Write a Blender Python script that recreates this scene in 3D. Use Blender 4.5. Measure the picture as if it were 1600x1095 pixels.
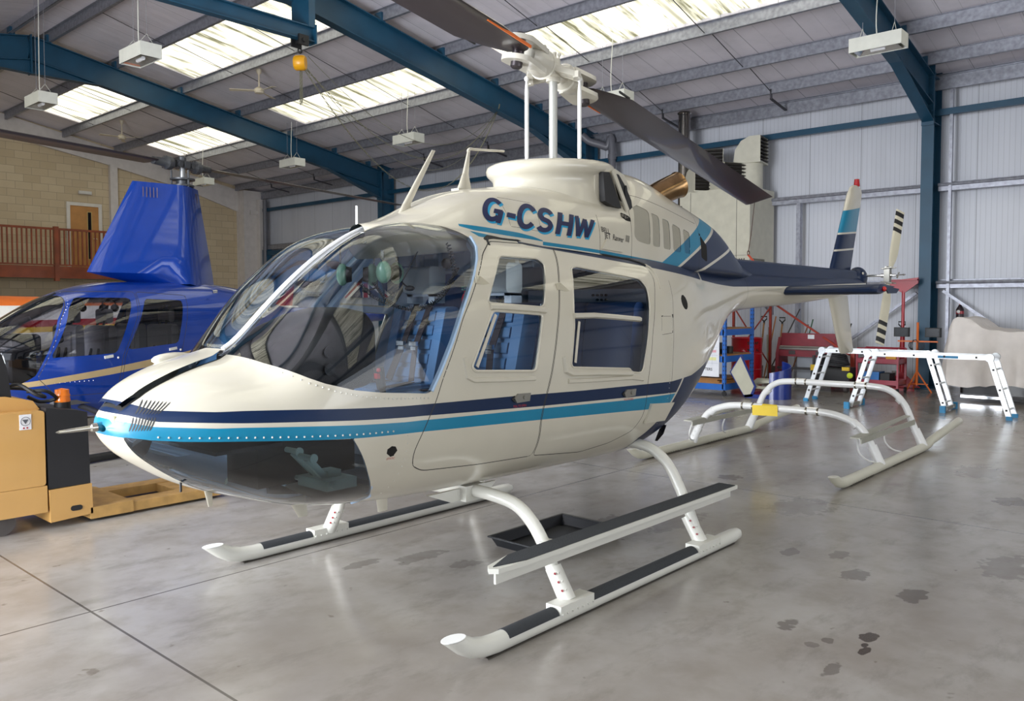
import bpy, bmesh, math, random
import numpy as np
from mathutils import Vector, Matrix

for _o in list(bpy.data.objects):
    bpy.data.objects.remove(_o, do_unlink=True)
random.seed(7)
rng = np.random.RandomState(5)
SC = bpy.context.scene
COL = SC.collection
PI = math.pi

# ------------------------------------------------------------------ camera
EYE = Vector((0.0, 0.0, 1.49))
YAW, PITCH, ROLL, FPX = 0.728428867, 0.044065178, -0.00106468753, 1275.55641
_f = Vector((math.cos(YAW)*math.cos(PITCH), math.sin(YAW)*math.cos(PITCH), -math.sin(PITCH)))
_r = Vector((math.sin(YAW), -math.cos(YAW), 0.0))
_u = _r.cross(_f)
_r, _u = math.cos(ROLL)*_r + math.sin(ROLL)*_u, -math.sin(ROLL)*_r + math.cos(ROLL)*_u
cam_data = bpy.data.cameras.new('camera')
cam_data.sensor_width = 36.0
cam_data.sensor_fit = 'HORIZONTAL'
cam_data.lens = FPX/1600.0*36.0
cam_data.shift_y = -13.5/1600.0
cam_data.clip_start = 0.05
cam_data.clip_end = 200
cam = bpy.data.objects.new('camera', cam_data)
cam.matrix_world = Matrix(((_r.x, _u.x, -_f.x, EYE.x), (_r.y, _u.y, -_f.y, EYE.y), (_r.z, _u.z, -_f.z, EYE.z), (0, 0, 0, 1)))
COL.objects.link(cam)
SC.camera = cam

# ------------------------------------------------------------------ view, sky, daylight
SC.view_settings.view_transform = 'Standard'
SC.view_settings.look = 'None'
SC.view_settings.gamma = 1.0
SC.view_settings.use_curve_mapping = False
SC.view_settings.exposure = 0.6
world = bpy.data.worlds.new('overcast_sky')
SC.world = world
world.use_nodes = True
wn = world.node_tree
wn.nodes['Background'].inputs[0].default_value = (0.80, 0.88, 1.0, 1)
wn.nodes['Background'].inputs[1].default_value = 1.6

def area(name, loc, target, sx, sy, power, color):
    ld = bpy.data.lights.new(name, 'AREA')
    ld.shape = 'RECTANGLE'; ld.size = sx; ld.size_y = sy; ld.energy = power; ld.color = color
    o = bpy.data.objects.new(name, ld)
    o.location = loc
    o.rotation_euler = (Vector(target)-Vector(loc)).to_track_quat('-Z', 'Z').to_euler()
    COL.objects.link(o)
    return o
# daylight from the open side door, plus an added fill light behind the camera
area('side_door_daylight', (-3.3, 5.5, 2.3), (6, 5.5, 6.5), 13.0, 4.4, 2500, (0.93, 0.96, 1.0))
area('end_fill_light', (5.5, -10.8, 2.3), (5.5, 4, 14), 13.0, 4.4, 230, (1.0, 0.97, 0.93))  # added fill light at the unseen end of the hangar

# ------------------------------------------------------------------ materials
def lin(c):
    if isinstance(c, str):
        c = c.lstrip('#'); c = tuple(int(c[i:i+2], 16)/255 for i in (0, 2, 4))
    return tuple((x/12.92 if x <= 0.04045 else ((x+0.055)/1.055)**2.4) for x in c)
MATS = {}
def mat(name, col, rough=0.5, metal=0.0, coat=0.0, var=0.06, scale=6.0, bump=0.0, bscale=40.0, spec=None):
    if name in MATS: return MATS[name]
    m = bpy.data.materials.new(name); m.use_nodes = True
    nt = m.node_tree; b = nt.nodes['Principled BSDF']
    c = lin(col)
    tc = nt.nodes.new('ShaderNodeTexCoord')
    nz = nt.nodes.new('ShaderNodeTexNoise'); nz.inputs['Scale'].default_value = scale; nz.inputs['Detail'].default_value = 4
    nt.links.new(tc.outputs['Object'], nz.inputs['Vector'])
    rp = nt.nodes.new('ShaderNodeValToRGB')
    rp.color_ramp.elements[0].position = 0.3; rp.color_ramp.elements[1].position = 0.7
    rp.color_ramp.elements[0].color = tuple(x*(1-var) for x in c)+(1,)
    rp.color_ramp.elements[1].color = tuple(min(1, x*(1+var)) for x in c)+(1,)
    nt.links.new(nz.outputs['Fac'], rp.inputs['Fac'])
    nt.links.new(rp.outputs['Color'], b.inputs['Base Color'])
    b.inputs['Roughness'].default_value = rough
    b.inputs['Metallic'].default_value = metal
    b.inputs['Coat Weight'].default_value = coat
    b.inputs['Coat Roughness'].default_value = 0.04
    if spec is not None: b.inputs['Specular IOR Level'].default_value = spec
    if bump:
        n2 = nt.nodes.new('ShaderNodeTexNoise'); n2.inputs['Scale'].default_value = bscale
        nt.links.new(tc.outputs['Object'], n2.inputs['Vector'])
        bp = nt.nodes.new('ShaderNodeBump'); bp.inputs['Strength'].default_value = bump; bp.inputs['Distance'].default_value = 0.01
        nt.links.new(n2.outputs['Fac'], bp.inputs['Height']); nt.links.new(bp.outputs['Normal'], b.inputs['Normal'])
    MATS[name] = m
    return m
def glass(name, tint, refl=1.0, ior=1.45):
    if name in MATS: return MATS[name]
    m = bpy.data.materials.new(name); m.use_nodes = True
    nt = m.node_tree; nt.nodes.remove(nt.nodes['Principled BSDF'])
    out = nt.nodes['Material Output']
    tr = nt.nodes.new('ShaderNodeBsdfTransparent'); tr.inputs[0].default_value = tint+(1,)
    gl = nt.nodes.new('ShaderNodeBsdfGlossy'); gl.inputs['Roughness'].default_value = 0.015; gl.inputs[0].default_value = (1, 1, 1, 1)
    fr = nt.nodes.new('ShaderNodeFresnel'); fr.inputs[0].default_value = ior
    mu = nt.nodes.new('ShaderNodeMath'); mu.operation = 'MULTIPLY'; mu.inputs[1].default_value = refl; mu.use_clamp = True
    mx = nt.nodes.new('ShaderNodeMixShader')
    nt.links.new(fr.outputs[0], mu.inputs[0]); nt.links.new(mu.outputs[0], mx.inputs[0])
    nt.links.new(tr.outputs[0], mx.inputs[1]); nt.links.new(gl.outputs[0], mx.inputs[2]); nt.links.new(mx.outputs[0], out.inputs[0])
    MATS[name] = m
    return m
def emit(name, col, strength):
    if name in MATS: return MATS[name]
    m = bpy.data.materials.new(name); m.use_nodes = True
    b = m.node_tree.nodes['Principled BSDF']
    b.inputs['Base Color'].default_value = lin(col)+(1,)
    b.inputs['Emission Color'].default_value = lin(col)+(1,)
    b.inputs['Emission Strength'].default_value = strength
    MATS[name] = m
    return m
WHITE = mat('cream_white_paint', '#c8c2b1', 0.3, coat=0.7, var=0.02)
NAVY = mat('navy_paint', '#041f42', 0.36, coat=0.12, var=0.05, spec=0.3)
TEAL = mat('teal_paint', '#06789a', 0.34, coat=0.25, var=0.04, spec=0.4)
SEAM = mat('dark_seam', '#35332e', 0.8)
BLACK = mat('black_matte', '#17171a', 0.55)
DARK = mat('charcoal_rubber', '#2b2c30', 0.8, bump=0.3)
GREYM = mat('aluminium', '#a9abad', 0.35, 0.8)
CHROME = mat('chrome', '#d5d7da', 0.12, 1.0, var=0.02)
STEELB = mat('blued_steel_paint', '#174863', 0.45, var=0.12, scale=3)
GALV = mat('galvanised_steel', '#9a9ca6', 0.42, 0.55, var=0.22, scale=14)
RUST = mat('rust_brown', '#5a3020', 0.8)
RED = mat('red_paint', '#a01525', 0.35, coat=0.3)
ORANGE = mat('orange_paint', '#e07028', 0.45)
WIN = glass('clear_acrylic', (0.93, 0.97, 1.0), 1.15)
WING = glass('tinted_acrylic', (0.66, 0.78, 0.86), 1.5)

# ------------------------------------------------------------------ mesh helpers
class MB:
    def __init__(s): s.v = []; s.f = []; s.m = []
    def add(s, vs, fs, m=0):
        o = len(s.v); s.v += [tuple(float(c) for c in p) for p in vs]
        s.f += [[o+i for i in f] for f in fs]; s.m += [m]*len(fs); return s
    def box(s, a, b, m=0):
        x0, y0, z0 = a; x1, y1, z1 = b
        return s.add([(x0, y0, z0), (x1, y0, z0), (x1, y1, z0), (x0, y1, z0), (x0, y0, z1), (x1, y0, z1), (x1, y1, z1), (x0, y1, z1)],
                     [(0, 3, 2, 1), (4, 5, 6, 7), (0, 1, 5, 4), (1, 2, 6, 5), (2, 3, 7, 6), (3, 0, 4, 7)], m)
    def hexa(s, b, t, m=0):     # 4 bottom + 4 top points
        return s.add(list(b)+list(t), [(0, 3, 2, 1), (4, 5, 6, 7), (0, 1, 5, 4), (1, 2, 6, 5), (2, 3, 7, 6), (3, 0, 4, 7)], m)
    def prism(s, poly, off, m=0):
        n = len(poly); off = Vector(off); P = [Vector(p) for p in poly]
        s.add(P+[p+off for p in P], [list(range(n))[::-1], list(range(n, 2*n))]+[(i, (i+1) % n, n+(i+1) % n, n+i) for i in range(n)], m)
        return s
    def beam(s, p0, p1, w, h, up=(0, 0, 1), m=0):
        p0 = Vector(p0); p1 = Vector(p1); d = (p1-p0).normalized(); up = Vector(up)
        sd = d.cross(up)
        if sd.length < 1e-4: sd = d.cross(Vector((1, 0, 0)))
        sd.normalize(); u = sd.cross(d).normalized(); sd *= w/2; u *= h/2
        return s.hexa([p0-sd-u, p0+sd-u, p1+sd-u, p1-sd-u], [p0-sd+u, p0+sd+u, p1+sd+u, p1-sd+u], m)
    def tube(s, pts, r, n=12, m=0, cap=True, flat=1.0):
        P = [Vector(p) for p in pts]; k = len(P)
        R = list(r) if hasattr(r, '__len__') else [r]*k
        t = [(P[min(i+1, k-1)]-P[max(i-1, 0)]).normalized() for i in range(k)]
        a = Vector((0, 0, 1)) if abs(t[0].z) < 0.9 else Vector((1, 0, 0))
        nrm = (a - t[0]*a.dot(t[0])).normalized(); vs = []
        for i in range(k):
            nrm = (nrm - t[i]*nrm.dot(t[i])).normalized(); bn = t[i].cross(nrm)
            for j in range(n):
                q = 2*PI*j/n; vs.append(P[i]+(nrm*math.cos(q)*flat+bn*math.sin(q))*R[i])
        fs = [(i*n+j, i*n+(j+1) % n, (i+1)*n+(j+1) % n, (i+1)*n+j) for i in range(k-1) for j in range(n)]
        if cap: fs += [list(range(n))[::-1], [(k-1)*n+j for j in range(n)]]
        return s.add(vs, fs, m)
    def lathe(s, prof, o=(0, 0, 0), ax=(0, 0, 1), n=24, m=0, sx=1.0, sy=1.0):
        ax = Vector(ax).normalized(); a = ax.orthogonal().normalized() if abs(ax.z) < 0.999 else Vector((1, 0, 0)); b = ax.cross(a); o = Vector(o)
        vs = [o+ax*z+(a*math.cos(2*PI*j/n)*sx+b*math.sin(2*PI*j/n)*sy)*r for r, z in prof for j in range(n)]
        k = len(prof)
        fs = [(i*n+j, i*n+(j+1) % n, (i+1)*n+(j+1) % n, (i+1)*n+j) for i in range(k-1) for j in range(n)]
        if prof[0][0] > 1e-4: fs.append(list(range(n))[::-1])
        if prof[-1][0] > 1e-4: fs.append([(k-1)*n+j for j in range(n)])
        return s.add(vs, fs, m)
    def cyl(s, p0, p1, r, n=16, m=0): return s.tube([p0, p1], r, n, m)
    def ball(s, c, r, m=0, n=14, sc=(1, 1, 1)):
        vs = []; k = n//2
        for i in range(k+1):
            t = PI*i/k
            for j in range(n):
                q = 2*PI*j/n; vs.append((c[0]+r*sc[0]*math.sin(t)*math.cos(q), c[1]+r*sc[1]*math.sin(t)*math.sin(q), c[2]+r*sc[2]*math.cos(t)))
        return s.add(vs, [(i*n+j, (i+1)*n+j, (i+1)*n+(j+1) % n, i*n+(j+1) % n) for i in range(k) for j in range(n)], m)
    def rbox(s, a, b, r, m=0, n=4, axis=2):    # box with rounded vertical (axis) edges
        r = min(r, *(abs(b[i]-a[i])/2.01 for i in range(3) if i != axis))
        i, j = [(1, 2), (2, 0), (0, 1)][axis]
        poly = []
        for cx, cy, q0 in ((b[i]-r, b[j]-r, 0), (a[i]+r, b[j]-r, 1), (a[i]+r, a[j]+r, 2), (b[i]-r, a[j]+r, 3)):
            for k in range(n+1):
                q = (q0+k/n)*PI/2; p = [0, 0, 0]; p[i] = cx+r*math.cos(q); p[j] = cy+r*math.sin(q); p[axis] = a[axis]; poly.append(p)
        off = [0, 0, 0]; off[axis] = b[axis]-a[axis]
        return s.prism(poly, off, m)
    def xf(s, M, i0=0):
        s.v[i0:] = [tuple(M @ Vector(p)) for p in s.v[i0:]]; return s
    def mesh(s, name, mats, ang=35):
        me = bpy.data.meshes.new(name)
        me.from_pydata(s.v, [], s.f)
        if not isinstance(mats, (list, tuple)): mats = [mats]
        for m in mats: me.materials.append(m)
        me.polygons.foreach_set('material_index', s.m)
        me.polygons.foreach_set('use_smooth', [True]*len(s.f))
        me.validate(); me.update()
        bm = bmesh.new(); bm.from_mesh(me); bmesh.ops.recalc_face_normals(bm, faces=bm.faces); bm.to_mesh(me); bm.free()
        me.set_sharp_from_angle(angle=math.radians(ang))
        return me
def link(name, me, parent=None, label=None, cat=None, group=None, kind=None, loc=None, rotz=None):
    o = bpy.data.objects.new(name, me); COL.objects.link(o)
    if parent is not None: o.parent = parent
    if loc is not None: o.location = loc
    if rotz is not None: o.rotation_euler = (0, 0, rotz)
    for k, v in (('label', label), ('category', cat), ('group', group), ('kind', kind)):
        if v: o[k] = v
    return o
def obj(name, mb, mats, parent=None, ang=35, **kw): return link(name, mb.mesh(name, mats, ang), parent, **kw)
def thing(name, label, cat, loc=(0, 0, 0), rotz=0, group=None): return link(name, None, None, label, cat, group, None, loc, rotz)
def kids(o): return [c for c in bpy.data.objects if c.parent == o]
def dup(o, loc=None, rotz=None, label=None, parent=None):
    ch = kids(o)
    c = o.copy(); COL.objects.link(c)
    if parent is not None: c.parent = parent
    if loc is not None: c.location = loc
    if rotz is not None: c.rotation_euler = (0, 0, rotz)
    if label: c['label'] = label
    for k in ch: dup(k, parent=c)
    return c
def arc(c, r, a0, a1, n, ux=(1, 0, 0), uy=(0, 0, 1)):
    ux = Vector(ux); uy = Vector(uy); c = Vector(c)
    return [c+(ux*math.cos(a0+(a1-a0)*i/n)+uy*math.sin(a0+(a1-a0)*i/n))*r for i in range(n+1)]
def bez(pts, n=16):             # Catmull-Rom through points
    P = [Vector(p) for p in pts]; P = [P[0]*2-P[1]]+P+[P[-1]*2-P[-2]]; out = []
    for i in range(1, len(P)-2):
        for k in range(n):
            t = k/n; out.append(0.5*((2*P[i])+(P[i+1]-P[i-1])*t+(2*P[i-1]-5*P[i]+4*P[i+1]-P[i+2])*t*t+(3*P[i]-P[i-1]-3*P[i+1]+P[i+2])*t**3))
    return out+[P[-2]]
def text_mb(txt, size, bold=0.0, shear=0.0, space=1.0, width=1.0):   # flat text in the XY plane, baseline at the origin
    cu = bpy.data.curves.new('lettering', 'FONT'); cu.body = txt; cu.size = size; cu.offset = bold; cu.shear = shear; cu.space_character = space
    cu.resolution_u = 4
    o = bpy.data.objects.new('lettering', cu); COL.objects.link(o)
    bpy.context.view_layer.update()
    me = bpy.data.meshes.new_from_object(o.evaluated_get(bpy.context.evaluated_depsgraph_get()))
    mb = MB(); mb.add([(v.co.x*width, v.co.y, 0) for v in me.vertices], [list(p.vertices) for p in me.polygons])
    bpy.data.objects.remove(o); bpy.data.meshes.remove(me); bpy.data.curves.remove(cu)
    return mb
# ------------------------------------------------------------------ the hangar
XI, XW, YB, XR, ZR, SL = 15.7, 16.35, 27.0, 6.3, 7.42, 0.18     # column face, cladding, block wall, ridge x, underside of sheeting at ridge, slope
FR = [-10.9, -3.35, 4.2, 11.75, 19.3]                            # portal frames
XL = 2*XR-XW
YF = -10.95
def zroof(x): return ZR-SL*abs(x-XR)

def node_mat(name):
    m = bpy.data.materials.new(name); m.use_nodes = True
    return m, m.node_tree, m.node_tree.nodes['Principled BSDF']
def M_(nt, op, a, b=None, c=None, clamp=False):
    n = nt.nodes.new('ShaderNodeMath'); n.operation = op; n.use_clamp = clamp
    for i, v in enumerate((a, b, c)):
        if v is None: continue
        if hasattr(v, 'is_linked'): nt.links.new(v, n.inputs[i])
        else: n.inputs[i].default_value = v
    return n.outputs[0]
def mixc(nt, fac, a, b):
    n = nt.nodes.new('ShaderNodeMix'); n.data_type = 'RGBA'
    if hasattr(fac, 'is_linked'): nt.links.new(fac, n.inputs[0])
    else: n.inputs[0].default_value = fac
    for i, v in ((6, a), (7, b)):
        if hasattr(v, 'is_linked'): nt.links.new(v, n.inputs[i])
        else: n.inputs[i].default_value = tuple(v)+(1,)
    return n.outputs[2]
def noise(nt, vec, scale, detail=4, rough=0.5):
    n = nt.nodes.new('ShaderNodeTexNoise'); n.inputs['Scale'].default_value = scale; n.inputs['Detail'].default_value = detail; n.inputs['Roughness'].default_value = rough
    nt.links.new(vec, n.inputs['Vector']); return n.outputs['Fac']
def mapping(nt, vec, sc=(1, 1, 1), loc=(0, 0, 0), rot=(0, 0, 0)):
    n = nt.nodes.new('ShaderNodeMapping'); n.inputs['Scale'].default_value = sc; n.inputs['Location'].default_value = loc; n.inputs['Rotation'].default_value = rot
    nt.links.new(vec, n.inputs['Vector']); return n.outputs[0]
def smooth(nt, v, a, b):
    n = nt.nodes.new('ShaderNodeMapRange'); n.interpolation_type = 'SMOOTHSTEP'
    n.inputs['From Min'].default_value = a; n.inputs['From Max'].default_value = b
    nt.links.new(v, n.inputs['Value']); return n.outputs['Result']

# concrete floor: mottled, polished, stained, with saw-cut joints
fm, nt, b = node_mat('polished_concrete')
g = nt.nodes.new('ShaderNodeNewGeometry'); P = g.outputs['Position']
n1 = noise(nt, P, 0.55, 6, 0.6); n2 = noise(nt, P, 4.0, 6, 0.62); n3 = noise(nt, mapping(nt, P, (1.0, 2.2, 1), rot=(0, 0, 0.5)), 1.7, 8, 0.7)
base = mixc(nt, smooth(nt, n1, 0.3, 0.7), lin('#878079'), lin('#a6a39f'))
base = mixc(nt, M_(nt, 'MULTIPLY', smooth(nt, n2, 0.42, 0.75), 0.6), base, lin('#80786f'))
base = mixc(nt, M_(nt, 'MULTIPLY', smooth(nt, n3, 0.50, 0.70), 0.5), base, lin('#6f6860'))
spots = noise(nt, mapping(nt, P, loc=(3.1, 7.7, 0)), 9.0, 3, 0.5)
base = mixc(nt, M_(nt, 'MULTIPLY', smooth(nt, spots, 0.70, 0.76), 0.55), base, lin('#5b5046'))
sx = nt.nodes.new('ShaderNodeSeparateXYZ'); nt.links.new(P, sx.inputs[0])
def line(coord, at, w=0.006):
    return M_(nt, 'LESS_THAN', M_(nt, 'ABSOLUTE', M_(nt, 'SUBTRACT', coord, at)), w)
jx = line(sx.outputs[0], 1.56)
for at in (6.15, 10.75, 15.3): jx = M_(nt, 'MAXIMUM', jx, line(sx.outputs[0], at))
for at in (4.15, 8.75, 13.35, 17.95, -0.45): jx = M_(nt, 'MAXIMUM', jx, line(sx.outputs[1], at))
base = mixc(nt, M_(nt, 'MULTIPLY', jx, 0.8), base, lin('#3d3833'))
# individual oil drips and puddle marks (x, y, rx, ry, darkness)
wob = noise(nt, P, 14.0, 3)
for (px, py, rx, ry, dk) in ((3.76, 1.21, .07, .035, .9), (3.66, 1.19, .03, .014, .95), (3.60, 1.17, .045, .018, .95), (3.32, 1.21, .075, .028, .5), (3.66, 1.54, .075, .04, .55), (3.51, 1.36, .03, .03, .4), (3.6, 1.33, .03, .025, .5), (4.6, 1.55, .11, .07, .45), (4.9, 1.75, .09, .05, .4), (4.45, 1.22, .12, .06, .55), (5.3, .95, .28, .12, .35), (7.1, 1.25, .16, .12, .5), (6.6, .55, .15, .1, .5), (6.5, 3.27, .12, .09, .5), (4.75, 2.0, .1, .05, .4), (4.6, 3.2, .25, .12, .35), (4.9, 2.85, .3, .1, .3), (3.2, 3.6, .18, .07, .35), (2.9, 3.75, .12, .05, .4), (3.3, 3.3, .1, .06, .35), (5.9, 2.4, .3, .2, .3), (8.2, 1.7, .3, .2, .3)):
    dx = M_(nt, 'DIVIDE', M_(nt, 'SUBTRACT', sx.outputs[0], px), rx); dy = M_(nt, 'DIVIDE', M_(nt, 'SUBTRACT', sx.outputs[1], py), ry)
    r2 = M_(nt, 'ADD', M_(nt, 'MULTIPLY', dx, dx), M_(nt, 'MULTIPLY', dy, dy))
    r2 = M_(nt, 'ADD', r2, M_(nt, 'MULTIPLY', M_(nt, 'SUBTRACT', wob, 0.5), 4.0))
    k = M_(nt, 'MULTIPLY', M_(nt, 'SUBTRACT', 1.0, smooth(nt, r2, 0.8, 1.25)), dk)
    base = mixc(nt, k, base, lin('#3a2f28'))
nt.links.new(base, b.inputs['Base Color'])
ro = M_(nt, 'ADD', M_(nt, 'MULTIPLY', n2, 0.22), 0.09)
nt.links.new(ro, b.inputs['Roughness']); b.inputs['Specular IOR Level'].default_value = 0.5
FLOOR = fm

def flat(name, pts, m, **kw):
    mb = MB(); mb.add(pts, [list(range(len(pts)))]); return obj(name, mb, m, **kw)
mb = MB(); mb.box((XL-.1, YF-.1, -.2), (XW+.2, YB+.1, 0)); obj('floor', mb, FLOOR, kind='structure')
mb = MB(); mb.box((-60, -60, -.3), (80, 90, -.21)); obj('floor_outside', mb, mat('apron_concrete', '#9a9892', 0.9), kind='structure')

# composite panel walls: one metre panels with fine ribs
def panelmat(name, axis, c0='#d2d5de', off=.05, rib=0.085):
    m, nt, b = node_mat(name)
    g = nt.nodes.new('ShaderNodeNewGeometry'); s = nt.nodes.new('ShaderNodeSeparateXYZ'); nt.links.new(g.outputs['Position'], s.inputs[0])
    c = s.outputs[axis]
    fr = M_(nt, 'FRACT', M_(nt, 'SUBTRACT', c, off))
    j = M_(nt, 'LESS_THAN', M_(nt, 'ABSOLUTE', M_(nt, 'SUBTRACT', fr, 0.5)), 0.006)
    ribs = M_(nt, 'PINGPONG', c, rib/2)
    rb = M_(nt, 'LESS_THAN', ribs, 0.004)
    n = noise(nt, mapping(nt, g.outputs['Position'], (1, 1, .25)), 1.5, 5, 0.6)
    col = mixc(nt, M_(nt, 'MULTIPLY', smooth(nt, n, 0.35, 0.8), 0.25), lin(c0), lin('#9c9ea6'))
    col = mixc(nt, M_(nt, 'MULTIPLY', rb, 0.3), col, lin('#7d8088'))
    col = mixc(nt, M_(nt, 'MULTIPLY', j, 0.6), col, lin('#5f626a'))
    nt.links.new(col, b.inputs['Base Color']); b.inputs['Roughness'].default_value = 0.42
    bp = nt.nodes.new('ShaderNodeBump'); bp.inputs['Strength'].default_value = 0.25; bp.inputs['Distance'].default_value = 0.01
    nt.links.new(M_(nt, 'MULTIPLY', ribs, 10), bp.inputs['Height']); nt.links.new(bp.outputs[0], b.inputs['Normal'])
    return m
PANY = panelmat('wall_panel_ribbed', 1)
PANX = panelmat('wall_panel_ribbed_end', 0)
ROOFM = panelmat('roof_liner_panel', 1, '#e6e1ea', .1, .33)
mb = MB(); mb.box((XW, YF, 0), (XW+.12, YB, zroof(XW)+.05)); obj('wall_right', mb, PANY, kind='structure')
# left wall with the open side door
mb = MB(); mb.box((XL-.12, YF, 4.7), (XL, YB, zroof(XL)+.05)); mb.box((XL-.12, 12.2, 0), (XL, YB, 4.7)); mb.box((XL-.12, YF, 0), (XL, -1.2, 4.7))
obj('wall_left', mb, PANY, kind='structure')
mb = MB(); xs = [XL, XR, XW]
mb.prism([(XL, YF, 4.7), (XW, YF, 4.7), (XW, YF, zroof(XW)), (XR, YF, ZR), (XL, YF, zroof(XL))], (0, -.12, 0))
mb.box((XL, YF-.12, 0), (-1.1, YF, 4.7)); mb.box((12.2, YF-.12, 0), (XW, YF, 4.7))
obj('wall_front', mb, PANX, kind='structure')
# block gable wall
bm_, nt, b = node_mat('concrete_block')
tc = nt.nodes.new('ShaderNodeNewGeometry')
cx = nt.nodes.new('ShaderNodeSeparateXYZ'); nt.links.new(tc.outputs['Position'], cx.inputs[0])
cb = nt.nodes.new('ShaderNodeCombineXYZ'); nt.links.new(cx.outputs[0], cb.inputs[0]); nt.links.new(cx.outputs[2], cb.inputs[1])
bk = nt.nodes.new('ShaderNodeTexBrick'); bk.inputs['Scale'].default_value = 1.0; bk.inputs['Brick Width'].default_value = 0.45; bk.inputs['Row Height'].default_value = 0.225
bk.inputs['Mortar Size'].default_value = 0.008; bk.inputs['Color1'].default_value = lin('#d6c5a6')+(1,); bk.inputs['Color2'].default_value = lin('#c6b393')+(1,); bk.inputs['Mortar'].default_value = lin('#b0a088')+(1,)
nt.links.new(cb.outputs[0], bk.inputs['Vector'])
nz = noise(nt, tc.outputs['Position'], 3, 5)
nt.links.new(mixc(nt, M_(nt, 'MULTIPLY', nz, 0.35), bk.outputs['Color'], lin('#ad9c80')), b.inputs['Base Color']); b.inputs['Roughness'].default_value = 0.9
mb = MB(); mb.prism([(XL, YB, 0), (XW, YB, 0), (XW, YB, zroof(XW)), (XR, YB, ZR), (XL, YB, zroof(XL))], (0, .2, 0))
obj('wall_back', mb, bm_, kind='structure')
LIN = mat('white_lining_board', '#d2ccc8', 0.7)
mb = MB()
for a in ([(XR, 6.75), (8, 6.48), (11, 5.96), (13.5, 5.45), (15.5, 4.85), (15.5, 5.62), (XR, ZR-.02)], [(XR, 6.75), (XR, ZR-.02), (XL+.3, 5.6), (XL+.3, 4.8)]):
    mb.prism([(x, YB-.10, z) for x, z in a], (0, .09, 0))
mb.box((10.99, YB-.14, 2.64), (11.22, YB, 5.99)); mb.box((15.42, YB-.5, 0), (16.3, YB, 5.6))
obj('trim_1', mb, LIN, kind='structure')
mb = MB(); mb.box((15.9, YB-.75, 0), (16.05, YB-.5, 5.3)); mb.box((15.62, YB-.62, 4.75), (15.9, YB-.56, 4.9)); obj('trim_2', mb, LIN, kind='structure')

# roof: sheeting with openings for the rooflights
SKX = [(8.1, 9.58), (11.6, 12.6), (3.02, 4.5), (0.0, 1.0)]
SKX = [(8.1, 9.58), (11.18, 12.62), (3.02, 4.5), (-.02, 1.42)]
SKY = [(-10.0, -4.5), (-2.6, 3.4), (4.75, 10.92), (12.3, 18.56), (19.85, 25.42)]
def cells(a, b, cuts):
    e = [a]
    for c in cuts: e += [c[0], c[1]]
    return e+[b]
mb = MB(); xs = sorted(set([XL-.1, XR, XW+.1]+[v for s in SKX for v in s])); ys = sorted(set([YF-.1, YB+.1]+[v for s in SKY for v in s]))
for i in range(len(xs)-1):
    for k in range(len(ys)-1):
        mx, my = (xs[i]+xs[i+1])/2, (ys[k]+ys[k+1])/2
        if any(a < mx < b for a, b in SKX) and any(a < my < b for a, b in SKY): continue
        q = [(xs[i], ys[k]), (xs[i+1], ys[k]), (xs[i+1], ys[k+1]), (xs[i], ys[k+1])]
        mb.hexa([(x, y, zroof(x)) for x, y in q], [(x, y, zroof(x)+.1) for x, y in q])
obj('ceiling', mb, ROOFM, kind='structure')
# translucent GRP rooflights lit by the sky: corrugated, dirty streaks, rib shading painted into the colour
sm, nt, b = node_mat('translucent_rooflight')
g = nt.nodes.new('ShaderNodeNewGeometry'); s = nt.nodes.new('ShaderNodeSeparateXYZ'); nt.links.new(g.outputs['Position'], s.inputs[0])
rib = M_(nt, 'PINGPONG', s.outputs[1], 0.165)
n1 = noise(nt, mapping(nt, g.outputs['Position'], (.35, 3.5, 1)), 1.0, 5, 0.65)
n2 = noise(nt, mapping(nt, g.outputs['Position'], (1.2, 9, 1)), 1.0, 4, 0.6)
dirt_rib_shade = M_(nt, 'ADD', M_(nt, 'MULTIPLY', smooth(nt, n1, 0.36, 0.70), 0.98), M_(nt, 'MULTIPLY', smooth(nt, n2, 0.45, 0.75), 0.5), clamp=True)
n4 = noise(nt, mapping(nt, g.outputs['Position'], (.25, 1.3, 1)), 1.0, 3, 0.5)
rib_shade = M_(nt, 'MULTIPLY', M_(nt, 'SUBTRACT', 1.0, smooth(nt, rib, 0.01, 0.11)), M_(nt, 'ADD', 0.25, M_(nt, 'MULTIPLY', smooth(nt, n4, 0.4, 0.62), 0.6)))  # shade of the corrugation, put into the colour
dirt_rib_shade = M_(nt, 'MAXIMUM', dirt_rib_shade, rib_shade)
ec = mixc(nt, dirt_rib_shade, lin('#fffbe6'), lin('#5c5a44'))
nt.links.new(ec, b.inputs['Emission Color']); nt.links.new(ec, b.inputs['Base Color'])
b.inputs['Emission Strength'].default_value = 1.65
SKYM = sm; wi = 1
for (x0, x1) in SKX:
    for (y0, y1) in SKY:
        n = int((y1-y0)/0.083); mb = MB(); vs = []
        for i in range(n+1):
            y = y0+(y1-y0)*i/n; dz = (0.018 if i % 4 in (1, 2) else 0)
            vs += [(x0, y, zroof(x0)+.03+dz), (x1, y, zroof(x1)+.03+dz)]
        mb.add(vs, [(2*i, 2*i+1, 2*i+3, 2*i+2) for i in range(n)])
        obj('window_%d' % wi, mb, SKYM, kind='structure'); wi += 1

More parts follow.
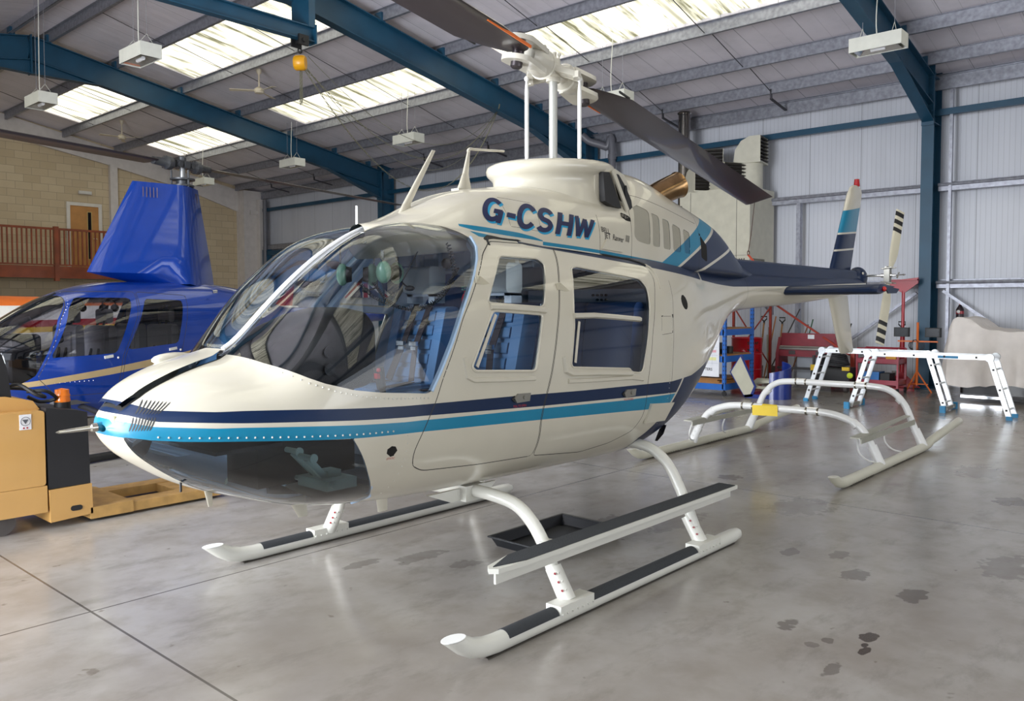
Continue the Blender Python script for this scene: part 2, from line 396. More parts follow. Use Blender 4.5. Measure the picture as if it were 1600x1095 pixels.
# portal frames
def isec(mb, A, B, wid, dep, nrm):      # I-beam from A to B, depth along nrm
    A = Vector(A); B = Vector(B); nrm = Vector(nrm).normalized(); d = (B-A).normalized(); sd = d.cross(nrm).normalized(); t = .018
    for k in (-1, 1): mb.beam(A+nrm*k*(dep/2-t/2), B+nrm*k*(dep/2-t/2), wid, t, nrm)
    mb.beam(A, B, .014, dep-2*t, nrm)
RD = .50
def frame(y):
    mb = MB()
    for sgn in (1, -1):
        X = lambda x: XR+sgn*(x-XR)
        isec(mb, (X(XI+.24), y, 0), (X(XI+.24), y, 5.72), .2, .48, (1, 0, 0))
        zt = lambda x: zroof(x)-.22
        A = (X(XI+.1), y, zt(XI+.1)-RD/2); Bp = (XR, y, zt(XR)-RD/2)
        isec(mb, A, Bp, .19, RD, (sgn*SL, 0, 1))
        # haunch at the eaves and at the ridge
        h0, h1 = XI-1.95, XI-.02
        P = [(X(h0), y-.007, zt(h0)-RD+.02), (X(h1), y-.007, zt(h1)-RD+.02), (X(h1), y-.007, 4.72)]
        mb.prism(P, (0, .014, 0)); mb.beam(P[0], P[2], .19, .018, (-sgn, 0, -1))
        P = [(X(XR+1.5), y-.007, zt(XR+1.5)-RD+.02), (XR, y-.007, zt(XR)-RD+.02), (XR, y-.007, zt(XR)-RD-.28)]
        mb.prism(P, (0, .014, 0)); mb.beam(P[0], P[2], .19, .018, (0, 0, 1))
        mb.box((min(X(XI-.03), X(XI)), y-.1, 4.65), (max(X(XI-.03), X(XI)), y+.1, zt(XI)))
        for z in (4.7, 5.5): mb.box((min(X(XI), X(XI+.45)), y-.09, z), (max(X(XI), X(XI+.45)), y+.09, z+.015))
        mb.box((min(X(XI-.05), X(XI+.55)), y-.17, 0), (max(X(XI-.05), X(XI+.55)), y+.17, .02))
        # bolts
        for k in range(6):
            for e in (-.06, .06): mb.cyl((X(XI-.05), y+e, 4.75+.14*k), (X(XI-.02), y+e, 4.75+.14*k), .014, 6)
            for e in (-.06, .06): mb.cyl((XR+.03*sgn, y+e, zt(XR)-.1-.11*k), (XR, y+e, zt(XR)-.1-.11*k), .014, 6)
        # purlin cleats and fly braces
        for px in PUR:
            mb.box((X(px)-.05, y-.09, zt(px)-.01), (X(px)+.05, y+.09, zt(px)+.16))
    mb.box((XR-.015, y-.11, zroof(XR)-.22-RD-.3), (XR+.015, y+.11, zroof(XR)-.2))
    return mb
PUR = [6.65, 8.06, 9.6, 11.13, 12.66, 14.1, 15.3]
lbl = ['wide blue portal frame behind the camera at the end wall', 'blue portal frame just behind the camera', 'blue portal frame whose column stands beside the dust-sheeted machine', 'blue portal frame passing behind the main rotor mast', 'blue portal frame with its ridge joint at the upper left']
wf = []
for y, l in zip(FR, lbl):
    o = obj('portal_frame', frame(y), STEELB, label=l, cat='steel frame', group='portal frames of the hangar')
    wf.append(o)
for o in wf: o['kind'] = 'structure'
# purlins (Z sections), eaves beams, sag rods
def zsec(mb, x, z, y0, y1, d=.2, sg=1):
    mb.box((x-.003, y0, z-d), (x+.003, y1, z)); mb.box((min(x, x+sg*.06), y0, z-.006), (max(x, x+sg*.06), y1, z)); mb.box((min(x, x-sg*.06), y0, z-d), (max(x, x-sg*.06), y1, z-d+.006))
    mb.box((min(x-sg*.06, x-sg*.054), y0, z-d), (max(x-sg*.06, x-sg*.054), y1, z-d+.02))
for sgn in (1, -1):
    for px in PUR:
        x = XR+sgn*(px-XR); mb = MB(); zsec(mb, x, zroof(x)-.005, YF+.02, YB-.13, .2, -sgn)
        obj('purlin', mb, GALV, kind='structure')
    x = XR+sgn*(16.05-XR); mb = MB(); zsec(mb, x, 5.55, YF+.02, YB-.6, .23, -sgn); zsec(mb, x+.08*sgn, 5.60, YF+.02, YB-.6, .1, -sgn)
    obj('eaves_beam', mb, GALV, kind='structure')
mb = MB()
for i, y in enumerate(FR[1:]+[YB]):
    y0 = FR[i]
    for fr_ in (.36, .68):
        yy = y0+(y-y0)*fr_
        for sgn in (1, -1):
            for a, b2 in zip(PUR[:-1], PUR[1:]):
                xa, xb = XR+sgn*(a-XR), XR+sgn*(b2-XR)
                mb.cyl((xa, yy, zroof(xa)-.05), (xb, yy, zroof(xb)-.17), .008, 6)
            xa, xb = XR+sgn*(15.3-XR), XR+sgn*(16.0-XR)
            mb.beam((xa, yy, zroof(xa)-.12), (xa+.02*sgn, yy, zroof(xa)-.3), .04, .03, (0, 1, 0)); mb.beam((xa, yy, zroof(xa)-.3), (xb, yy, 5.4), .04, .03)
obj('trim_3', mb, mat('dark_steel_rod', '#4b4a50', 0.5, 0.4), kind='structure')
# side rails on the right wall
mb = MB(); mb.box((16.0, YF, 4.86), (16.1, YB-.6, 4.97)); obj('trim_4', mb, STEELB, kind='structure')
mb = MB()
for (z0, z1) in ((3.53, 3.67), (1.80, 1.93)):
    for a, b2 in zip(FR, FR[1:]+[YB-.3]):
        mb.box((16.05, a+.1, z0), (16.2, b2-.1, z1-.03)); mb.tube([(16.04, a+.1, z1-.03), (16.04, b2-.1, z1-.03)], .03, 8); mb.box((16.2, a+.1, z1-.01), (16.33, b2-.1, z1+.03))
mb.beam((16.05, 4.42, 1.72), (16.05, 6.5, .15), .05, .06, (1, 0, 0)); mb.beam((16.05, 3.98, 1.75), (16.05, 1.8, .15), .05, .06, (1, 0, 0))
mb.box((16.02, 6.6, 0), (16.14, 6.68, 3.53)); mb.box((16.02, 3.88, 0), (16.1, 3.93, 5.3)); mb.box((16.02, 24.2, 3.5), (16.2, 27, 3.62))
obj('trim_5', mb, GALV, kind='structure')
mb = MB(); mb.box((15.95, 25.9, 0), (16.15, 26.2, 3.5)); mb.box((15.95, 22.8, 3.3), (16.1, 26.0, 3.45)); obj('trim_6', mb, STEELB, kind='structure')
# ------------------------------------------------------------------ gallery, door and fittings on the gable
WOOD = mat('stained_timber', '#8a4426', 0.45, coat=0.3, var=0.25, scale=3)
DOORW = mat('oak_veneer', '#c08a4e', 0.45, var=0.12, scale=4)
mb = MB(); mb.box((XL, 25.55, 2.32), (12.3, YB, 2.6)); obj('floor_gallery', mb, mat('gallery_slab', '#a39b90', 0.8), kind='structure')
rail = thing('timber_balustrade', 'brown timber balustrade along the gallery in front of the oak door', 'balustrade', (7, 25.5, 2.3))
def rb(nm, a, b): mb = MB(); mb.box(*[tuple(v-w for v, w in zip(p, (7, 25.5, 2.3))) for p in (a, b)]); return obj(nm, mb, WOOD, rail)
rb('handrail', (4.2, 25.45, 3.68), (12.3, 25.53, 3.74)); rb('bottom_rail', (4.2, 25.46, 2.66), (12.3, 25.52, 2.70)); rb('fascia_board', (4.2, 25.47, 2.30), (12.3, 25.51, 2.64))
for x in (5.05, 8.87, 12.3): rb('newel_post', (x-.06, 25.42, 2.22), (x+.06, 25.56, 3.78))
x = 4.3
while x < 12.2:
    if min(abs(x-q) for q in (5.05, 8.87)) > .08: rb('baluster', (x-.018, 25.47, 2.70), (x+.018, 25.51, 3.68))
    x += .123
dr = thing('door_1', None, None, (10.22, YB-.02, 2.62)); dr['kind'] = 'structure'
mb = MB(); mb.box((-.42, -.02, 0), (.42, .02, 1.98)); obj('door_leaf', mb, DOORW, dr)
mb = MB(); mb.box((-.52, -.05, 0), (-.42, .0, 1.98)); mb.box((.42, -.05, 0), (.52, .0, 1.98)); mb.box((-.52, -.05, 1.98), (.52, .0, 2.08)); obj('door_frame', mb, mat('white_gloss_trim', '#ded9d0', 0.35), dr)
mb = MB(); mb.box((.10, -.03, .35), (.20, -.021, 1.8)); obj('vision_panel', mb, mat('dark_glass', '#18161a', 0.1), dr)
mb = MB(); mb.box((.08, -.028, .33), (.22, -.0205, 1.82)); obj('panel_beading', mb, mat('oak_beading', '#c9b070', 0.5), dr)
mb = MB(); mb.tube([(.34, -.02, .98), (.34, -.07, .98), (.24, -.07, .98)], .012, 8); obj('door_handle', mb, CHROME, dr)
el = thing('emergency_light', 'small white emergency light unit on the block wall above the oak door', 'light', (10.25, YB-.02, 5.02))
mb = MB(); mb.box((-.19, -.07, -.05), (.19, 0, .05)); obj('housing', mb, LIN, el)
mb = MB(); mb.box((-.17, -.085, -.035), (.17, -.07, .035)); obj('diffuser', mb, mat('light_diffuser', '#d5d3cc', 0.4), el)

# hanging light fittings
LF = mat('fitting_white', '#d9dad2', 0.45)
lamp = thing('hanging_light', '', 'light', (12.4, 4.0, 5.15), PI/2, 'box shaped light fittings hung from the roof')
mb = MB()
mb.box((-.36, -.16, .0), (.36, -.152, .2)); mb.box((-.36, .152, .0), (.36, .16, .2)); mb.box((-.36, -.152, 0), (-.352, .152, .2)); mb.box((.352, -.152, 0), (.36, .152, .2)); mb.box((-.352, -.152, .192), (.352, .152, .2))
obj('housing', mb, LF, lamp)
mb = MB(); mb.hexa([(-.3, -.13, .005), (.3, -.13, .005), (.3, .13, .005), (-.3, .13, .005)], [(-.16, -.05, .09), (.16, -.05, .09), (.16, .05, .09), (-.16, .05, .09)]); mb.f = [f for k, f in enumerate(mb.f) if k != 0]; mb.m = mb.m[1:]
obj('reflector', mb, mat('polished_reflector', '#e4e6ea', 0.12, 0.9), lamp)
mb = MB(); mb.tube([(-.1, 0, .03), (.1, 0, .03)], .03, 10); obj('lamp_tube', mb, mat('lamp_glass_off', '#f2f3f6', 0.2), lamp)
mb = MB()
for x_ in (-.22, .22):
    mb.tube([(x_, -.12, .2), (x_, 0, .36), (x_, .12, .2)], .004, 5); pass
obj('wire_bails', mb, LF, lamp)
spots_ = [((12.4, 4.0), 'white box light hanging at the top right beside the blue column, its reflector in view'),
 ((12.45, 8.65), 'white box light hanging behind the main rotor blade right of the mast'),
 ((12.35, 14.15), 'white box light hanging above the two roof aerials of the white helicopter'),
 ((12.35, 18.78), 'white box light hanging in front of the middle blue rafter above the cabin glass'),
 ((12.4, 23.6), 'white box light hanging right beside the rotor hub of the blue helicopter'),
 ((5.55, 12.4), 'large white box light hanging near the long streaked rooflight at the upper left'),
 ((5.55, 16.5), 'white box light hanging at the far upper left, below the ridge joint')]
hgt = []
for i, ((lx, ly), l) in enumerate(spots_):
    if i == 0: lamp['label'] = l; t_ = lamp
    else: t_ = dup(lamp, (lx, ly, 5.15), PI/2, l)
    hgt.append((t_, zroof(lx)-5.15+.01))

for t_, h_ in hgt:
    for x_ in (-.22, .22): mb = MB(); mb.tube([(x_, 0, .355), (x_, 0, h_)], .004, 5); obj('suspension_chain', mb, GALV, t_)
    mb = MB(); mb.tube(bez([(.02, 0, .2), (.03, .01, .5), (.0, 0, h_)], 6), .008, 6); obj('power_cord', mb, LF, t_)
# ceiling fans
FAN = mat('fan_ivory', '#d3c8b2', 0.5)
fan = thing('ceiling_fan', 'ivory ceiling fan hanging left of the yellow chain hoist', 'fan', (9.9, 16.3, 6.2), .5, 'ceiling fans')
mb = MB(); mb.lathe([(.02, .5), (.06, .5), (.05, .42), (.018, .38), (.018, .1)], n=14); obj('downrod', mb, FAN, fan)
mb = MB(); mb.lathe([(.0, -.03), (.09, -.02), (.11, .02), (.1, .07), (.03, .12), (0, .12)], n=18); obj('motor', mb, FAN, fan)
for k in range(3):
    q = 2*PI*k/3; mb = MB()
    mb.hexa([(.1, -.03, .02), (.62, -.06, -.0), (.62, .06, .02), (.1, .03, .04)], [(.1, -.03, .026), (.62, -.06, .006), (.62, .06, .026), (.1, .03, .046)])
    mb.xf(Matrix.Rotation(q, 4, 'Z')); obj('blade', mb, FAN, fan)
dup(fan, (10.0, 23.6, 6.2), 1.1, 'ivory ceiling fan hanging above the rotor of the blue helicopter')

# hoist beam, chain hoist and chains
mb = MB(); isec(mb, (3.2, 11.3, 5.85), (7.85, 11.3, 5.85), .14, .24, (0, 0, 1)); mb.box((7.72, 11.22, 5.95), (7.84, 11.7, 6.5)); mb.box((7.84, 11.2, 5.7), (7.86, 11.4, 6.0))
hb = obj('hoist_beam', mb, STEELB, label='short blue runway beam under the roof carrying the yellow chain hoist', cat='beam')
ch = thing('chain_hoist', 'yellow chain hoist hanging from the end of the blue runway beam', 'hoist', (7.6, 11.3, 5.36))
mb = MB(); mb.box((-.09, -.12, .26), (.09, -.08, .42)); mb.box((-.09, .08, .26), (.09, .12, .42)); mb.cyl((0, -.14, .34), (0, .14, .34), .035, 12); mb.tube(arc((0, 0, .19), .035, 0, 2*PI, 12), .012, 6); obj('beam_trolley', mb, BLACK, ch)
mb = MB(); mb.lathe([(0, -.09), (.10, -.09), (.12, -.06), (.12, .06), (.10, .09), (0, .09)], ax=(.66, -.75, 0), n=24); obj('hoist_body', mb, mat('hoist_yellow', '#e0a010', 0.4, coat=.3), ch)
mb = MB(); mb.box((-.05, -.004, -.03), (.05, .004, .035)); mb.xf(Matrix.Translation((-.075, -.08, 0)) @ Matrix.Rotation(-.85, 4, 'Z')); obj('rating_plate', mb, LF, ch)
def chain_mb(mb, pts, r=.004, L=.03):
    P = [Vector(p) for p in pts]; n = 0
    for a, b2 in zip(P[:-1], P[1:]):
        k = max(1, int((b2-a).length/L))
        for i in range(k):
            c = a+(b2-a)*((i+.5)/k); d = (b2-a).normalized()*L*.62
            s = d.cross(Vector((1, 0, 0)) if n % 2 else Vector((0, 1, .3))).normalized()*.009
            mb.beam(c-d+s, c+d+s, r*1.6, r*1.6); mb.beam(c-d-s, c+d-s, r*1.6, r*1.6); n += 1
CH = mat('zinc_chain', '#8a8a78', 0.4, 0.7)
mb = MB(); chain_mb(mb, [(0.0, 0, -.1), (0, .0, -.66)]); chain_mb(mb, [(.03, 0, -.1), (.03, .0, -.64)]); obj('hoist_chain', mb, CH, ch)
mb = MB()
for (a, sag, dy) in (((7.7, 11.3, 5.3), 1.15, 0), ((7.72, 11.34, 5.35), 1.35, .05), ((7.66, 11.3, 5.3), 1.7, .02), ((7.75, 11.3, 5.5), .95, .03)):
    e = Vector((12.75, 11.75, 5.62)); a = Vector(a); pts = []
    for i in range(41):
        t = i/40; p = a.lerp(e, t); p.z -= sag*4*t*(1-t)*(.8+.5*t); p.y += dy*math.sin(PI*t); pts.append(p)
    if dy in (0, .02): chain_mb(mb, pts, .004, .05)
    else: mb.tube(pts, .005, 5)
mb.cyl((12.75, 11.75, 5.62), (12.78, 11.75, 5.72), .02, 8)
obj('hand_chain', mb, CH, label='slack hand chains looping from the yellow hoist across to the middle blue rafter', cat='chain')
# pipes and flue
PIPE = mat('grey_pvc_pipe', '#6c6d75', 0.4)
mb = MB(); mb.tube([(15.95, 26.0, 0), (15.95, 26.0, 5.25)], .075, 14); mb.lathe([(.085, 0), (.085, .1)], (15.95, 26, 3.5)); obj('rainwater_pipe', mb, PIPE, label='grey rainwater pipe at the far corner beside the block wall', cat='pipe')
mb = MB(); mb.tube(bez([(15.9, 11.05, 0), (15.9, 11.05, 5.0), (15.88, 11.2, 5.2), (15.7, 11.55, 5.35), (15.6, 11.7, 5.5)], 8), .085, 14); mb.lathe([(.1, 0), (.1, .12)], (15.9, 11.05, 4.9)); obj('rainwater_pipe', mb, PIPE, label='grey rainwater pipe with a swan neck beside the middle blue column', cat='pipe')
mb = MB(); mb.tube([(15.55, 8.95, 3.6), (15.55, 8.95, 5.6)], .125, 20); mb.lathe([(.135, 0), (.15, .02), (.135, .04)], (15.55, 8.95, 5.55)); mb.lathe([(.13, 0), (.14, .015), (.13, .03)], (15.55, 8.95, 4.9)); mb.v = mb.v
obj('flue_pipe', mb, mat('stainless_flue', '#8f8a86', 0.18, 0.95), label='shiny stainless flue rising from the cream heater cabinet to the roof', cat='flue')
# warm-air heater cabinet with four louvred heads
HC = mat('heater_cream', '#c9c6b6', 0.5)
ht = thing('warm_air_heater', 'tall cream warm air heater cabinet with louvred outlet heads against the wall', 'heater', (15.05, 7.2, 0))
mb = MB(); mb.box((0, 0, 2.02), (1.1, 1.55, 3.82)); mb.box((-.012, -.005, 2.02), (0, .008, 3.86)); obj('cabinet', mb, HC, ht)
mb = MB()
for y_ in (.28, 1.3): mb.box((-.003, y_-.004, 2.1), (0, y_+.004, 3.8))
mb.box((-.003, 0, 2.48), (0, 1.55, 2.485)); obj('panel_joints', mb, SEAM, ht)
for y_ in (.1, 1.4):
    mb = MB(); mb.box((0, y_-.03, 1.94), (1.3, y_+.03, 2.02)); mb.beam((.15, y_, 1.95), (1.22, y_, 1.35), .05, .05); mb.box((1.2, y_-.03, 1.3), (1.3, y_+.03, 2.0)); obj('wall_bracket', mb, GALV, ht)
mb = MB()
for k in range(9): mb.box((-.006, .1+.05*k, 2.25), (0, .125+.05*k, 2.42))
for k in range(9): mb.box((.15+.06*k, -.006, 2.25), (.18+.06*k, 0, 2.42))
mb.box((-.02, 1.5, 3.2), (0, 1.66, 3.55)); obj('intake_grille', mb, mat('grille_dark', '#4a473e', 0.7), ht)  # grille slots and side plate in one dark grey-brown
LV = mat('louvre_dark', '#35322f', 0.5)
def head(x, y, z, q, big=1):
    h = MB(); h.lathe([(.25, 0), (.25, z)], (0, 0, -z), n=24); o = obj('outlet_duct', h, HC, ht, loc=(x, y, 3.82+z))
    h = MB()
    prof = [(-.27, .0), (.27, 0), (.27, .5), (0.05, .5), (-.12, .42), (-.24, .25)]
    for sgn in (-.25, .25):
        h.prism([(a, sgn, b2) for a, b2 in prof], (0, .012, 0))
    h.add([(p[0], s_, p[1]) for p in prof[2:]+prof[:1] for s_ in (-.25, .262)], [(2*i, 2*i+1, 2*i+3, 2*i+2) for i in range(4)])
    h.box((-.28, -.27, -.03), (.28, .27, .0))
    h.xf(Matrix.Rotation(q, 4, 'Z')); hd = obj('outlet_hood', h, HC, ht, loc=(x, y, 3.82+z))
    h = MB()
    for k in range(7): h.hexa([(.26, -.24, .02+.07*k), (.30, -.24, .03+.07*k), (.30, .24, .03+.07*k), (.26, .24, .02+.07*k)], [(.24, -.24, .065+.07*k), (.305, -.24, .036+.07*k), (.305, .24, .036+.07*k), (.24, .24, .065+.07*k)])
    h.box((.2, -.245, .0), (.21, .255, .5)); h.xf(Matrix.Rotation(q, 4, 'Z')); obj('louvre', h, LV, hd)
head(.62, .3, .55, -PI/2+.15); head(.62, 1.2, .4, PI+.5); head(.3, 1.25, .02, -2.2); head(.3, .65, .02, -PI/2-.5)
# ------------------------------------------------------------------ lofted bodies, cut into their panels
def pchip(x,y):
    x=np.array(x,float);y=np.array(y,float);h=np.diff(x);d=np.diff(y)/h
    m=np.zeros_like(y);m[0]=d[0];m[-1]=d[-1]
    for i in range(1,len(x)-1):
        if d[i-1]*d[i]>0:
            w1=2*h[i]+h[i-1];w2=h[i]+2*h[i-1];m[i]=(w1+w2)/(w1/d[i-1]+w2/d[i])
    def f(q):
        q=np.clip(np.asarray(q,float),x[0],x[-1]);i=np.clip(np.searchsorted(x,q)-1,0,len(x)-2)
        t=(q-x[i])/h[i]
        return (1+2*t)*(1-t)**2*y[i]+t*(1-t)**2*h[i]*m[i]+t*t*(3-2*t)*y[i+1]+t*t*(t-1)*h[i]*m[i+1]
    return f
_KC = {}
def knots(tab):                    # rows (x, value): monotone spline, then eased so that reflections run smoothly
    key = tuple(tab)
    if key not in _KC:
        a = np.array(tab, float); f = pchip(a[:, 0], a[:, 1]); x0, x1 = a[0, 0], a[-1, 0]
        q = np.linspace(x0, x1, int((x1-x0)/.01)+2); v = f(q); k = np.arange(-14, 15); out = np.zeros_like(v)
        sg = np.clip((q-x0-.12)/.5, 0, 1)*.055+1e-6
        for i in k:
            w_ = np.exp(-.5*(i*.01/sg)**2); out += w_*f(q+i*.01)
        nrm = sum(np.exp(-.5*(i*.01/sg)**2) for i in k); sm_ = out/nrm
        _KC[key] = (q, sm_, f, x0)
    q, sm_, f, x0 = _KC[key]
    return lambda X: np.where(np.asarray(X) < x0+.12, f(X), np.interp(X, q, sm_))
CAB=dict(
 zt=[(0,1.03),(.02,1.075),(.06,1.12),(.13,1.175),(.29,1.24),(.53,1.30),(.68,1.44),(.85,1.60),(1.03,1.74),(1.26,1.87),(1.43,1.92),(1.8,1.95),(3.4,1.93),(4.2,1.88),(4.8,1.84),(5.3,1.795),(6.5,1.79),(8.5,1.83)],
 zb=[(0,1.0),(.02,.955),(.06,.905),(.13,.85),(.3,.745),(.5,.665),(.8,.575),(1.2,.54),(1.8,.52),(3.0,.505),(3.35,.56),(3.7,.69),(4.1,.91),(4.5,1.16),(4.9,1.35),(5.3,1.44),(6.5,1.50),(8.5,1.635)],
 w=[(0,.05),(.02,.12),(.06,.185),(.13,.26),(.3,.40),(.53,.52),(.85,.635),(1.26,.66),(1.8,.66),(3.1,.66),(3.6,.60),(4.2,.43),(4.8,.26),(5.3,.185),(6.5,.15),(8.5,.09)],
 zc=[(0,1.015),(.3,1.0),(1.0,.99),(3.0,1.0),(4,1.2),(5.3,1.62),(6.5,1.645),(8.5,1.735)],
 nu=[(0,2),(.45,2.2),(.62,2.9),(1.0,3.3),(1.3,2.7),(3.2,2.6),(4.5,2.2),(5.3,2),(6.5,2)],
 nl=[(0,2),(.5,2.1),(1.3,2.4),(3.2,2.4),(4.5,2.1),(5.3,2),(6.5,2)])
COWL=dict(
 zt=[(1.25,1.90),(1.35,1.92),(1.54,1.985),(1.7,2.06),(1.89,2.13),(2.12,2.17),(2.37,2.20),(2.95,2.21),(3.1,2.30),(3.2,2.38),(3.35,2.395),(3.84,2.30),(4.2,2.23),(4.6,2.14),(4.75,2.08),(5.0,1.93),(5.2,1.85),(5.5,1.80)],
 zb=[(1.25,1.8),(1.4,1.7),(5.5,1.7)],
 w=[(1.25,.06),(1.35,.20),(1.54,.31),(1.8,.38),(2.1,.42),(2.6,.45),(3.3,.44),(4.0,.38),(4.7,.28),(5.0,.23),(5.28,.15),(5.5,.10)],
 zc=[(1.25,1.85),(1.4,1.8),(5.5,1.75)],
 nu=[(1.2,2.2),(2,2.6),(3,3.0),(4.5,2.8),(5.5,2)],
 nl=[(1.2,2),(5.5,2)])

def surf_mesh(T, Xs, K, bulge=None):
    """closed loft with arc-length spaced sections: vertices, quads, normals"""
    V = []; half = np.linspace(PI/2, -PI/2, 481)
    for X in Xs:
        zt, zb, w, zc, nu, nl = [float(knots(T[k])(X)) for k in ('zt', 'zb', 'w', 'zc', 'nu', 'nl')]
        c, s = np.cos(half), np.sin(half); n = np.where(s >= 0, nu, nl); H = np.where(s >= 0, zt-zc, zc-zb)
        y = w*np.abs(c)**(2/n); z = zc+H*np.sign(s)*np.abs(s)**(2/n)
        if bulge is not None:
            z = z+np.where(s > 0, bulge(X)*.075*(np.exp(-((y-.28)/.20)**2)-np.exp(-(.28/.20)**2)), 0)
        y[0] = 0; y[-1] = 0
        L = np.concatenate([[0], np.cumsum(np.hypot(np.diff(y), np.diff(z)))]); q = np.linspace(0, L[-1], K+1)
        yy = np.interp(q, L, y); zz = np.interp(q, L, z)
        V.append(np.stack([np.full(2*K, X), np.concatenate([-yy, yy[1:-1][::-1]]), np.concatenate([zz, zz[1:-1][::-1]])], -1))
    V = np.array(V); n, m, _ = V.shape
    du = np.gradient(V, axis=0); dv = (np.roll(V, -1, 1)-np.roll(V, 1, 1))
    N = np.cross(du, dv); N /= np.maximum(np.linalg.norm(N, axis=2, keepdims=True), 1e-9)
    cen = V.mean(1, keepdims=True); sg = np.sign(((V-cen)*N).sum()); N *= sg
    i = np.arange(n-1)[:, None]; j = np.arange(m)[None, :]
    F = np.stack([i*m+j, (i+1)*m+j, (i+1)*m+(j+1) % m, i*m+(j+1) % m], -1).reshape(-1, 4)
    V = V.reshape(-1, 3); N = N.reshape(-1, 3); A = V[F]
    if (np.cross(A[:, 2]-A[:, 0], A[:, 3]-A[:, 1])*N[F].mean(1)).sum() < 0: F = F[:, ::-1]
    return V, N, F
class Cut:
    def __init__(s, V, N, F): s.V = V; s.N = N; s.Q = np.array(F); s.I = []
    def split(s, fn, y=0):
        f = fn(s.V[:, 0], s.V[:, 1], s.V[:, 2]); f = np.where(np.abs(f) < 1e-7, 1e-7, f)
        q = f[s.Q]; cr = (q.min(1) < 0) & (q.max(1) > 0)
        todo = [list(r) for r in s.Q[cr]]; s.Q = s.Q[~cr]; keep = []
        for p in s.I:
            v = f[p]
            (todo if v.min() < 0 < v.max() else keep).append(p)
        nv, nn, ed = [], [], {}
        base = len(s.V)
        def cutv(a, b):
            k = (a, b) if a < b else (b, a)
            if k not in ed:
                t = f[k[0]]/(f[k[0]]-f[k[1]]); ed[k] = base+len(nv)
                nv.append(s.V[k[0]]*(1-t)+s.V[k[1]]*t); w = s.N[k[0]]*(1-t)+s.N[k[1]]*t; nn.append(w/max(np.linalg.norm(w), 1e-9))
            return ed[k]
        for p in todo:
            A, B = [], []
            for i in range(len(p)):
                a, b = p[i], p[(i+1) % len(p)]
                (A if f[a] < 0 else B).append(a)
                if (f[a] < 0) != (f[b] < 0):
                    c = cutv(a, b); A.append(c); B.append(c)
            for P in (A, B):
                if len(P) > 2: keep.append(P)
        s.I = keep
        if nv: s.V = np.vstack([s.V, nv]); s.N = np.vstack([s.N, nn])
        return s
    def done(s):
        s.P = [list(map(int, r)) for r in s.Q]+[list(map(int, p)) for p in s.I]
        s.C = np.vstack([s.V[s.Q].mean(1)]+[s.V[p].mean(0)[None] for p in s.I]) if s.I else s.V[s.Q].mean(1)
        return s.C[:, 0], s.C[:, 1], s.C[:, 2]
    def part(s, name, mask, midx, mats, parent, off=0.0, **kw):
        idx = np.nonzero(mask)[0]
        used = sorted(set(v for i in idx for v in s.P[i])); mp = {v: k for k, v in enumerate(used)}
        me = bpy.data.meshes.new(name)
        W = s.V[used]+s.N[used]*off
        me.from_pydata(W.tolist(), [], [[mp[v] for v in s.P[i]] for i in idx])
        if not isinstance(mats, (list, tuple)): mats = [mats]
        for m in mats: me.materials.append(m)
        me.polygons.foreach_set('material_index', [int(midx[i]) if midx is not None else 0 for i in idx])
        me.polygons.foreach_set('use_smooth', [True]*len(idx))
        me.update()
        me.normals_split_custom_set_from_vertices([tuple(float(c) for c in n) for n in s.N[used]])
        return link(name, me, parent, **kw)
def sdp(X, Z, poly):              # signed distance to a polygon (negative inside)
    P = np.array(poly, float); d = np.full(X.shape, 1e9); ins = np.zeros(X.shape, bool)
    for i in range(len(P)):
        a, b = P[i], P[(i+1) % len(P)]; e = b-a
        t = np.clip(((X-a[0])*e[0]+(Z-a[1])*e[1])/(e@e+1e-12), 0, 1)
        d = np.minimum(d, np.hypot(X-a[0]-t*e[0], Z-a[1]-t*e[1]))
        c = ((a[1] > Z) != (b[1] > Z)) & (X < (b[0]-a[0])*(Z-a[1])/((b[1]-a[1]) if b[1] != a[1] else 1e-12)+a[0])
        ins ^= c
    return np.where(ins, -d, d)
def rnd(poly, r, n=5):            # round the corners of a polygon
    P = [np.array(p, float) for p in poly]; out = []
    for i in range(len(P)):
        a, b, c = P[i-1], P[i], P[(i+1) % len(P)]
        u = a-b; v = c-b; lu, lv = np.linalg.norm(u), np.linalg.norm(v); k = min(r, lu*.45, lv*.45)
        p0, p1 = b+u/lu*k, b+v/lv*k
        for j in range(n+1):
            t = j/n; out.append(tuple((1-t)**2*p0+2*t*(1-t)*b+t*t*p1))
    return out
def pl(pts):                       # polyline z(x)
    a = np.array(pts, float); return lambda X: np.interp(X, a[:, 0], a[:, 1])
def half(a, b):                    # signed side of the line a->b in (x,z); positive on the left
    dx, dz = b[0]-a[0], b[1]-a[1]; L = math.hypot(dx, dz)
    return lambda X, Y, Z: ((X-a[0])*(-dz)+(Z-a[1])*dx)/L
def wrap(mb, surfV, side=-1, off=.003):
    """put flat lettering (x, z) on the lofted side: looks up y on the body"""
    return mb
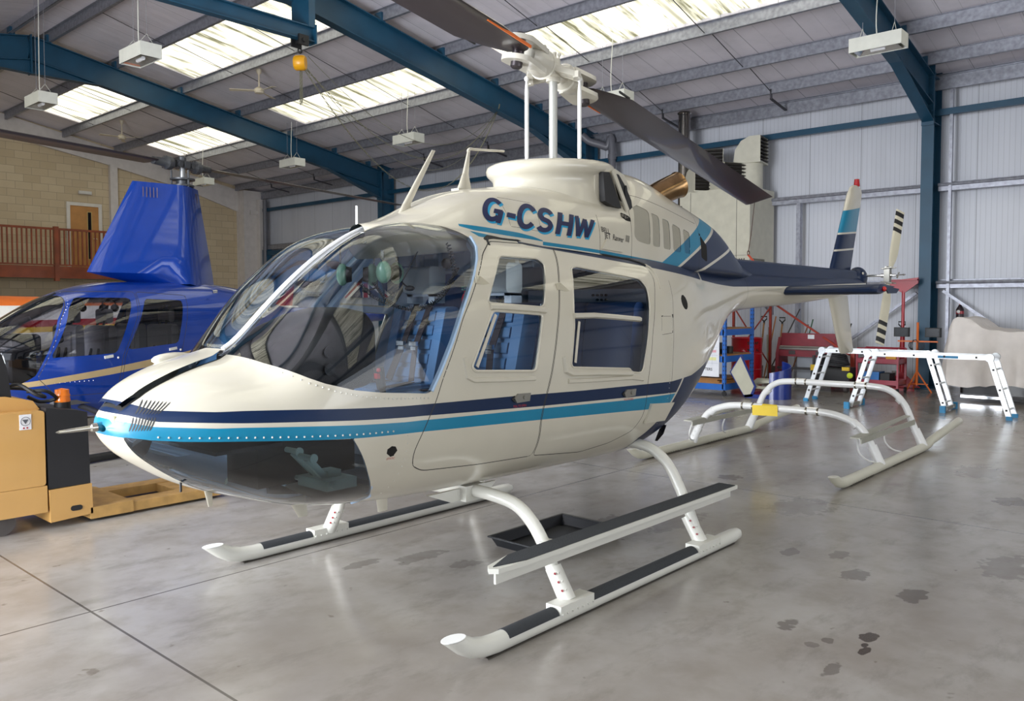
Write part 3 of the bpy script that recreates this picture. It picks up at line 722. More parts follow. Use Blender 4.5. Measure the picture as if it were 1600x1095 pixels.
# ------------------------------------------------------------------ the white helicopter
HX, HY = 1.30, 3.32
heli = thing('helicopter', 'white helicopter with navy and teal stripes standing on skids in the foreground', 'helicopter', (HX, HY, 0))
bul = lambda x: float(np.clip((x-.50)/.30, 0, 1)**2*(3-2*np.clip((x-.50)/.30, 0, 1)))*float(1-np.clip((x-1.0)/.55, 0, 1)**2*(3-2*np.clip((x-1.0)/.55, 0, 1)))
Xs = np.concatenate([np.array([0, .004, .012, .022, .034, .048, .064, .082]), np.arange(.1, 3.8, .02), np.arange(3.8, 8.46, .04)])
V, N, F = surf_mesh(CAB, Xs, 96, lambda X: float(bul(X)))
cab = Cut(V, N, F)
WS = [(.3, 2.3), (.3, 1.30), (.49, 1.285), (.52, 1.255), (.606, 1.20), (.656, 1.176), (.765, 1.144), (.885, 1.126), (1.044, 1.112), (1.125, 1.104), (1.155, 1.115), (1.212, 1.2), (1.3, 1.332), (1.41, 1.498), (1.52, 1.634), (1.594, 1.725), (1.636, 1.783), (1.655, 1.839), (1.66, 2.3)]
f_ws = lambda X, Y, Z: np.maximum(sdp(X, Z, WS), X-(1.335+.75*np.abs(Y)-.0))
f_post = lambda X, Y, Z: np.abs(Y)-.02
chtop = pl([(0, .99), (.03, .988), (.1, .977), (.18, .97), (.36, .963), (.57, .952), (.756, .944), (1, .93)])
chrear = pl([(-1, 1.02), (.4, 1.02), (.58, .99), (.638, .976), (.703, .92), (.782, .858), (.882, .796), (.944, .756), (1.2, .6)])   # x at height z
chs = pl([(0, .14), (.03, .132), (.15, .125), (.26, .12), (.4, .085), (.8, .05), (1, .05)])
f_ch = lambda X, Y, Z: np.maximum.reduce([Z-chtop(X), X-chrear(Z), chs(X)-np.abs(Y)])
D1 = rnd([(1.763, 1.822), (1.652, 1.751), (1.533, 1.616), (1.381, 1.433), (1.221, 1.165), (1.173, 1.06), (1.14, 1.005), (1.087, .911), (1.062, .85), (1.075, .785), (1.146, .750), (1.53, .722), (1.933, .706), (1.905, .895), (1.919, .964), (1.988, 1.134), (2.059, 1.361), (2.132, 1.554), (2.178, 1.652), (2.267, 1.803), (2.285, 1.826)], .03)
D2 = rnd([(2.295, 1.826), (2.275, 1.803), (2.186, 1.652), (2.14, 1.554), (2.067, 1.361), (1.996, 1.134), (1.927, .964), (1.913, .895), (1.941, .706), (2.407, .657), (2.658, .680), (2.84, .735), (2.895, .823), (2.912, 1.013), (2.992, 1.324), (3.087, 1.536), (3.165, 1.66), (3.155, 1.735), (2.996, 1.772), (2.722, 1.792)], .03)
W1U = rnd([(1.763, 1.746), (2.07, 1.743), (2.102, 1.716), (1.982, 1.482), (1.556, 1.505)], .035)
W1L = rnd([(1.585, 1.468), (1.961, 1.446), (1.865, 1.158), (1.428, 1.184), (1.405, 1.206)], .03)
W2 = rnd([(2.325, 1.70), (2.381, 1.712), (2.997, 1.656), (3.035, 1.60), (3.01, 1.50), (2.93, 1.288), (2.855, 1.087), (2.735, 1.10), (2.72, 1.122), (2.174, 1.160), (2.160, 1.178), (2.217, 1.40), (2.225, 1.46), (2.30, 1.65)], .04)
fp = lambda poly: (lambda X, Y, Z: sdp(X, Z, poly))
nt_ = pl([(.0, 1.13), (.07, 1.112), (.114, 1.09), (.287, 1.08), (.371, 1.081), (.546, 1.077), (1.003, 1.06), (1.218, 1.056), (1.686, 1.046), (2.263, 1.029), (3.193, 1.013), (3.524, 1.03), (3.9, 1.10), (4.3, 1.3)])
nb_ = pl([(.0, 1.08), (.049, 1.07), (.109, 1.048), (.281, 1.039), (.364, 1.034), (.649, 1.024), (1.003, 1.01), (1.104, 1.008), (1.918, .977), (2.886, .949), (3.6, .93)])
tt_ = pl([(.0, 1.055), (.103, 1.029), (.279, 1.018), (.363, 1.017), (1.003, .990), (1.104, .989), (1.919, .964), (2.654, .940), (3.267, .932), (4, .92)])
tb_ = pl([(.0, .99), (.1, .974), (.18, .969), (.363, .962), (.57, .951), (.756, .945), (1.004, .940), (1.105, .938), (1.862, .908), (2.668, .873), (2.913, .861), (3.195, .850), (4, .82)])
c1 = half((3.12, .80), (3.36, 1.02)); c2 = half((3.145, .80), (3.385, 1.02)); c3 = half((3.42, .62), (3.78, 1.08))
un = pl([(2.0, 1.826), (2.065, 1.816), (2.24, 1.803), (2.69, 1.772), (3.23, 1.732), (3.69, 1.70), (3.99, 1.682), (4.48, 1.656), (4.87, 1.644), (6.2, 1.672), (8.5, 1.75)])
gut = pl([(1.70, 1.80), (1.757, 1.831), (1.798, 1.846), (2.109, 1.841), (2.313, 1.834), (2.722, 1.800), (2.996, 1.780), (3.139, 1.752), (3.2, 1.735)])
wl1 = half((4.08, 1.68), (4.13, 1.76)); 
EXTRA = [[(3.092, 1.31), (3.122, 1.424), (3.265, 1.423), (3.232, 1.318)], [(1.28, .62), (1.28, 1.02), (.98, 1.04), (.98, .60)]]
seam3 = pl([(.6, 3.12), (.752, 3.15), (.879, 3.183), (1.185, 3.222), (1.423, 3.274), (1.55, 3.33), (1.70, 3.38)])
PATCH = [(1.70, .36), (1.75, .22), (1.85, .20), (2.10, .27), (2.27, .385), (2.12, .41), (1.9, .41), (1.72, .40)]
port = [(3.452+.055*math.cos(t)*.9+.05, 1.513+.05*math.sin(t)) for t in np.linspace(0, 2*PI, 15)[:-1]]
port2 = [(.945+.028*math.cos(t), .87+.024*math.sin(t)) for t in np.linspace(0, 2*PI, 11)[:-1]]
S = cab.split
S(f_ws); S(f_post); S(f_ch)
for p in (D1, D2, W1U, W1L, W2, port, port2): S(fp(p))
for fn in (nt_, nb_, tt_, tb_, un): S(lambda X, Y, Z, fn=fn: Z-fn(X))
for fn in (c1, c2, c3): S(fn)
def band(fn, w): S(lambda X, Y, Z: fn(X, Y, Z)-w); S(lambda X, Y, Z: fn(X, Y, Z)+w)
band(lambda X, Y, Z: sdp(X, Z, D1), .0022); band(lambda X, Y, Z: sdp(X, Z, D2), .0022)
band(lambda X, Y, Z: Z-gut(X)-.006, .007); band(wl1, .012)
band(lambda X, Y, Z: X-seam3(Z), .0018)
for e in EXTRA: band(lambda X, Y, Z, e=e: sdp(X, Z, e), .0013)
band(lambda X, Y, Z: X-5.22, .0015)
S(lambda X, Y, Z: sdp(X, np.abs(Y), PATCH))
# nose hatch outline, louvres
HAT = [(.045, .0), (.05, .085), (.10, .112), (.21, .125), (.314, .126), (.436, .110), (.50, .07), (.50, 0)]
HATm = [(x, -y) for x, y in HAT[::-1]][1:-1]
f_h = lambda X, Y, Z: np.maximum(sdp(X, Y, HAT+HATm), 1.07-Z)
S(f_h); S(lambda X, Y, Z: f_h(X, Y, Z)-.012)
X, Y, Z = cab.done()
inws = (f_ws(X, Y, Z) < 0) & (np.abs(Y) > .02); inch = f_ch(X, Y, Z) < 0
in1 = sdp(X, Z, D1) < 0; in2 = sdp(X, Z, D2) < 0
w1 = (sdp(X, Z, W1U) < 0) | (sdp(X, Z, W1L) < 0); w1u = sdp(X, Z, W1U) < 0; w2 = sdp(X, Z, W2) < 0
mi = np.zeros(len(X), int)          # 0 white 1 navy 2 teal 3 seam
mi[(Z < nt_(X)) & (Z > nb_(X)) & (X < 3.9)] = 1
mi[(c2(X, Y, Z) < 0) & (c3(X, Y, Z) > 0) & (Z < nt_(X)) & (X > 3)] = 1
mi[(Z < tt_(X)) & (Z > tb_(X)) & (c1(X, Y, Z) > 0)] = 2
mi[(Z < nt_(X)) & (c1(X, Y, Z) < 0) & (c2(X, Y, Z) > 0) & (X > 3)] = 0
mi[(Z < nb_(X)) & (Z > tt_(X)) & (c2(X, Y, Z) > 0)] = 0
mi[(Z > un(X)) & (X > 2.0)] = 1
mi[(Z > un(X)) & (X > 4) & (np.abs(wl1(X, Y, Z)) < .012)] = 0
mi[(sdp(X, np.abs(Y), PATCH) < 0) & (Z > 1.8)] = 2
mi[(np.abs(Z-gut(X)-.006) < .007) & (X > 1.745) & (X < 3.19)] = 3
mi[(np.abs(sdp(X, Z, D1)) < .0022) | (np.abs(sdp(X, Z, D2)) < .0022)] = 3
mi[(np.abs(X-seam3(Z)) < .0018) & (Z > .7) & (Z < 1.66)] = 3
mi[np.abs(X-5.22) < .0015] = 3
mi[(np.abs(sdp(X, Z, EXTRA[0])) < .0013)] = 3
mi[(f_h(X, Y, Z) < .012) & (f_h(X, Y, Z) > 0) & (Z > 1.05)] = 4
mi[(sdp(X, Z, port) < 0) | (sdp(X, Z, port2) < 0)] = 4
seamz = (mi == 3) | (mi == 4)
HM = [WHITE, NAVY, TEAL, SEAM, mat('deep_recess', '#141210', 0.9)]
door1 = in1 & ~w1 & (mi != 3); door2 = in2 & ~w2 & (mi != 3)
hatch = (f_h(X, Y, Z) < 0)
shell = ~inws & ~inch & ~(in1 & ~(mi == 3)) & ~(in2 & ~(mi == 3)) & ~hatch
cab.part('fuselage', shell, mi, HM, heli)
LINER = mat('cabin_lining', '#b9c6d6', 0.7)
inner = (X > .5) & (X < 3.35) & ~inws & ~inch & ~w1 & ~w2 & (Z > .62)
cab.part('cabin_lining', inner, None, LINER, heli, off=-.02)
for sd, yy in (('left', Y < 0), ('right', Y > 0)):
    cab.part('windshield', inws & yy, None, WIN, heli, off=-.001)
    cab.part('chin_window', inch & yy, None, WING, heli, off=-.001)
hp = cab.part('nose_hatch', hatch, mi, HM, heli, off=.004)
hp.rotation_euler = (0, math.radians(-1.0), 0); hp.location = (0, 0, .004)
doors = {}
for sgn in (-1, 1):
    yy = (Y*sgn > 0)
    a = cab.part('front_door', door1 & yy, mi, HM, heli); b_ = cab.part('rear_door', door2 & yy, mi, HM, heli)
    cab.part('upper_pane', in1 & w1u & yy, None, WIN, a); cab.part('lower_pane', in1 & w1 & ~w1u & yy, None, WIN, a); cab.part('window_pane', in2 & w2 & yy, None, WIN, b_)
    doors[sgn] = (a, b_)
def ycab(x, z, sgn=-1):            # y of the cabin skin at (x, z)
    zt, zb, w, zc, nu, nl = [float(knots(CAB[k])(x)) for k in ('zt', 'zb', 'w', 'zc', 'nu', 'nl')]
    H, n = ((zt-zc), nu) if z >= zc else ((zc-zb), nl); t = min(.999, abs(z-zc)/H)
    return sgn*w*(1-t**n)**(1/n)
def rim(mb, poly, r=.006, sgn=-1, closed=True, off=0.0, m=0):
    pts = [(x, ycab(x, z, sgn)+off*sgn, z) for x, z in poly]
    if closed: pts = pts+[pts[0], pts[1]]
    return mb.tube(pts, r, 6, m, cap=not closed)
for sgn in (-1, 1):
    a, b_ = doors[sgn]
    mb = MB(); rim(mb, W1U, .006, sgn); rim(mb, W1L, .008, sgn)
    bar = [(1.575, 1.485), (1.70, 1.482), (1.85, 1.474), (1.985, 1.465)]; rim(mb, bar, .016, sgn, False, .004)
    bot = [(1.36, 1.25), (1.375, 1.16), (1.42, 1.142), (1.6, 1.132), (1.86, 1.122)]; rim(mb, rnd(bot, .02)[6:-6] if 0 else bot, .014, sgn, False, -.004)
    obj('window_frame', mb, WHITE, a)
    mb = MB(); rim(mb, W2, .006, sgn); bar = [(2.215, 1.435), (2.4, 1.436), (2.6, 1.425), (2.86, 1.408)]; rim(mb, bar, .016, sgn, False, .006)
    bot = [(2.10, 1.22), (2.11, 1.145), (2.16, 1.128), (2.4, 1.116), (2.74, 1.094)]; rim(mb, bot, .016, sgn, False, .002)
    rim(mb, [(2.13, 1.09), (2.3, 1.082), (2.74, 1.068), (2.86, 1.052)], .016, sgn, False, -.004)
    obj('window_frame', mb, WHITE, b_)
    mb = MB(); mb.beam((1.435, ycab(1.435, 1.2, sgn)+.006*sgn, 1.205), (1.60, ycab(1.6, 1.45, sgn)+.006*sgn, 1.448), .018, .004, (0, sgn, 0)); obj('pane_strip', mb, WHITE, a)
    mb = MB(); mb.beam((2.19, ycab(2.19, 1.18, sgn)+.006*sgn, 1.185), (2.255, ycab(2.25, 1.40, sgn)+.006*sgn, 1.405), .018, .004, (0, sgn, 0)); obj('pane_strip', mb, WHITE, b_)
    for dr_, hx, hz in ((a, 1.69, 1.041), (b_, 2.65, .988)):
        y_ = ycab(hx+.05, hz, sgn); mb = MB()
        mb.prism([(hx, y_+.002*sgn, hz-.006), (hx+.02, y_, hz-.03), (hx+.115, y_, hz-.028), (hx+.125, y_, hz+.012), (hx+.03, y_, hz+.014)], (0, .010*sgn, 0)); mb.cyl((hx+.075, y_, hz-.006), (hx+.075, y_+.016*sgn, hz-.006), .011, 12)
        obj('door_handle', mb, mat('handle_grey', '#8d8a82', .35, .5), dr_)
        mb = MB(); mb.prism([(hx-.015, y_, hz-.008), (hx+.004, y_, hz-.026), (hx+.008, y_, hz+.006)], (0, .006*sgn, 0)); obj('handle_recess', mb, BLACK, dr_)
    for dr_, pts in ((a, ((1.53, 1.616),)), (b_, ((2.14, 1.595),))):
        for hx, hz in pts:
            y_ = ycab(hx, hz, sgn); mb = MB()
            mb.prism([(hx-.012, y_, hz-.018), (hx+.014, y_, hz-.02), (hx+.10, y_*.995, hz-.035), (hx+.098, y_*.995, hz-.026), (hx+.014, y_, hz+.018), (hx-.012, y_, hz+.016)], (0, .012*sgn, 0)); mb.cyl((hx, y_, hz-.02), (hx, y_+.016*sgn, hz+.018), .007, 8)
            obj('hinge', mb, mat('hinge_cream', '#c3bca6', .45), dr_)
    y_ = ycab(3.12, 1.545, sgn)
for sgn in (-1, 1):
    mb = MB(); gp = [(1.742, 1.80), (1.752, 1.822), (1.775, 1.838), (1.82, 1.843), (2.109, 1.839), (2.313, 1.832), (2.722, 1.799), (2.996, 1.779), (3.10, 1.762), (3.15, 1.745)]
    mb.tube([(x, ycab(x, z, sgn)+.001*sgn, z) for x, z in gp], .0065, 6); obj('door_seal', mb, BLACK, heli)
    mb = MB(); gp = [(3.15, 1.75), (3.19, 1.732), (3.215, 1.70), (3.21, 1.65), (3.19, 1.60)]
    mb.tube([(x, ycab(x, z, sgn)+.002*sgn, z) for x, z in gp], [.008, .009, .009, .007, .004], 8); obj('drip_rail', mb, WHITE, heli)
# windshield edging, post and rivets
mb = MB()
zt_ = knots(CAB['zt'])
mb.tube([(x, 0, float(zt_(x))+.002) for x in np.linspace(.52, 1.42, 24)], .017, 8, flat=.6)
obj('windshield_post', mb, mat('post_white', '#e6e8ec', .35, coat=.5), heli)
mb = MB()
def riv(x, y, z, n, r=.0045): mb.ball((x+n[0]*.001, y+n[1]*.001, z+n[2]*.001), r, n=6)
low = [(.50, 1.268), (.53, 1.228), (.606, 1.178), (.70, 1.14), (.80, 1.115), (.93, 1.097), (1.05, 1.09), (1.14, 1.084)]
lz = pl(low)
for sgn in (-1, 1):
    for x in np.arange(.50, 1.15, .021): z = float(lz(x)); riv(x, ycab(x, z, sgn), z, (0, sgn, 0))
    for x in np.arange(.115, .95, .0285): z = float(tb_(x))+.016; riv(x, ycab(x, z, sgn), z, (0, sgn, 0))
    for x, z in [(1.02-.0*k, .93-.035*k) for k in range(9)]: riv(x, ycab(x, z, sgn), z, (0, sgn, 0), .003)
    for x, z in [(1.20+.0*k, 1.06-.035*k) for k in range(0)]: riv(x, ycab(x, z, sgn), z, (0, sgn, 0), .003)
    for k in range(22):
        t = k/21; x = 1.20+(1.66-1.20)*t+.02; z = float(np.interp(x-.03, [1.155, 1.212, 1.3, 1.41, 1.52, 1.594, 1.636, 1.67], [1.115, 1.2, 1.332, 1.498, 1.634, 1.725, 1.783, 1.83])); riv(x, ycab(x, z, sgn), z, (0, sgn, 0), .0028)
    for k in range(28):
        z = .75+k*.032; x = float(seam3(z))-.03; riv(x, ycab(x, z, sgn), z, (0, sgn, 0), .0025)
obj('rivets', mb, mat('rivet_heads', '#cfccc2', .35, .2), heli)
mb = MB()
for sgn in (-1, 1):
    mb = MB(); pts = [(x, ycab(x, z, sgn)*.985, z-.004) for x, z in WS[10:18]]; mb.tube(pts, .014, 8, flat=.7); obj('window_edging', mb, mat('edging_pale_blue', '#a9c4e0', .4), heli)
    mb = MB(); pts = [(x, ycab(x, z, sgn)*.985, z) for z, x in [(.58, 1.0), (.638, .985), (.703, .93), (.782, .868), (.882, .806), (.944, .766)]]; mb.tube(pts, .007, 6); obj('chin_edging', mb, mat('edging_pale_blue', '#a9c4e0', .4), heli)
mb = MB()
for k in range(8):
    for (xa, za, xb, zb_) in ((.103+.0092*k, 1.128-.0012*k, .066+.0078*k, 1.076), (.058+.0078*k, 1.064, .041+.0072*k, 1.012+.0004*k)):
        L_ = []; R_ = []
        for i in range(7):
            t = i/6; x = xa+(xb-xa)*t; z = za+(zb_-za)*t; w_ = .0021*(1 if 0 < i < 6 else .4)
            for lst, dx in ((L_, -w_), (R_, w_)): lst.append((x+dx, ycab(x+dx, z)-.0012, z))
        mb.add(L_+R_, [(i, i+1, 8+i, 7+i) for i in range(6)])
obj('cooling_louvres', mb, BLACK, heli)
# centre keel, pitot, belly aerials
mb = MB(); mb.lathe([(.0, -.185), (.006, -.17), (.0085, -.12), (.010, -.06), (.016, -.055), (.018, -.035), (.014, -.03)], (.02, 0, 1.02), ax=(1, 0, .03), n=14)
obj('pitot_tube', mb, mat('polished_pitot', '#b9b6ac', .15, .95), heli)
mb = MB(); mb.lathe([(.016, -.04), (.022, .0), (.03, .04)], (.02, 0, 1.02), ax=(1, 0, .03), n=14); obj('pitot_mount', mb, TEAL, heli)
def fin_mb(A, B, ca, cb, th, ta=None):
    """tapered aerofoil blade from A to B; chords along +x"""
    mb = MB(); A = Vector(A); B = Vector(B); vs = []; n = 9
    prof = [(0, 0), (.06, .55), (.18, .9), (.35, 1), (.6, .75), (.85, .3), (1, .03)]
    ring = [(u, v) for u, v in prof]+[(u, -v) for u, v in prof[::-1][0:-1]]
    nrm = (B-A).cross(Vector((1, 0, 0))).normalized()
    for P, c, t in ((A, ca, th), (B, cb, ta or th*cb/ca)):
        for u, v in ring: vs.append(P+Vector((u*c, 0, 0))+nrm*v*t/2)
    k = len(ring); mb.add(vs, [(i, (i+1) % k, k+(i+1) % k, k+i) for i in range(k)]+[list(range(k)), list(range(k, 2*k))[::-1]])
    return mb
mb = fin_mb((.80, -.05, .60), (.86, -.05, .50), .10, .05, .012); obj('belly_aerial', mb, WHITE, heli)
mb = fin_mb((.42, 0, .70), (.44, 0, .62), .04, .02, .01); obj('belly_aerial', mb, WHITE, heli)
mb = fin_mb((1.16, -.25, .575), (1.17, -.25, .50), .07, .06, .012); obj('belly_aerial', mb, WHITE, heli)
mb = MB(); mb.cyl((.27, -.1, .78), (.27, -.1, .73), .005, 8); obj('drain_pin', mb, BLACK, heli)
# chin: nose step panel and cooling vents rim
# roof aerials
mb = fin_mb((1.50, 0, 1.94), (1.555, 0, 2.03), .13, .055, .03, .02); t2 = fin_mb((1.555, 0, 2.03), (1.765, 0, 2.34), .055, .028, .02, .008); mb.add(t2.v, t2.f); obj('roof_aerial', mb, WHITE, heli)
mb = fin_mb((1.955, 0, 2.145), (2.0, 0, 2.24), .12, .05, .03, .018); t2 = fin_mb((2.0, 0, 2.24), (2.045, 0, 2.385), .05, .02, .018, .01); mb.add(t2.v, t2.f); mb.tube(bez([(2.045, 0, 2.37), (2.06, 0, 2.387), (2.12, 0, 2.392), (2.35, 0, 2.415)], 5), [.009]*6+[.008]*5+[.007]*5, 8); mb.box((1.94, -.03, 2.13), (2.09, .03, 2.15)); obj('roof_aerial', mb, WHITE, heli)
mb = MB(); mb.tube([(1.276, .03, 1.90), (1.276, .03, 1.995)], .006, 8); obj('temperature_probe', mb, CHROME, heli)
mb = MB(); mb.ball((.40, .20, 1.255), .07, n=18, sc=(1.5, .7, .45)); obj('nose_scoop', mb, WHITE, heli)
mb = MB(); mb.rbox((.012, -.09, 1.035), (.05, .07, 1.065), .01); obj('hatch_latch_plate', mb, mat('primer_cream', '#cdc9a2', .6), heli)
# upper cowling
XB = np.concatenate([np.array([1.252, 1.256, 1.265, 1.28]), np.arange(1.3, 5.48, .025)])
V, N, F = surf_mesh(COWL, XB, 64)
cow = Cut(V, N, F); S = cow.split
cl = pl([(2.18, 1.846), (2.72, 1.822), (2.93, 1.809), (3.5, 1.776), (4.1, 1.735)])
L1 = half((3.488, 1.80), (4.124, 2.085)); L1b = half((4.0, 2.02), (4.20, 2.13)); L2 = half((3.665, 1.755), (4.276, 2.012)); L3 = half((3.70, 1.748), (4.296, 1.995)); L4 = half((4.102, 1.75), (4.498, 1.863))
VENT = [rnd([(3.131, 2.117), (3.167, 2.137), (3.295, 2.106), (3.282, 1.883), (3.134, 1.90), (3.092, 1.93)], .02), rnd([(3.332, 2.096), (3.421, 2.083), (3.407, 1.874), (3.314, 1.881)], .02), rnd([(3.464, 2.074), (3.561, 2.062), (3.56, 1.865), (3.46, 1.872)], .02), rnd([(3.603, 2.05), (3.734, 2.03), (3.726, 1.856), (3.603, 1.863)], .025), rnd([(3.778, 2.029), (3.892, 2.01), (3.879, 1.86), (3.79, 1.855)], .025)]
INL = [(4.083, 2.011), (4.201, 1.933), (4.2, 1.81), (4.087, 1.842)]
SLT = [(2.977, 2.077), (2.985, 2.045), (3.03, 2.022), (3.075, 2.02), (3.078, 2.05), (3.02, 2.07)]
S(lambda X, Y, Z: Z-cl(X)); S(lambda X, Y, Z: Z-cl(X)+.02); S(L1); S(L2); S(L3); band(L4, .011)
cle0 = pl([(1.25, 1.72), (1.9, 1.80), (2.1, 1.826), (2.18, 1.820), (2.72, 1.795), (2.93, 1.782), (3.5, 1.748), (4.1, 1.705), (5.5, 1.70)])
S(lambda X, Y, Z: Z-cle0(X))
pt_ = pl([(1.62, 1.912), (1.73, 1.905), (2.018, 1.884), (2.13, 1.868), (2.22, 1.846)]); pb_ = pl([(1.62, 1.905), (1.731, 1.879), (1.949, 1.862), (2.1, 1.853), (2.22, 1.844)])
S(lambda X, Y, Z: Z-pt_(X)); S(lambda X, Y, Z: Z-pb_(X))
for v in VENT+[INL, SLT]: S(fp(v))
sA = pl([(1.7, 3.045), (2.088, 3.077), (2.29, 3.172), (2.45, 3.22)]); sB = pl([(1.7, 2.705), (2.026, 2.72)]); sC = pl([(1.7, 4.03), (2.161, 4.093), (2.3, 4.11)]); sD = pl([(3.1, 2.205), (4.1, 2.08)])
for s_ in (sA, sB, sC): band(lambda X, Y, Z, s_=s_: X-s_(Z), .0018)
band(lambda X, Y, Z: Z-sD(X), .0016)
band(lambda X, Y, Z: sdp(X, Z, [(1.97, 1.915), (2.19, 1.90), (2.19, 2.06), (1.96, 2.08)]), .001)
X, Y, Z = cow.done(); mi = np.zeros(len(X), int)
mi[(Z < cl(X)) & (Z > cl(X)-.02) & (X > 2.2) & (L1(X, Y, Z) > 0)] = 2
mi[(Z < pt_(X)) & (Z > pb_(X)) & (X > 1.64) & (X < 2.2)] = 2
mi[(L1(X, Y, Z) < 0) & (L2(X, Y, Z) > 0)] = 2
mi[L3(X, Y, Z) < 0] = 1
mi[(np.abs(L4(X, Y, Z)) < .011) & (L3(X, Y, Z) < 0)] = 0
mi[(np.abs(X-sA(Z)) < .0018)] = 3; mi[(np.abs(X-sB(Z)) < .0018) & (Z < 2.03)] = 3; mi[(np.abs(X-sC(Z)) < .0018)] = 3; mi[(np.abs(Z-sD(X)) < .0016) & (X > 3.12) & (X < 4.05)] = 3
mi[np.abs(sdp(X, Z, [(1.97, 1.915), (2.19, 1.90), (2.19, 2.06), (1.96, 2.08)])) < .001] = 3
mi[(sdp(X, Z, INL) < 0) | (sdp(X, Z, SLT) < 0)] = 4
vent = np.zeros(len(X), bool)
for v in VENT: vent |= sdp(X, Z, v) < 0
# perforated screens keep the colour painted over them
def screen(name, c):
    m, nt, b = node_mat(name); tc = nt.nodes.new('ShaderNodeTexCoord'); s = nt.nodes.new('ShaderNodeSeparateXYZ'); nt.links.new(tc.outputs['Object'], s.inputs[0])
    a = M_(nt, 'ABSOLUTE', M_(nt, 'SINE', M_(nt, 'MULTIPLY', M_(nt, 'ADD', s.outputs[0], s.outputs[2]), 380))); d = M_(nt, 'ABSOLUTE', M_(nt, 'SINE', M_(nt, 'MULTIPLY', M_(nt, 'SUBTRACT', s.outputs[0], s.outputs[2]), 380)))
    h = M_(nt, 'MULTIPLY', smooth(nt, a, .35, .6), smooth(nt, d, .35, .6))
    nt.links.new(mixc(nt, h, lin(c), lin('#3d3a36')), b.inputs['Base Color']); b.inputs['Roughness'].default_value = .6; return m
CM = HM[:4]+[HM[4]]+[screen('screen_cream', '#c9c4b2'), screen('screen_teal', '#0b7ba8'), screen('screen_navy', '#0d2450')]
mv = np.where(mi == 2, 6, np.where(mi == 1, 7, 5)); mi2 = np.where(vent, mv, mi)
cle = pl([(1.25, 1.72), (1.9, 1.80), (2.1, 1.826), (2.18, 1.820), (2.72, 1.795), (2.93, 1.782), (3.5, 1.748), (4.1, 1.705), (5.5, 1.70)])
up = Z > cle(X)
cw = cow.part('cowling', up & ~(vent & (Y < 0)), mi2, CM, heli)
for v in VENT: cow.part('vent_screen', up & (sdp(X, Z, v) < 0) & (Y < 0), mi2, CM, cw, off=-.002)
def ycow(x, z, sgn=-1):
    zt, zb, w, zc, nu, nl = [float(knots(COWL[k])(x)) for k in ('zt', 'zb', 'w', 'zc', 'nu', 'nl')]
    H, n = ((zt-zc), nu) if z >= zc else ((zc-zb), nl); t = min(.999, abs(z-zc)/H)
    return sgn*w*(1-t**n)**(1/n)
# registration letters, wrapped on the cowling side
def letter(txt, size, base, mats, off, name, parent, bold=0., dx=0., dz=0., width=1., shear=0., sgn=-1, yf=ycow, slope=None, grow=0.):
    t = text_mb(txt, size, bold, shear, 1.0, width)
    c = Cut(np.array(t.v), np.tile(np.array([0., 0., 1.]), (len(t.v), 1)), np.zeros((0, 4), int)); c.I = [list(f) for f in t.f]
    x1 = max(p[0] for p in t.v)
    for k in range(1, int(x1/.04)+1): c.split(lambda X, Y, Z, k=k: X-.04*k)
    for k in range(1, 8): c.split(lambda X, Y, Z, k=k: Y-size*.1*k)
    vs = []
    for p in c.V:
        g = 1+grow*p[0]/x1; x = base[0]+p[0]+dx; z = base[1]+p[1]*g+dz+(slope or 0)*p[0]; vs.append((x, yf(x, z, sgn)+off*sgn, z))
    mb = MB(); mb.add(vs, c.I); return mb
sl = -.062; WTXT = 1.0
def strokes(glyphs, size, wd):
    """grotesque capitals drawn as constant-width strokes; returns (vertices, faces) in the XY plane"""
    mb = MB(); x0 = 0
    for g in glyphs:
        w, paths = GL[g]; w *= size
        for path in paths:
            P = [Vector((x0+p[0]*w, p[1]*size)) for p in path]; L_, R_ = [], []
            for i, p in enumerate(P):
                d0 = (P[i]-P[i-1]).normalized() if i else (P[1]-P[0]).normalized(); d1 = (P[i+1]-P[i]).normalized() if i < len(P)-1 else d0
                n0 = Vector((-d0.y, d0.x)); n1 = Vector((-d1.y, d1.x)); n = (n0+n1).normalized(); n *= (wd/2)/max(.35, n.dot(n0)); L_.append(p+n); R_.append(p-n)
            k = len(P); mb.add([(q.x, q.y, 0) for q in L_+R_], [(i, i+1, k+i+1, k+i) for i in range(k-1)])
        x0 += w+GAP.get(g, .17)*size
    return mb
def el(a0, a1, n=18, cx=.5, cy=.5, rx=.42, ry=.42): return [(cx+rx*math.cos(math.radians(a0+(a1-a0)*i/n)), cy+ry*math.sin(math.radians(a0+(a1-a0)*i/n))) for i in range(n+1)]
GL = {'G': (.74, [el(40, 322, 26), [(.92, .0), (.92, .50)], [(.55, .44), (1.0, .44)]]), '-': (.36, [[(0, .40), (1, .40)]]), 'C': (.72, [el(35, 325, 26)]),
      'S': (.62, [el(25, 250, 14, .5, .715, .37, .21)+el(82, -150, 15, .5, .285, .39, .21)]), 'H': (.58, [[(.1, 0), (.1, 1)], [(.9, 0), (.9, 1)], [(.1, .52), (.9, .52)]]),
      'W': (.86, [[(.06, 1), (.27, .04)], [(.27, .04), (.5, .93)], [(.5, .93), (.73, .04)], [(.73, .04), (.94, 1)]])}
GAP = {}
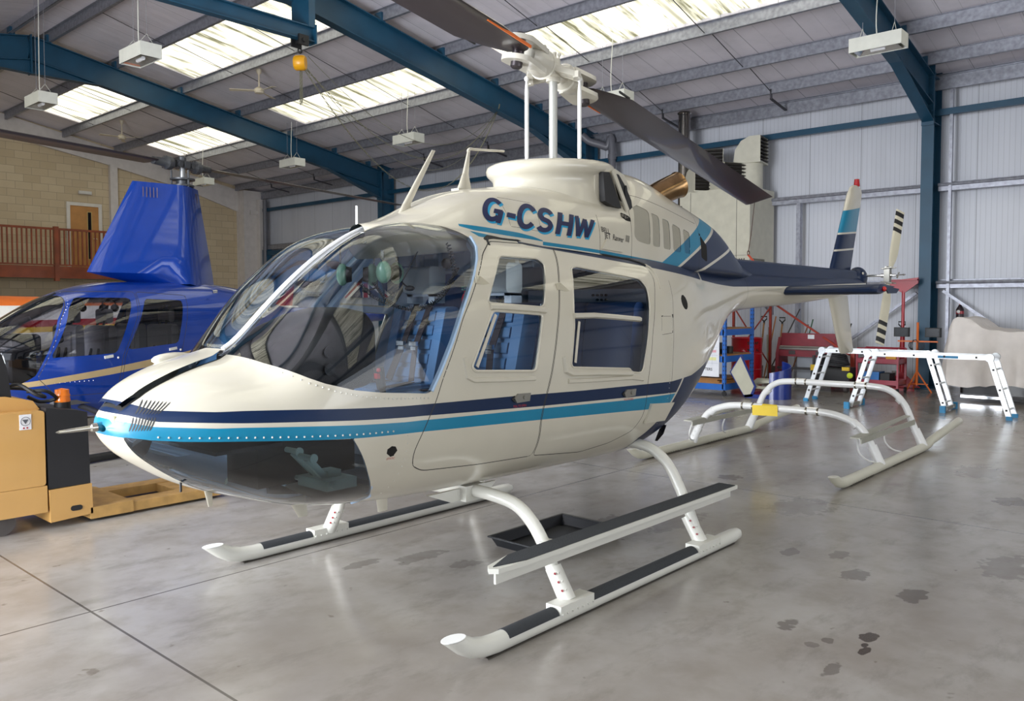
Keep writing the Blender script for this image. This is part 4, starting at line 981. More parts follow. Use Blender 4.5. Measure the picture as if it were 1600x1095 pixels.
# the lettering runs along a curved base line and head line on the cowling side (u, x, z)
US = [747, 775, 800, 830, 866, 890, 917, 928]
BX = [1.769, 1.873, 1.976, 2.115, 2.294, 2.423, 2.581, 2.65]; BZ = [1.938, 1.919, 1.903, 1.894, 1.885, 1.880, 1.877, 1.875]
TX = [1.896, 1.987, 2.08, 2.205, 2.364, 2.492, 2.646, 2.716]; TZ = [2.085, 2.078, 2.069, 2.058, 2.032, 2.025, 2.009, 2.006]
def wrap_letters(off, dx, dz):
    out = MB()
    for g, u0, u1 in (('G', 747, 780), ('-', 786, 800), ('C', 802, 831), ('S', 834, 860), ('H', 866, 891), ('W', 892, 924)):
        t = strokes(g, 1.0, .19); xs_ = [p[0] for p in t.v]; a, b2 = min(xs_), max(xs_)
        if g == 'W': t = strokes(g, 1.0, .18)
        c = Cut(np.array(t.v), np.tile(np.array([0., 0., 1.]), (len(t.v), 1)), np.zeros((0, 4), int)); c.I = [list(f) for f in t.f]
        for k in range(1, 8): c.split(lambda X, Y, Z, k=k: X-a-(b2-a)*k/8); c.split(lambda X, Y, Z, k=k: Y-k/8)
        vs = []
        for p in c.V:
            u = u0+(p[0]-a)/(b2-a)*(u1-u0); v = .06+.88*p[1]
            x = float(np.interp(u, US, BX)*(1-v)+np.interp(u, US, TX)*v)+dx; z = float(np.interp(u, US, BZ)*(1-v)+np.interp(u, US, TZ)*v)+dz
            vs.append((x, ycow(x, z)-off, z))
        out.add(vs, c.I)
    return out
obj('registration_shadow', wrap_letters(.0015, .007, -.011), mat('cyan_vinyl', '#1592bd', .35), heli)
obj('registration_letters', wrap_letters(.003, 0, 0), mat('navy_vinyl', '#141c47', .35), heli, label='navy registration letters G-CSHW')
mb = MB()
for txt, sz, bx, bz, sh in (('BELL', .045, 2.735, 1.935, 0), ('JET', .048, 2.765, 1.90, 0), ('Ranger', .052, 2.845, 1.893, .3), ('III', .062, 2.985, 1.89, .25)):
    l_ = letter(txt, sz, (bx, bz), None, .002, 'a', heli, 0, 0, 0, .8 if txt == 'Ranger' else .95, sh, -1, ycow, -.1); mb.add(l_.v, l_.f)
obj('model_lettering', mb, mat('black_vinyl', '#26242a', .5), heli)
mb = MB()
for hx, hz in ((1.69, .99), (2.66, .938)):
    l_ = letter('PULL TO OPEN', .016, (hx, hz), None, .002, 'a', heli, 0, 0, 0, .9, 0, -1, ycab, -.03); mb.add(l_.v, l_.f)
l_ = letter('STATIC', .014, (.925, .832), None, .002, 'a', heli, 0, 0, 0, .9, 0, -1, ycab, 0); mb.add(l_.v, l_.f)
obj('red_placards', mb, mat('red_vinyl', '#b02a2a', .5), heli)
# mast fairing ring
mb = MB()
cx_, n_ = 2.80, 64
prof = [(.455, .37, 2.05), (.44, .355, 2.14), (.425, .34, 2.20), (.415, .33, 2.255), (.418, .333, 2.28), (.435, .35, 2.297), (.455, .37, 2.318), (.461, .376, 2.342), (.452, .368, 2.365), (.425, .345, 2.38), (.35, .27, 2.386), (.20, .15, 2.388), (.0, .0, 2.388)]
vs = []
for a, b2, z in prof:
    for j in range(n_): q = 2*PI*j/n_; x = cx_+a*math.cos(q); vs.append((x, b2*math.sin(q), z+.05*(x-cx_)))
mb.add(vs, [(i*n_+j, i*n_+(j+1) % n_, (i+1)*n_+(j+1) % n_, (i+1)*n_+j) for i in range(len(prof)-1) for j in range(n_)])
obj('mast_fairing', mb, WHITE, heli, ang=50)
# air intake with its strut
mb = MB()
for poly in ([(2.86, 2.31), (2.93, 2.315), (3.03, 2.10), (2.93, 2.108), (2.86, 2.13)], [(2.985, 2.315), (3.03, 2.312), (3.10, 2.24), (3.15, 2.16), (3.155, 2.11), (3.12, 2.095)]):
    for sgn in (-1, 1):
        mb = MB(); mb.prism([(x-.03, sgn*(.345+.02*(2.3-z)/.2), z) for x, z in poly], (0, .04*sgn, 0)); obj('air_intake', mb, BLACK, heli)
mb = MB()
for sgn in (-1, 1):
    mb = MB(); mb.prism([(2.80, sgn*.30, 2.345), (2.96, sgn*.34, 2.342), (3.09, sgn*.32, 2.32), (3.18, sgn*.30, 2.25), (3.19, sgn*.30, 2.10), (3.0, sgn*.30, 2.07), (2.80, sgn*.30, 2.09)], (0, sgn*.045, 0))
    mb.beam((2.925, sgn*.39, 2.325), (3.06, sgn*.41, 2.09), .03, .012, (0, sgn, 0)); obj('intake_cheek', mb, WHITE, heli)
mb = MB(); mb.prism([(3.06+.013*math.cos(q), -.40, 2.21+.04*math.sin(q)) for q in np.linspace(0, 2*PI, 13)[:-1]], (0, .3, 0)); obj('cooling_slot', mb, BLACK, heli)
mb = MB()
for k in range(3): mb.cyl((3.0+.025*k, ycow(3.0, 2.05)+.02, 2.055-.008*k), (3.0+.025*k, ycow(3.0, 2.05)-.008, 2.055-.008*k), .011, 10)
obj('drain_pipes', mb, mat('worn_alloy', '#7d776c', .4, .7), heli)
mb = MB(); mb.prism([(2.72+dx, ycow(2.9, 1.84), 1.83+dz) for dx, dz in ((0, 0), (.22, -.01), (.235, .03), (.19, .055), (.05, .06))], (0, -.012, 0)); obj('step_plate', mb, WHITE, heli)
# exhaust stacks
for sgn in (-1, 1):
    mb = MB(); pts = bez([(3.62, .16*sgn, 2.20), (3.74, .19*sgn, 2.27), (3.86, .22*sgn, 2.325), (3.955, .25*sgn, 2.365)], 5); R = list(np.linspace(.082, .092, len(pts)-1))+[.098]
    mb.tube(pts, R, 22, cap=False); mb.tube(pts, [r*.95 for r in R], 22, cap=False)
    obj('exhaust_stack', mb, mat('heat_tinted_steel', '#9a7a55', .22, .95, var=.3, scale=9), heli)
# driveshaft cover, gearbox cover
mb = MB()
def sect(x, w, z0, z1): return [(x, -w, z0), (x, -w*.85, z1-.02), (x, -w*.55, z1), (x, w*.55, z1), (x, w*.85, z1-.02), (x, w, z0)]
st = [sect(4.75, .13, 1.74, 1.95), sect(5.0, .105, 1.74, 1.905), sect(5.3, .095, 1.735, 1.893), sect(6.5, .085, 1.76, 1.89), sect(8.22, .072, 1.785, 1.885)]
vs = [p for s_ in st for p in s_]; mb.add(vs, [(i*6+j, (i+1)*6+j, (i+1)*6+(j+1) % 6, i*6+(j+1) % 6) for i in range(4) for j in range(6)]+[[24+j for j in range(6)]])
obj('driveshaft_cover', mb, NAVY, heli)
mb = MB(); mb.ball((8.40, -.01, 1.81), .13, n=22, sc=(1.35, .75, .95)); mb.ball((8.5, .0, 1.74), .10, n=16, sc=(1.2, .8, 1.0)); obj('gearbox_cover', mb, NAVY, heli)
mb = MB(); mb.ball((8.335, -.092, 1.855), .022, n=10, sc=(1.3, .4, .8)); obj('inspection_cap', mb, WHITE, heli)
# vertical fin with its painted bands
fb = [(7.64, 1.875), (8.27, 1.875), (8.62, 2.80), (8.57, 2.835), (8.22, 2.83), (8.17, 2.78)]
def slab_fin(name, st, mats, cuts, par):
    """stations (z, x_le, x_te, thickness, y)"""
    prof = [(0, .0), (.02, .35), (.08, .75), (.22, 1), (.45, .9), (.75, .45), (1, .04)]
    ring = prof+[(u, -v) for u, v in prof[::-1][:-1]][0:]; k = len(ring); V = []
    for z, a, b2, t, y in st:
        for u, v in ring: V.append((a+(b2-a)*u, y-v*t/2, z))
    F = [(i*k+j, (i+1)*k+j, (i+1)*k+(j+1) % k, i*k+(j+1) % k) for i in range(len(st)-1) for j in range(k)]
    V = np.array(V); c = Cut(V, np.zeros_like(V), np.zeros((0, 4), int)); c.I = [list(f) for f in F]+[list(range(k)), [(len(st)-1)*k+j for j in range(k)]]
    for f in cuts: c.split(f)
    X, Y, Z = c.done()
    return c, X, Y, Z
q1 = half((8.0, 2.545), (8.5, 2.62)); q2 = half((7.9, 2.295), (8.45, 2.345)); q2b = half((7.9, 2.275), (8.45, 2.325)); q3 = half((7.8, 2.105), (8.35, 2.15)); q3b = half((7.8, 2.085), (8.35, 2.13))
fst = [(z, np.interp(z, [1.8, 2.78, 2.84, 2.865], [7.60, 8.17, 8.23, 8.32]), np.interp(z, [1.8, 2.78, 2.83, 2.865], [8.24, 8.61, 8.60, 8.52]), .07 if z < 2.8 else .04, .03) for z in (1.78, 1.95, 2.1, 2.3, 2.5, 2.65, 2.75, 2.80, 2.835, 2.855, 2.865)]
c, X, Y, Z = slab_fin('fin', fst, None, (q1, q2, q2b, q3, q3b), heli)
mf = np.where(q1(X, Y, Z) > 0, 0, np.where(q2(X, Y, Z) > 0, 2, np.where(q2b(X, Y, Z) > 0, 0, np.where(q3(X, Y, Z) > 0, 1, np.where(q3b(X, Y, Z) > 0, 0, 1)))))
mb = MB(); mb.v = [tuple(v) for v in c.V]; mb.f = c.P; mb.m = [int(v) for v in mf]
obj('upper_fin', mb, [WHITE, NAVY, TEAL], heli, ang=40)
mb = MB(); st = [(1.60, 7.62, 8.20, .07, .03), (1.2, 7.84, 8.33, .06, .03), (.965, 7.99, 8.41, .05, .03), (.945, 8.03, 8.38, .02, .03)]
c, X, Y, Z = slab_fin('fin', st, None, (), heli); mb.v = [tuple(v) for v in c.V]; mb.f = c.P; mb.m = [0]*len(c.P); obj('lower_fin', mb, WHITE, heli, ang=40)
mb = MB(); mb.lathe([(.034, 0), (.034, .02), (.028, .085), (.0, .09)], (8.44, .03, 2.86), n=16); obj('beacon', mb, mat('red_lens', '#9a1018', .12, coat=.6), heli)
# horizontal stabiliser
mb = MB()
prof = [(0, 0), (.03, .45), (.12, .85), (.3, 1), (.6, .7), (.9, .25), (1, .05)]; ring = prof+[(u, -v*.7) for u, v in prof[::-1][:-1]]; k = len(ring)
ys = [-.985, -.97, -.9, 0, .9, .97, .985]; vs = [(6.02+.48*u, y, 1.635-(.5-u)*.05+v*(.05 if abs(y) < .98 else .03)) for y in ys for u, v in ring]
mb.add(vs, [(i*k+j, (i+1)*k+j, (i+1)*k+(j+1) % k, i*k+(j+1) % k) for i in range(len(ys)-1) for j in range(k)]+[list(range(k)), [(len(ys)-1)*k+j for j in range(k)]])
st_ = obj('stabiliser', mb, NAVY, heli, ang=45)
mb = MB(); mb.ball((6.18, -.995, 1.635), .022, n=12); obj('navigation_light', mb, mat('red_glow_lens', '#c81c14', .15, coat=.5), st_)
mb = MB(); mb.prism([(6.2, -.985, 1.66), (6.60, -.985, 1.64), (6.52, -.985, 1.60), (6.3, -.985, 1.595)], (0, -.012, 0)); obj('end_plate', mb, NAVY, st_)
mb = MB(); mb.prism([(5.22, -.15, 1.63), (5.45, -.15, 1.645), (5.95, -.15, 1.65), (5.5, -.15, 1.62), (5.24, -.15, 1.60)], (0, -.03, 0)); obj('boom_fairlead', mb, WHITE, heli)
# tail rotor
tr = MB(); tr.tube([(8.43, -.06, 1.83), (8.43, -.42, 1.83)], .014, 12); tr.tube([(8.43, -.26, 1.83), (8.43, -.38, 1.83)], .024, 12); tr.tube([(8.43, -.42, 1.83), (8.43, -.52, 1.835)], .007, 8); tr.ball((8.43, -.50, 1.833), .012, n=8)
obj('tail_rotor_shaft', tr, CHROME, heli)
hubm = mat('tail_hub_alloy', '#8f8d86', .35, .7)
mb = MB(); mb.box((8.39, -.36, 1.75), (8.47, -.30, 1.91))
for dz in (-.09, .09):
    mb.cyl((8.36, -.33, 1.83+dz), (8.50, -.33, 1.83+dz), .012, 8); mb.cyl((8.36, -.40, 1.83+dz), (8.36, -.28, 1.83+dz*.8), .007, 6); mb.cyl((8.50, -.40, 1.83+dz), (8.50, -.28, 1.83+dz*.8), .007, 6)
mb.cyl((8.40, -.44, 1.80), (8.47, -.44, 1.86), .008, 6); mb.xf(Matrix.Translation((8.43, -.33, 1.83)) @ Matrix.Rotation(-.40, 4, 'Y') @ Matrix.Translation((-8.43, .33, -1.83)) if 0 else Matrix.Identity(4))
obj('tail_rotor_hub', mb, hubm, heli)
for sgn in (1, -1):
    # blade built along z then tilted in its disc
    prof = [(0, 0), (.05, .6), (.25, 1), (.7, .6), (1, .05)]; ring = prof+[(u, -v) for u, v in prof[::-1][:-1]]; k = len(ring)
    V = []; zs = [.10, .2, .30, .55, .60, .645, .70, .745, .80, .825]
    for z in zs:
        ch = np.interp(z, [.1, .2, .25, 1], [.05, .10, .125, .125]); tw = -.5
        for u, v in ring:
            a = (u-.3)*ch; b2 = v*.007; V.append((a*math.cos(tw)-b2*math.sin(tw), -.33+a*math.sin(tw)+b2*math.cos(tw)+.33, z*sgn))
    c = MB(); fs = [(i*k+j, (i+1)*k+j, (i+1)*k+(j+1) % k, i*k+(j+1) % k) for i in range(len(zs)-1) for j in range(k)]
    mm = [ (1 if (i in (3, 5, 7)) else 0) for i in range(len(zs)-1) for j in range(k)]
    c.v = [tuple(map(float, v)) for v in V]; c.f = [list(f) for f in fs]+[[j for j in range(k)], [(len(zs)-1)*k+j for j in range(k)]]; c.m = mm+[0, 0]
    # shear the stripes a little like the painted chevrons
    M = Matrix.Translation((8.43, -.34, 1.83)) @ Matrix.Rotation(.40, 4, 'Y'); c.xf(M)
    obj('tail_rotor_blade', c, [mat('blade_cream', '#cfc9b4', .35), mat('blade_black', '#1b1a1c', .4)], heli, ang=40)
# skid gear
SK = mat('skid_white', '#d9d8cf', .3, coat=.5, var=.02)
NSL = mat('non_slip_black', '#35383c', .85, bump=.5, bscale=250)
def bolt(mb, p, d=(0, -1, 0), r=.007): p = Vector(p); mb.cyl(p, p+Vector(d)*.008, r, 6)
for cxx, pts, nm in ((1.75, [(0, .50), (-.25, .51), (-.37, .52), (-.60, .497), (-.72, .43), (-.81, .32), (-.87, .20), (-.945, .075)], 'f'), (3.04, [(0, .60), (-.30, .62), (-.54, .62), (-.66, .575), (-.75, .49), (-.85, .31), (-.90, .20), (-.955, .075)], 'r')):
    c_ = bez([(cxx, y, z) for y, z in pts], 6); c2_ = [Vector((v.x, -v.y, v.z)) for v in c_[::-1]]; mb = MB(); mb.tube(c2_+c_[1:], .033, 16); o = obj('cross_tube', mb, SK, heli)
    for sgn in (-1, 1):
        mb = MB(); p1 = Vector((cxx, sgn*.955, .08)); p0 = Vector((cxx, sgn*.865, .225)); mb.tube([p1, p0], [.043, .041], 16)
        mb.box((cxx-.13, sgn*.972-.045, .045), (cxx+.13, sgn*.972+.045, .098))
        for k in range(7):
            for s2 in (-1, 1): bolt(mb, (cxx-.12+.04*k, sgn*.972+s2*.045, .06), (0, s2, 0), .006)
        for k in range(3): bolt(mb, p0.lerp(p1, .1+.25*k)+Vector((-.02, -.036, 0)), (0, -1, 0), .006)
        obj('skid_saddle', mb, SK, heli)
        mb = MB()
        for k in range(3): bolt(mb, Vector((cxx, sgn*.865, .225)).lerp(p1, .12+.25*k)+Vector((-.035, -.026, 0)), (-.5, -.8, .2), .006)
        obj('painted_bolt_marks', mb, RED, heli)
for sgn in (-1, 1):
    y = sgn*.972; mb = MB()
    pts = [(.975, y, .135), (1.02, y, .100), (1.07, y, .072), (1.14, y, .052), (1.22, y, .045), (1.4, y, .045), (2.4, y, .045), (3.40, y, .045), (3.47, y, .047), (3.50, y, .05)]
    mb.tube(pts, [.038, .041, .042, .043, .043, .043, .043, .043, .036, .02], 20)
    tn = (Vector(pts[0])-Vector(pts[1])).normalized()
    for i_ in range(20): v_ = Vector(mb.v[i_]); v_ += tn*((.137-v_.z)/tn.z); mb.v[i_] = tuple(v_)
    t = obj('skid_tube', mb, SK, heli)
    mb2 = MB(); mb2.add([(v_[0], v_[1], .1385) for v_ in mb.v[:20]]+[(v_[0], v_[1], .1405) for v_ in mb.v[:20]], [list(range(20))[::-1], list(range(20, 40))]+[(j_, (j_+1) % 20, 20+(j_+1) % 20, 20+j_) for j_ in range(20)]); obj('toe_cap', mb2, mat('toe_plate_white', '#f0f0ee', .4), t)
    for a, b2 in ((1.27, 1.615), (1.885, 2.905)):
        mb = MB(); vs = []
        for x in (a, b2):
            for k in range(9): q = math.radians(20+140*k/8); vs.append((x, y+.0455*math.cos(q), .045+.0455*math.sin(q)))
            for k in range(9): q = math.radians(160-140*k/8); vs.append((x, y+.043*math.cos(q), .045+.043*math.sin(q)))
        mb.add(vs, [(j, (j+1) % 18, 18+(j+1) % 18, 18+j) for j in range(18)]+[list(range(18)), list(range(18, 36))]); obj('non_slip_tread', mb, NSL, t)
    mb = MB(); mb.box((1.15, y-.025, -.0), (3.40, y+.025, .006)); obj('wear_shoe', mb, mat('wear_steel', '#55504a', .5, .6), t)
mb = MB(); mb.prism([(1.20, -.955, .345), (1.23, -.985, .345), (1.40, -1.0, .345), (3.42, -1.0, .345), (3.42, -.88, .345), (1.40, -.88, .345), (1.23, -.92, .345)], (0, 0, .022)); obj('boarding_step', mb, SK, heli)
bs = bpy.data.objects['boarding_step']
mb = MB(); mb.prism([(1.23, -.952, .367), (1.40, -.995, .367), (3.40, -.995, .367), (3.40, -.885, .367), (1.40, -.885, .367)], (0, 0, .004)); obj('step_grip', mb, NSL, bs)
mb = MB(); mb.box((1.24, -.958, .29), (3.41, -.948, .346)); 
for cxx, yy, zz in ((1.75, -.80, .33), (3.04, -.84, .33)): mb.box((cxx-.04, -.95, .315), (cxx+.04, yy, .345)); mb.tube([(cxx-.02, yy-.045, .27), (cxx-.02, yy+.0, .36)], .006, 6)
obj('step_bracket', mb, SK, bs)
for s2 in (-1, 1):
    mb = MB(); mb.prism([(1.45, s2*.30, .535), (1.95, s2*.30, .535), (1.90, s2*.30, .49), (1.62, s2*.30, .47)], (0, .02, 0)); mb.box((1.68, s2*.28-.06, .47), (1.82, s2*.28+.06, .55)); obj('cross_tube_clamp', mb, SK, heli)
# step kick panel by the rear door
mb = MB(); y_ = ycab(3.08, .83)
mb.prism([(2.95, ycab(2.95, .88)-.002, .895), (3.25, ycab(3.25, .85)-.002, .875), (3.17, ycab(3.15, .77)-.002, .765), (2.93, ycab(2.93, .78)-.002, .775)], (0, -.018, 0)); obj('kick_panel', mb, WHITE, heli)
mb = MB(); mb.prism([(3.28, -.55, .66), (3.40, -.50, .70), (3.44, -.44, .66), (3.32, -.48, .60)], (0, .02, .0)); obj('belly_vent', mb, BLACK, heli)
# ------------------------------------------------------------------ main rotor (axis at mx)
mx, hz = 2.82, 2.985
RW = mat('rotor_cream', '#cdc9bd', .35, coat=.4)
mb = MB(); mb.tube([(mx, 0, 2.3), (mx, 0, 2.93)], .027, 20); obj('mast', mb, mat('mast_grey', '#b3b3ae', .3, .3), heli)
mb = MB(); mb.box((mx-.11, -.035, 2.355), (mx+.04, .035, 2.395)); mb.lathe([(.05, 2.355), (.06, 2.37), (.06, 2.40), (.03, 2.415)], (mx, 0, 0), n=18); mb.cyl((mx-.03, -.06, 2.385), (mx+.05, -.06, 2.385), .018, 10); mb.cyl((mx-.12, -.02, 2.38), (mx-.12, .02, 2.38), .02, 10); obj('swashplate_link', mb, RW, heli)
for dx, dy in ((-.12, .12), (.12, -.12)):
    mb = MB(); mb.tube([(mx+dx, dy, 2.30), (mx+dx, dy, 2.41), (mx+dx, dy, 2.45), (mx+dx, dy, 2.86), (mx+dx, dy, 2.92)], [.008, .009, .0135, .0135, .008], 12); mb.ball((mx+dx, dy, 2.935), .018, n=10); obj('pitch_link', mb, mat('link_white', '#dcdcda', .3, coat=.4), heli)
RA = math.radians(11.0)
Mh = Matrix.Translation((mx, 0, hz)) @ Matrix.Rotation(RA, 4, 'Z') @ Matrix.Rotation(math.radians(2.6), 4, 'Y')
def hub(nm, mb, m, par=heli, ang=35): mb.xf(Mh); return obj(nm, mb, m, par, ang)
mb = MB(); mb.box((-.10, -.055, -.045), (.10, .055, .035)); mb.tube([(-.20, 0, 0), (.20, 0, 0)], .045, 18); mb.tube([(0, -.13, -.01), (0, .13, -.01)], .03, 14); mb.lathe([(.045, -.07), (.045, .07), (.02, .09), (.02, .12), (0, .12)], n=14)
for sx_, sy_ in ((-.05, .03), (.05, .03), (0, -.04)): mb.ball((sx_, sy_, .10), .014, n=8); mb.cyl((sx_, sy_, .03), (sx_, sy_, .10), .006, 6)
mb.box((-.15, -.02, .045), (.15, .02, .055)); mb.cyl((-.13, .0, .05), (-.13, .0, .10), .008, 6); mb.ball((-.13, 0, .11), .02, n=10)
hub('rotor_yoke', mb, RW)
mb = MB()
for sgn in (-1, 1):
    mb.tube([(sgn*.0, -sgn*.05, -.02), (sgn*.10, -sgn*.13, -.04), (0, -sgn*.17, -.05)], [.018, .016, .012], 8); mb.box((-.02, -sgn*.17-.018, -.065), (.02, -sgn*.17+.018, -.025)); mb.beam((sgn*.20, -sgn*.06, -.01), (0, -sgn*.165, -.045), .035, .04); mb.beam((-sgn*.08, -sgn*.05, -.01), (0, -sgn*.165, -.045), .03, .035)
hub('pitch_horns', mb, RW)
BLD = mat('rotor_blade_paint', '#362f33', .32, coat=.25, var=.06)
for sgn in (-1, 1):
    R180 = Matrix.Identity(4) if sgn > 0 else Matrix.Rotation(PI, 4, 'Z')
    Mb = Mh @ R180 @ Matrix.Rotation(math.radians(-8), 4, 'X')
    mb = MB(); mb.tube([(.10, 0, 0), (.13, 0, 0), (.16, 0, 0), (.27, 0, 0), (.30, 0, 0), (.33, 0, 0)], [.06, .082, .086, .08, .07, .05], 20); mb.lathe([(.087, -.006), (.093, 0), (.087, .006)], (.14, 0, 0), ax=(1, 0, 0), n=20)
    for s2 in (-1, 1): mb.prism([(.20, -.07, s2*.058-.015), (.38, -.09, s2*.058-.015)]+[(.43+.10*math.cos(q_), .10*math.sin(q_), s2*.058-.015) for q_ in np.linspace(-1.3, 1.3, 11)]+[(.38, .09, s2*.058-.015), (.20, .07, s2*.058-.015)], (0, 0, .03))
    mb.xf(Mb); g_ = obj('blade_grip', mb, RW, heli)
    mb = MB(); mb.tube([(.44, 0, -.11), (.44, 0, -.10), (.44, 0, .09), (.44, 0, .10)], [.025, .036, .036, .025], 14); mb.xf(Mb); obj('blade_bolt', mb, mat('bolt_dark_steel', '#4a4548', .3, .7), g_)
    prof = [(0, 0), (.015, .35), (.06, .7), (.2, 1), (.4, .92), (.7, .5), (.97, .06), (1, .03)]; ring = prof+[(u, -v*.75) for u, v in prof[::-1][1:-1]]; k = len(ring); vs = []
    rs = [.44, .50, .60, .78, .80, 1.2, 2, 3, 4, 4.98, 5.0, 5.06]
    for r in rs:
        cle = np.interp(r, [.44, .6, .80], [.07, .10, .12]); cte = -np.interp(r, [.44, .60, .80, 4.96, 5.0, 5.06], [.08, .15, .213, .213, .213, .05] if 1 else None)
        tw = math.radians(8-10*(r-.44)/4.6); th = .022 if r < 5.03 else .014
        z0 = -.012*(r-.44)
        for u, v in ring:
            yy = cle+(cte-cle)*u; zz = v*th; vs.append((r, yy*math.cos(tw)-zz*math.sin(tw), z0+yy*math.sin(tw)+zz*math.cos(tw)))
    mb = MB(); mb.add(vs, [(i*k+j, (i+1)*k+j, (i+1)*k+(j+1) % k, i*k+(j+1) % k) for i in range(len(rs)-1) for j in range(k)]+[list(range(k)), [(len(rs)-1)*k+j for j in range(k)]])
    mb.xf(Mb); bl = obj('rotor_blade', mb, BLD, heli, ang=40)
    mb = MB(); mb.box((.62, -.195, -.022), (.80, -.185, -.008)); mb.xf(Mb); obj('drag_brace', mb, BLACK, bl)
    mb = MB(); mb.box((.48, .104, -.006), (.95, .112, .010)); mb.xf(Mb); obj('tracking_tape', mb, ORANGE, bl)
# blade tie-down
mb = MB(); mb.tube([(7.55, .86, 2.66), (6.55, .42, 2.22), (5.95, .16, 2.0)], .004, 6); mb.tube(arc((5.93, .15, 1.985), .02, 0, 2*PI, 12), .004, 6); obj('tie_down_rope', mb, mat('brown_cord', '#4b2a1e', .8), heli)
mb = MB(); mb.beam((5.93, .15, 1.965), (5.86, .06, 1.895), .025, .004); obj('tie_down_strap', mb, mat('orange_red_strap', '#b5472e', .8), heli)

# ------------------------------------------------------------------ cabin interior
BLU = mat('blue_leather', '#3f6c98', .5, var=.08)
BLUD = mat('dark_blue_leather', '#27467a', .45, var=.08)
PALE = mat('pale_seat_frame', '#c4cfdb', .55)
mb = MB(); mb.prism([(1.02, -.42, .67), (1.3, -.48, .67), (2.9, -.48, .67), (2.9, .48, .67), (1.3, .48, .67), (1.02, .42, .67)], (0, 0, .025)); obj('cabin_floor', mb, mat('cabin_carpet', '#39424e', .9), heli)
mb = MB(); mb.prism([(.30, -.33, .90), (.52, -.46, .93), (.52, .46, .93), (.30, .33, .90)], (0, 0, .015)); obj('nose_bulkhead', mb, mat('chin_dark_panel', '#23282d', .8), heli)  # plain dark grey panel above the chin glass
# instrument pod: domed hood, rear fascia with dials
mb = MB()
st = []
for x, w, z0, z1 in ((.56, .10, 1.20, 1.285), (.66, .17, 1.14, 1.34), (.80, .22, 1.10, 1.40), (.95, .245, 1.08, 1.455), (1.08, .25, 1.08, 1.485), (1.17, .245, 1.09, 1.47), (1.20, .235, 1.10, 1.44)):
    sec = []
    for q in np.linspace(0, 2*PI, 29)[:-1]:
        c_, s_ = math.cos(q), math.sin(q); e = 2/5.0; sec.append((x, .03+w*math.copysign(abs(c_)**e, c_), (z0+z1)/2+(z1-z0)/2*math.copysign(abs(s_)**e, s_)))
    st.append(sec)
k = 28; mb.add([p for s_ in st for p in s_], [(i*k+j, (i+1)*k+j, (i+1)*k+(j+1) % k, i*k+(j+1) % k) for i in range(6) for j in range(k)]+[list(range(k)), [6*k+j for j in range(k)]])
pod = obj('instrument_pod', mb, mat('pod_black', '#08080a', .55), heli, ang=45)
for yy, zz in ((-.12, 1.38), (0, 1.38), (.12, 1.38), (-.12, 1.26), (0, 1.26), (.12, 1.26), (-.06, 1.16), (.08, 1.16)):
    mb = MB(); mb.lathe([(.045, 0), (.045, .012), (.038, .012), (.036, .004), (0, .004)], (1.198, yy+.03, zz), ax=(1, 0, 0), n=16); obj('dial', mb, BLACK, pod)
mb = MB()
for yy, zz in ((-.222, 1.28), (-.222, 1.20)): mb.cyl((.92, yy+.0, zz), (.92, yy-.006, zz), .028, 16)
obj('side_vents', mb, BLACK, pod)
mb = MB(); mb.box((.62, -.10, .68), (1.15, .16, 1.12)); obj('pod_pedestal', mb, mat('pedestal_dark', '#1f2226', .7), heli)
# floor-level crossbeam seen through the chin glass
for yo in (-.27, .27):
    pd = thing('rudder_pedals', None, None, (0, yo, 0)) if 0 else None
    for dy, dx in ((-.09, .0), (.09, .05)):
        mb = MB(); mb.beam((.86, yo+dy*.3, .70), (.70+dx, yo+dy, .84), .03, .02, (0, 1, 0)); mb.tube([(.70+dx, yo+dy-.05, .845), (.70+dx, yo+dy+.05, .845)], .013, 10); mb.lathe([(.02, -.004), (.02, .004)], (.70+dx, yo+dy-.05, .845), ax=(0, 1, 0), n=12)
        obj('rudder_pedal', mb, mat('pedal_grey_green', '#aab8ae', .45), heli)
    mb = MB(); mb.box((.78, yo-.12, .685), (.94, yo+.10, .73)); mb.cyl((.80, yo-.15, .71), (.80, yo+.14, .71), .012, 8); mb.box((.83, yo-.06, .73), (.90, yo+.02, .76)); obj('pedal_mount', mb, mat('pedal_grey_green', '#8d9a92', .45), heli)
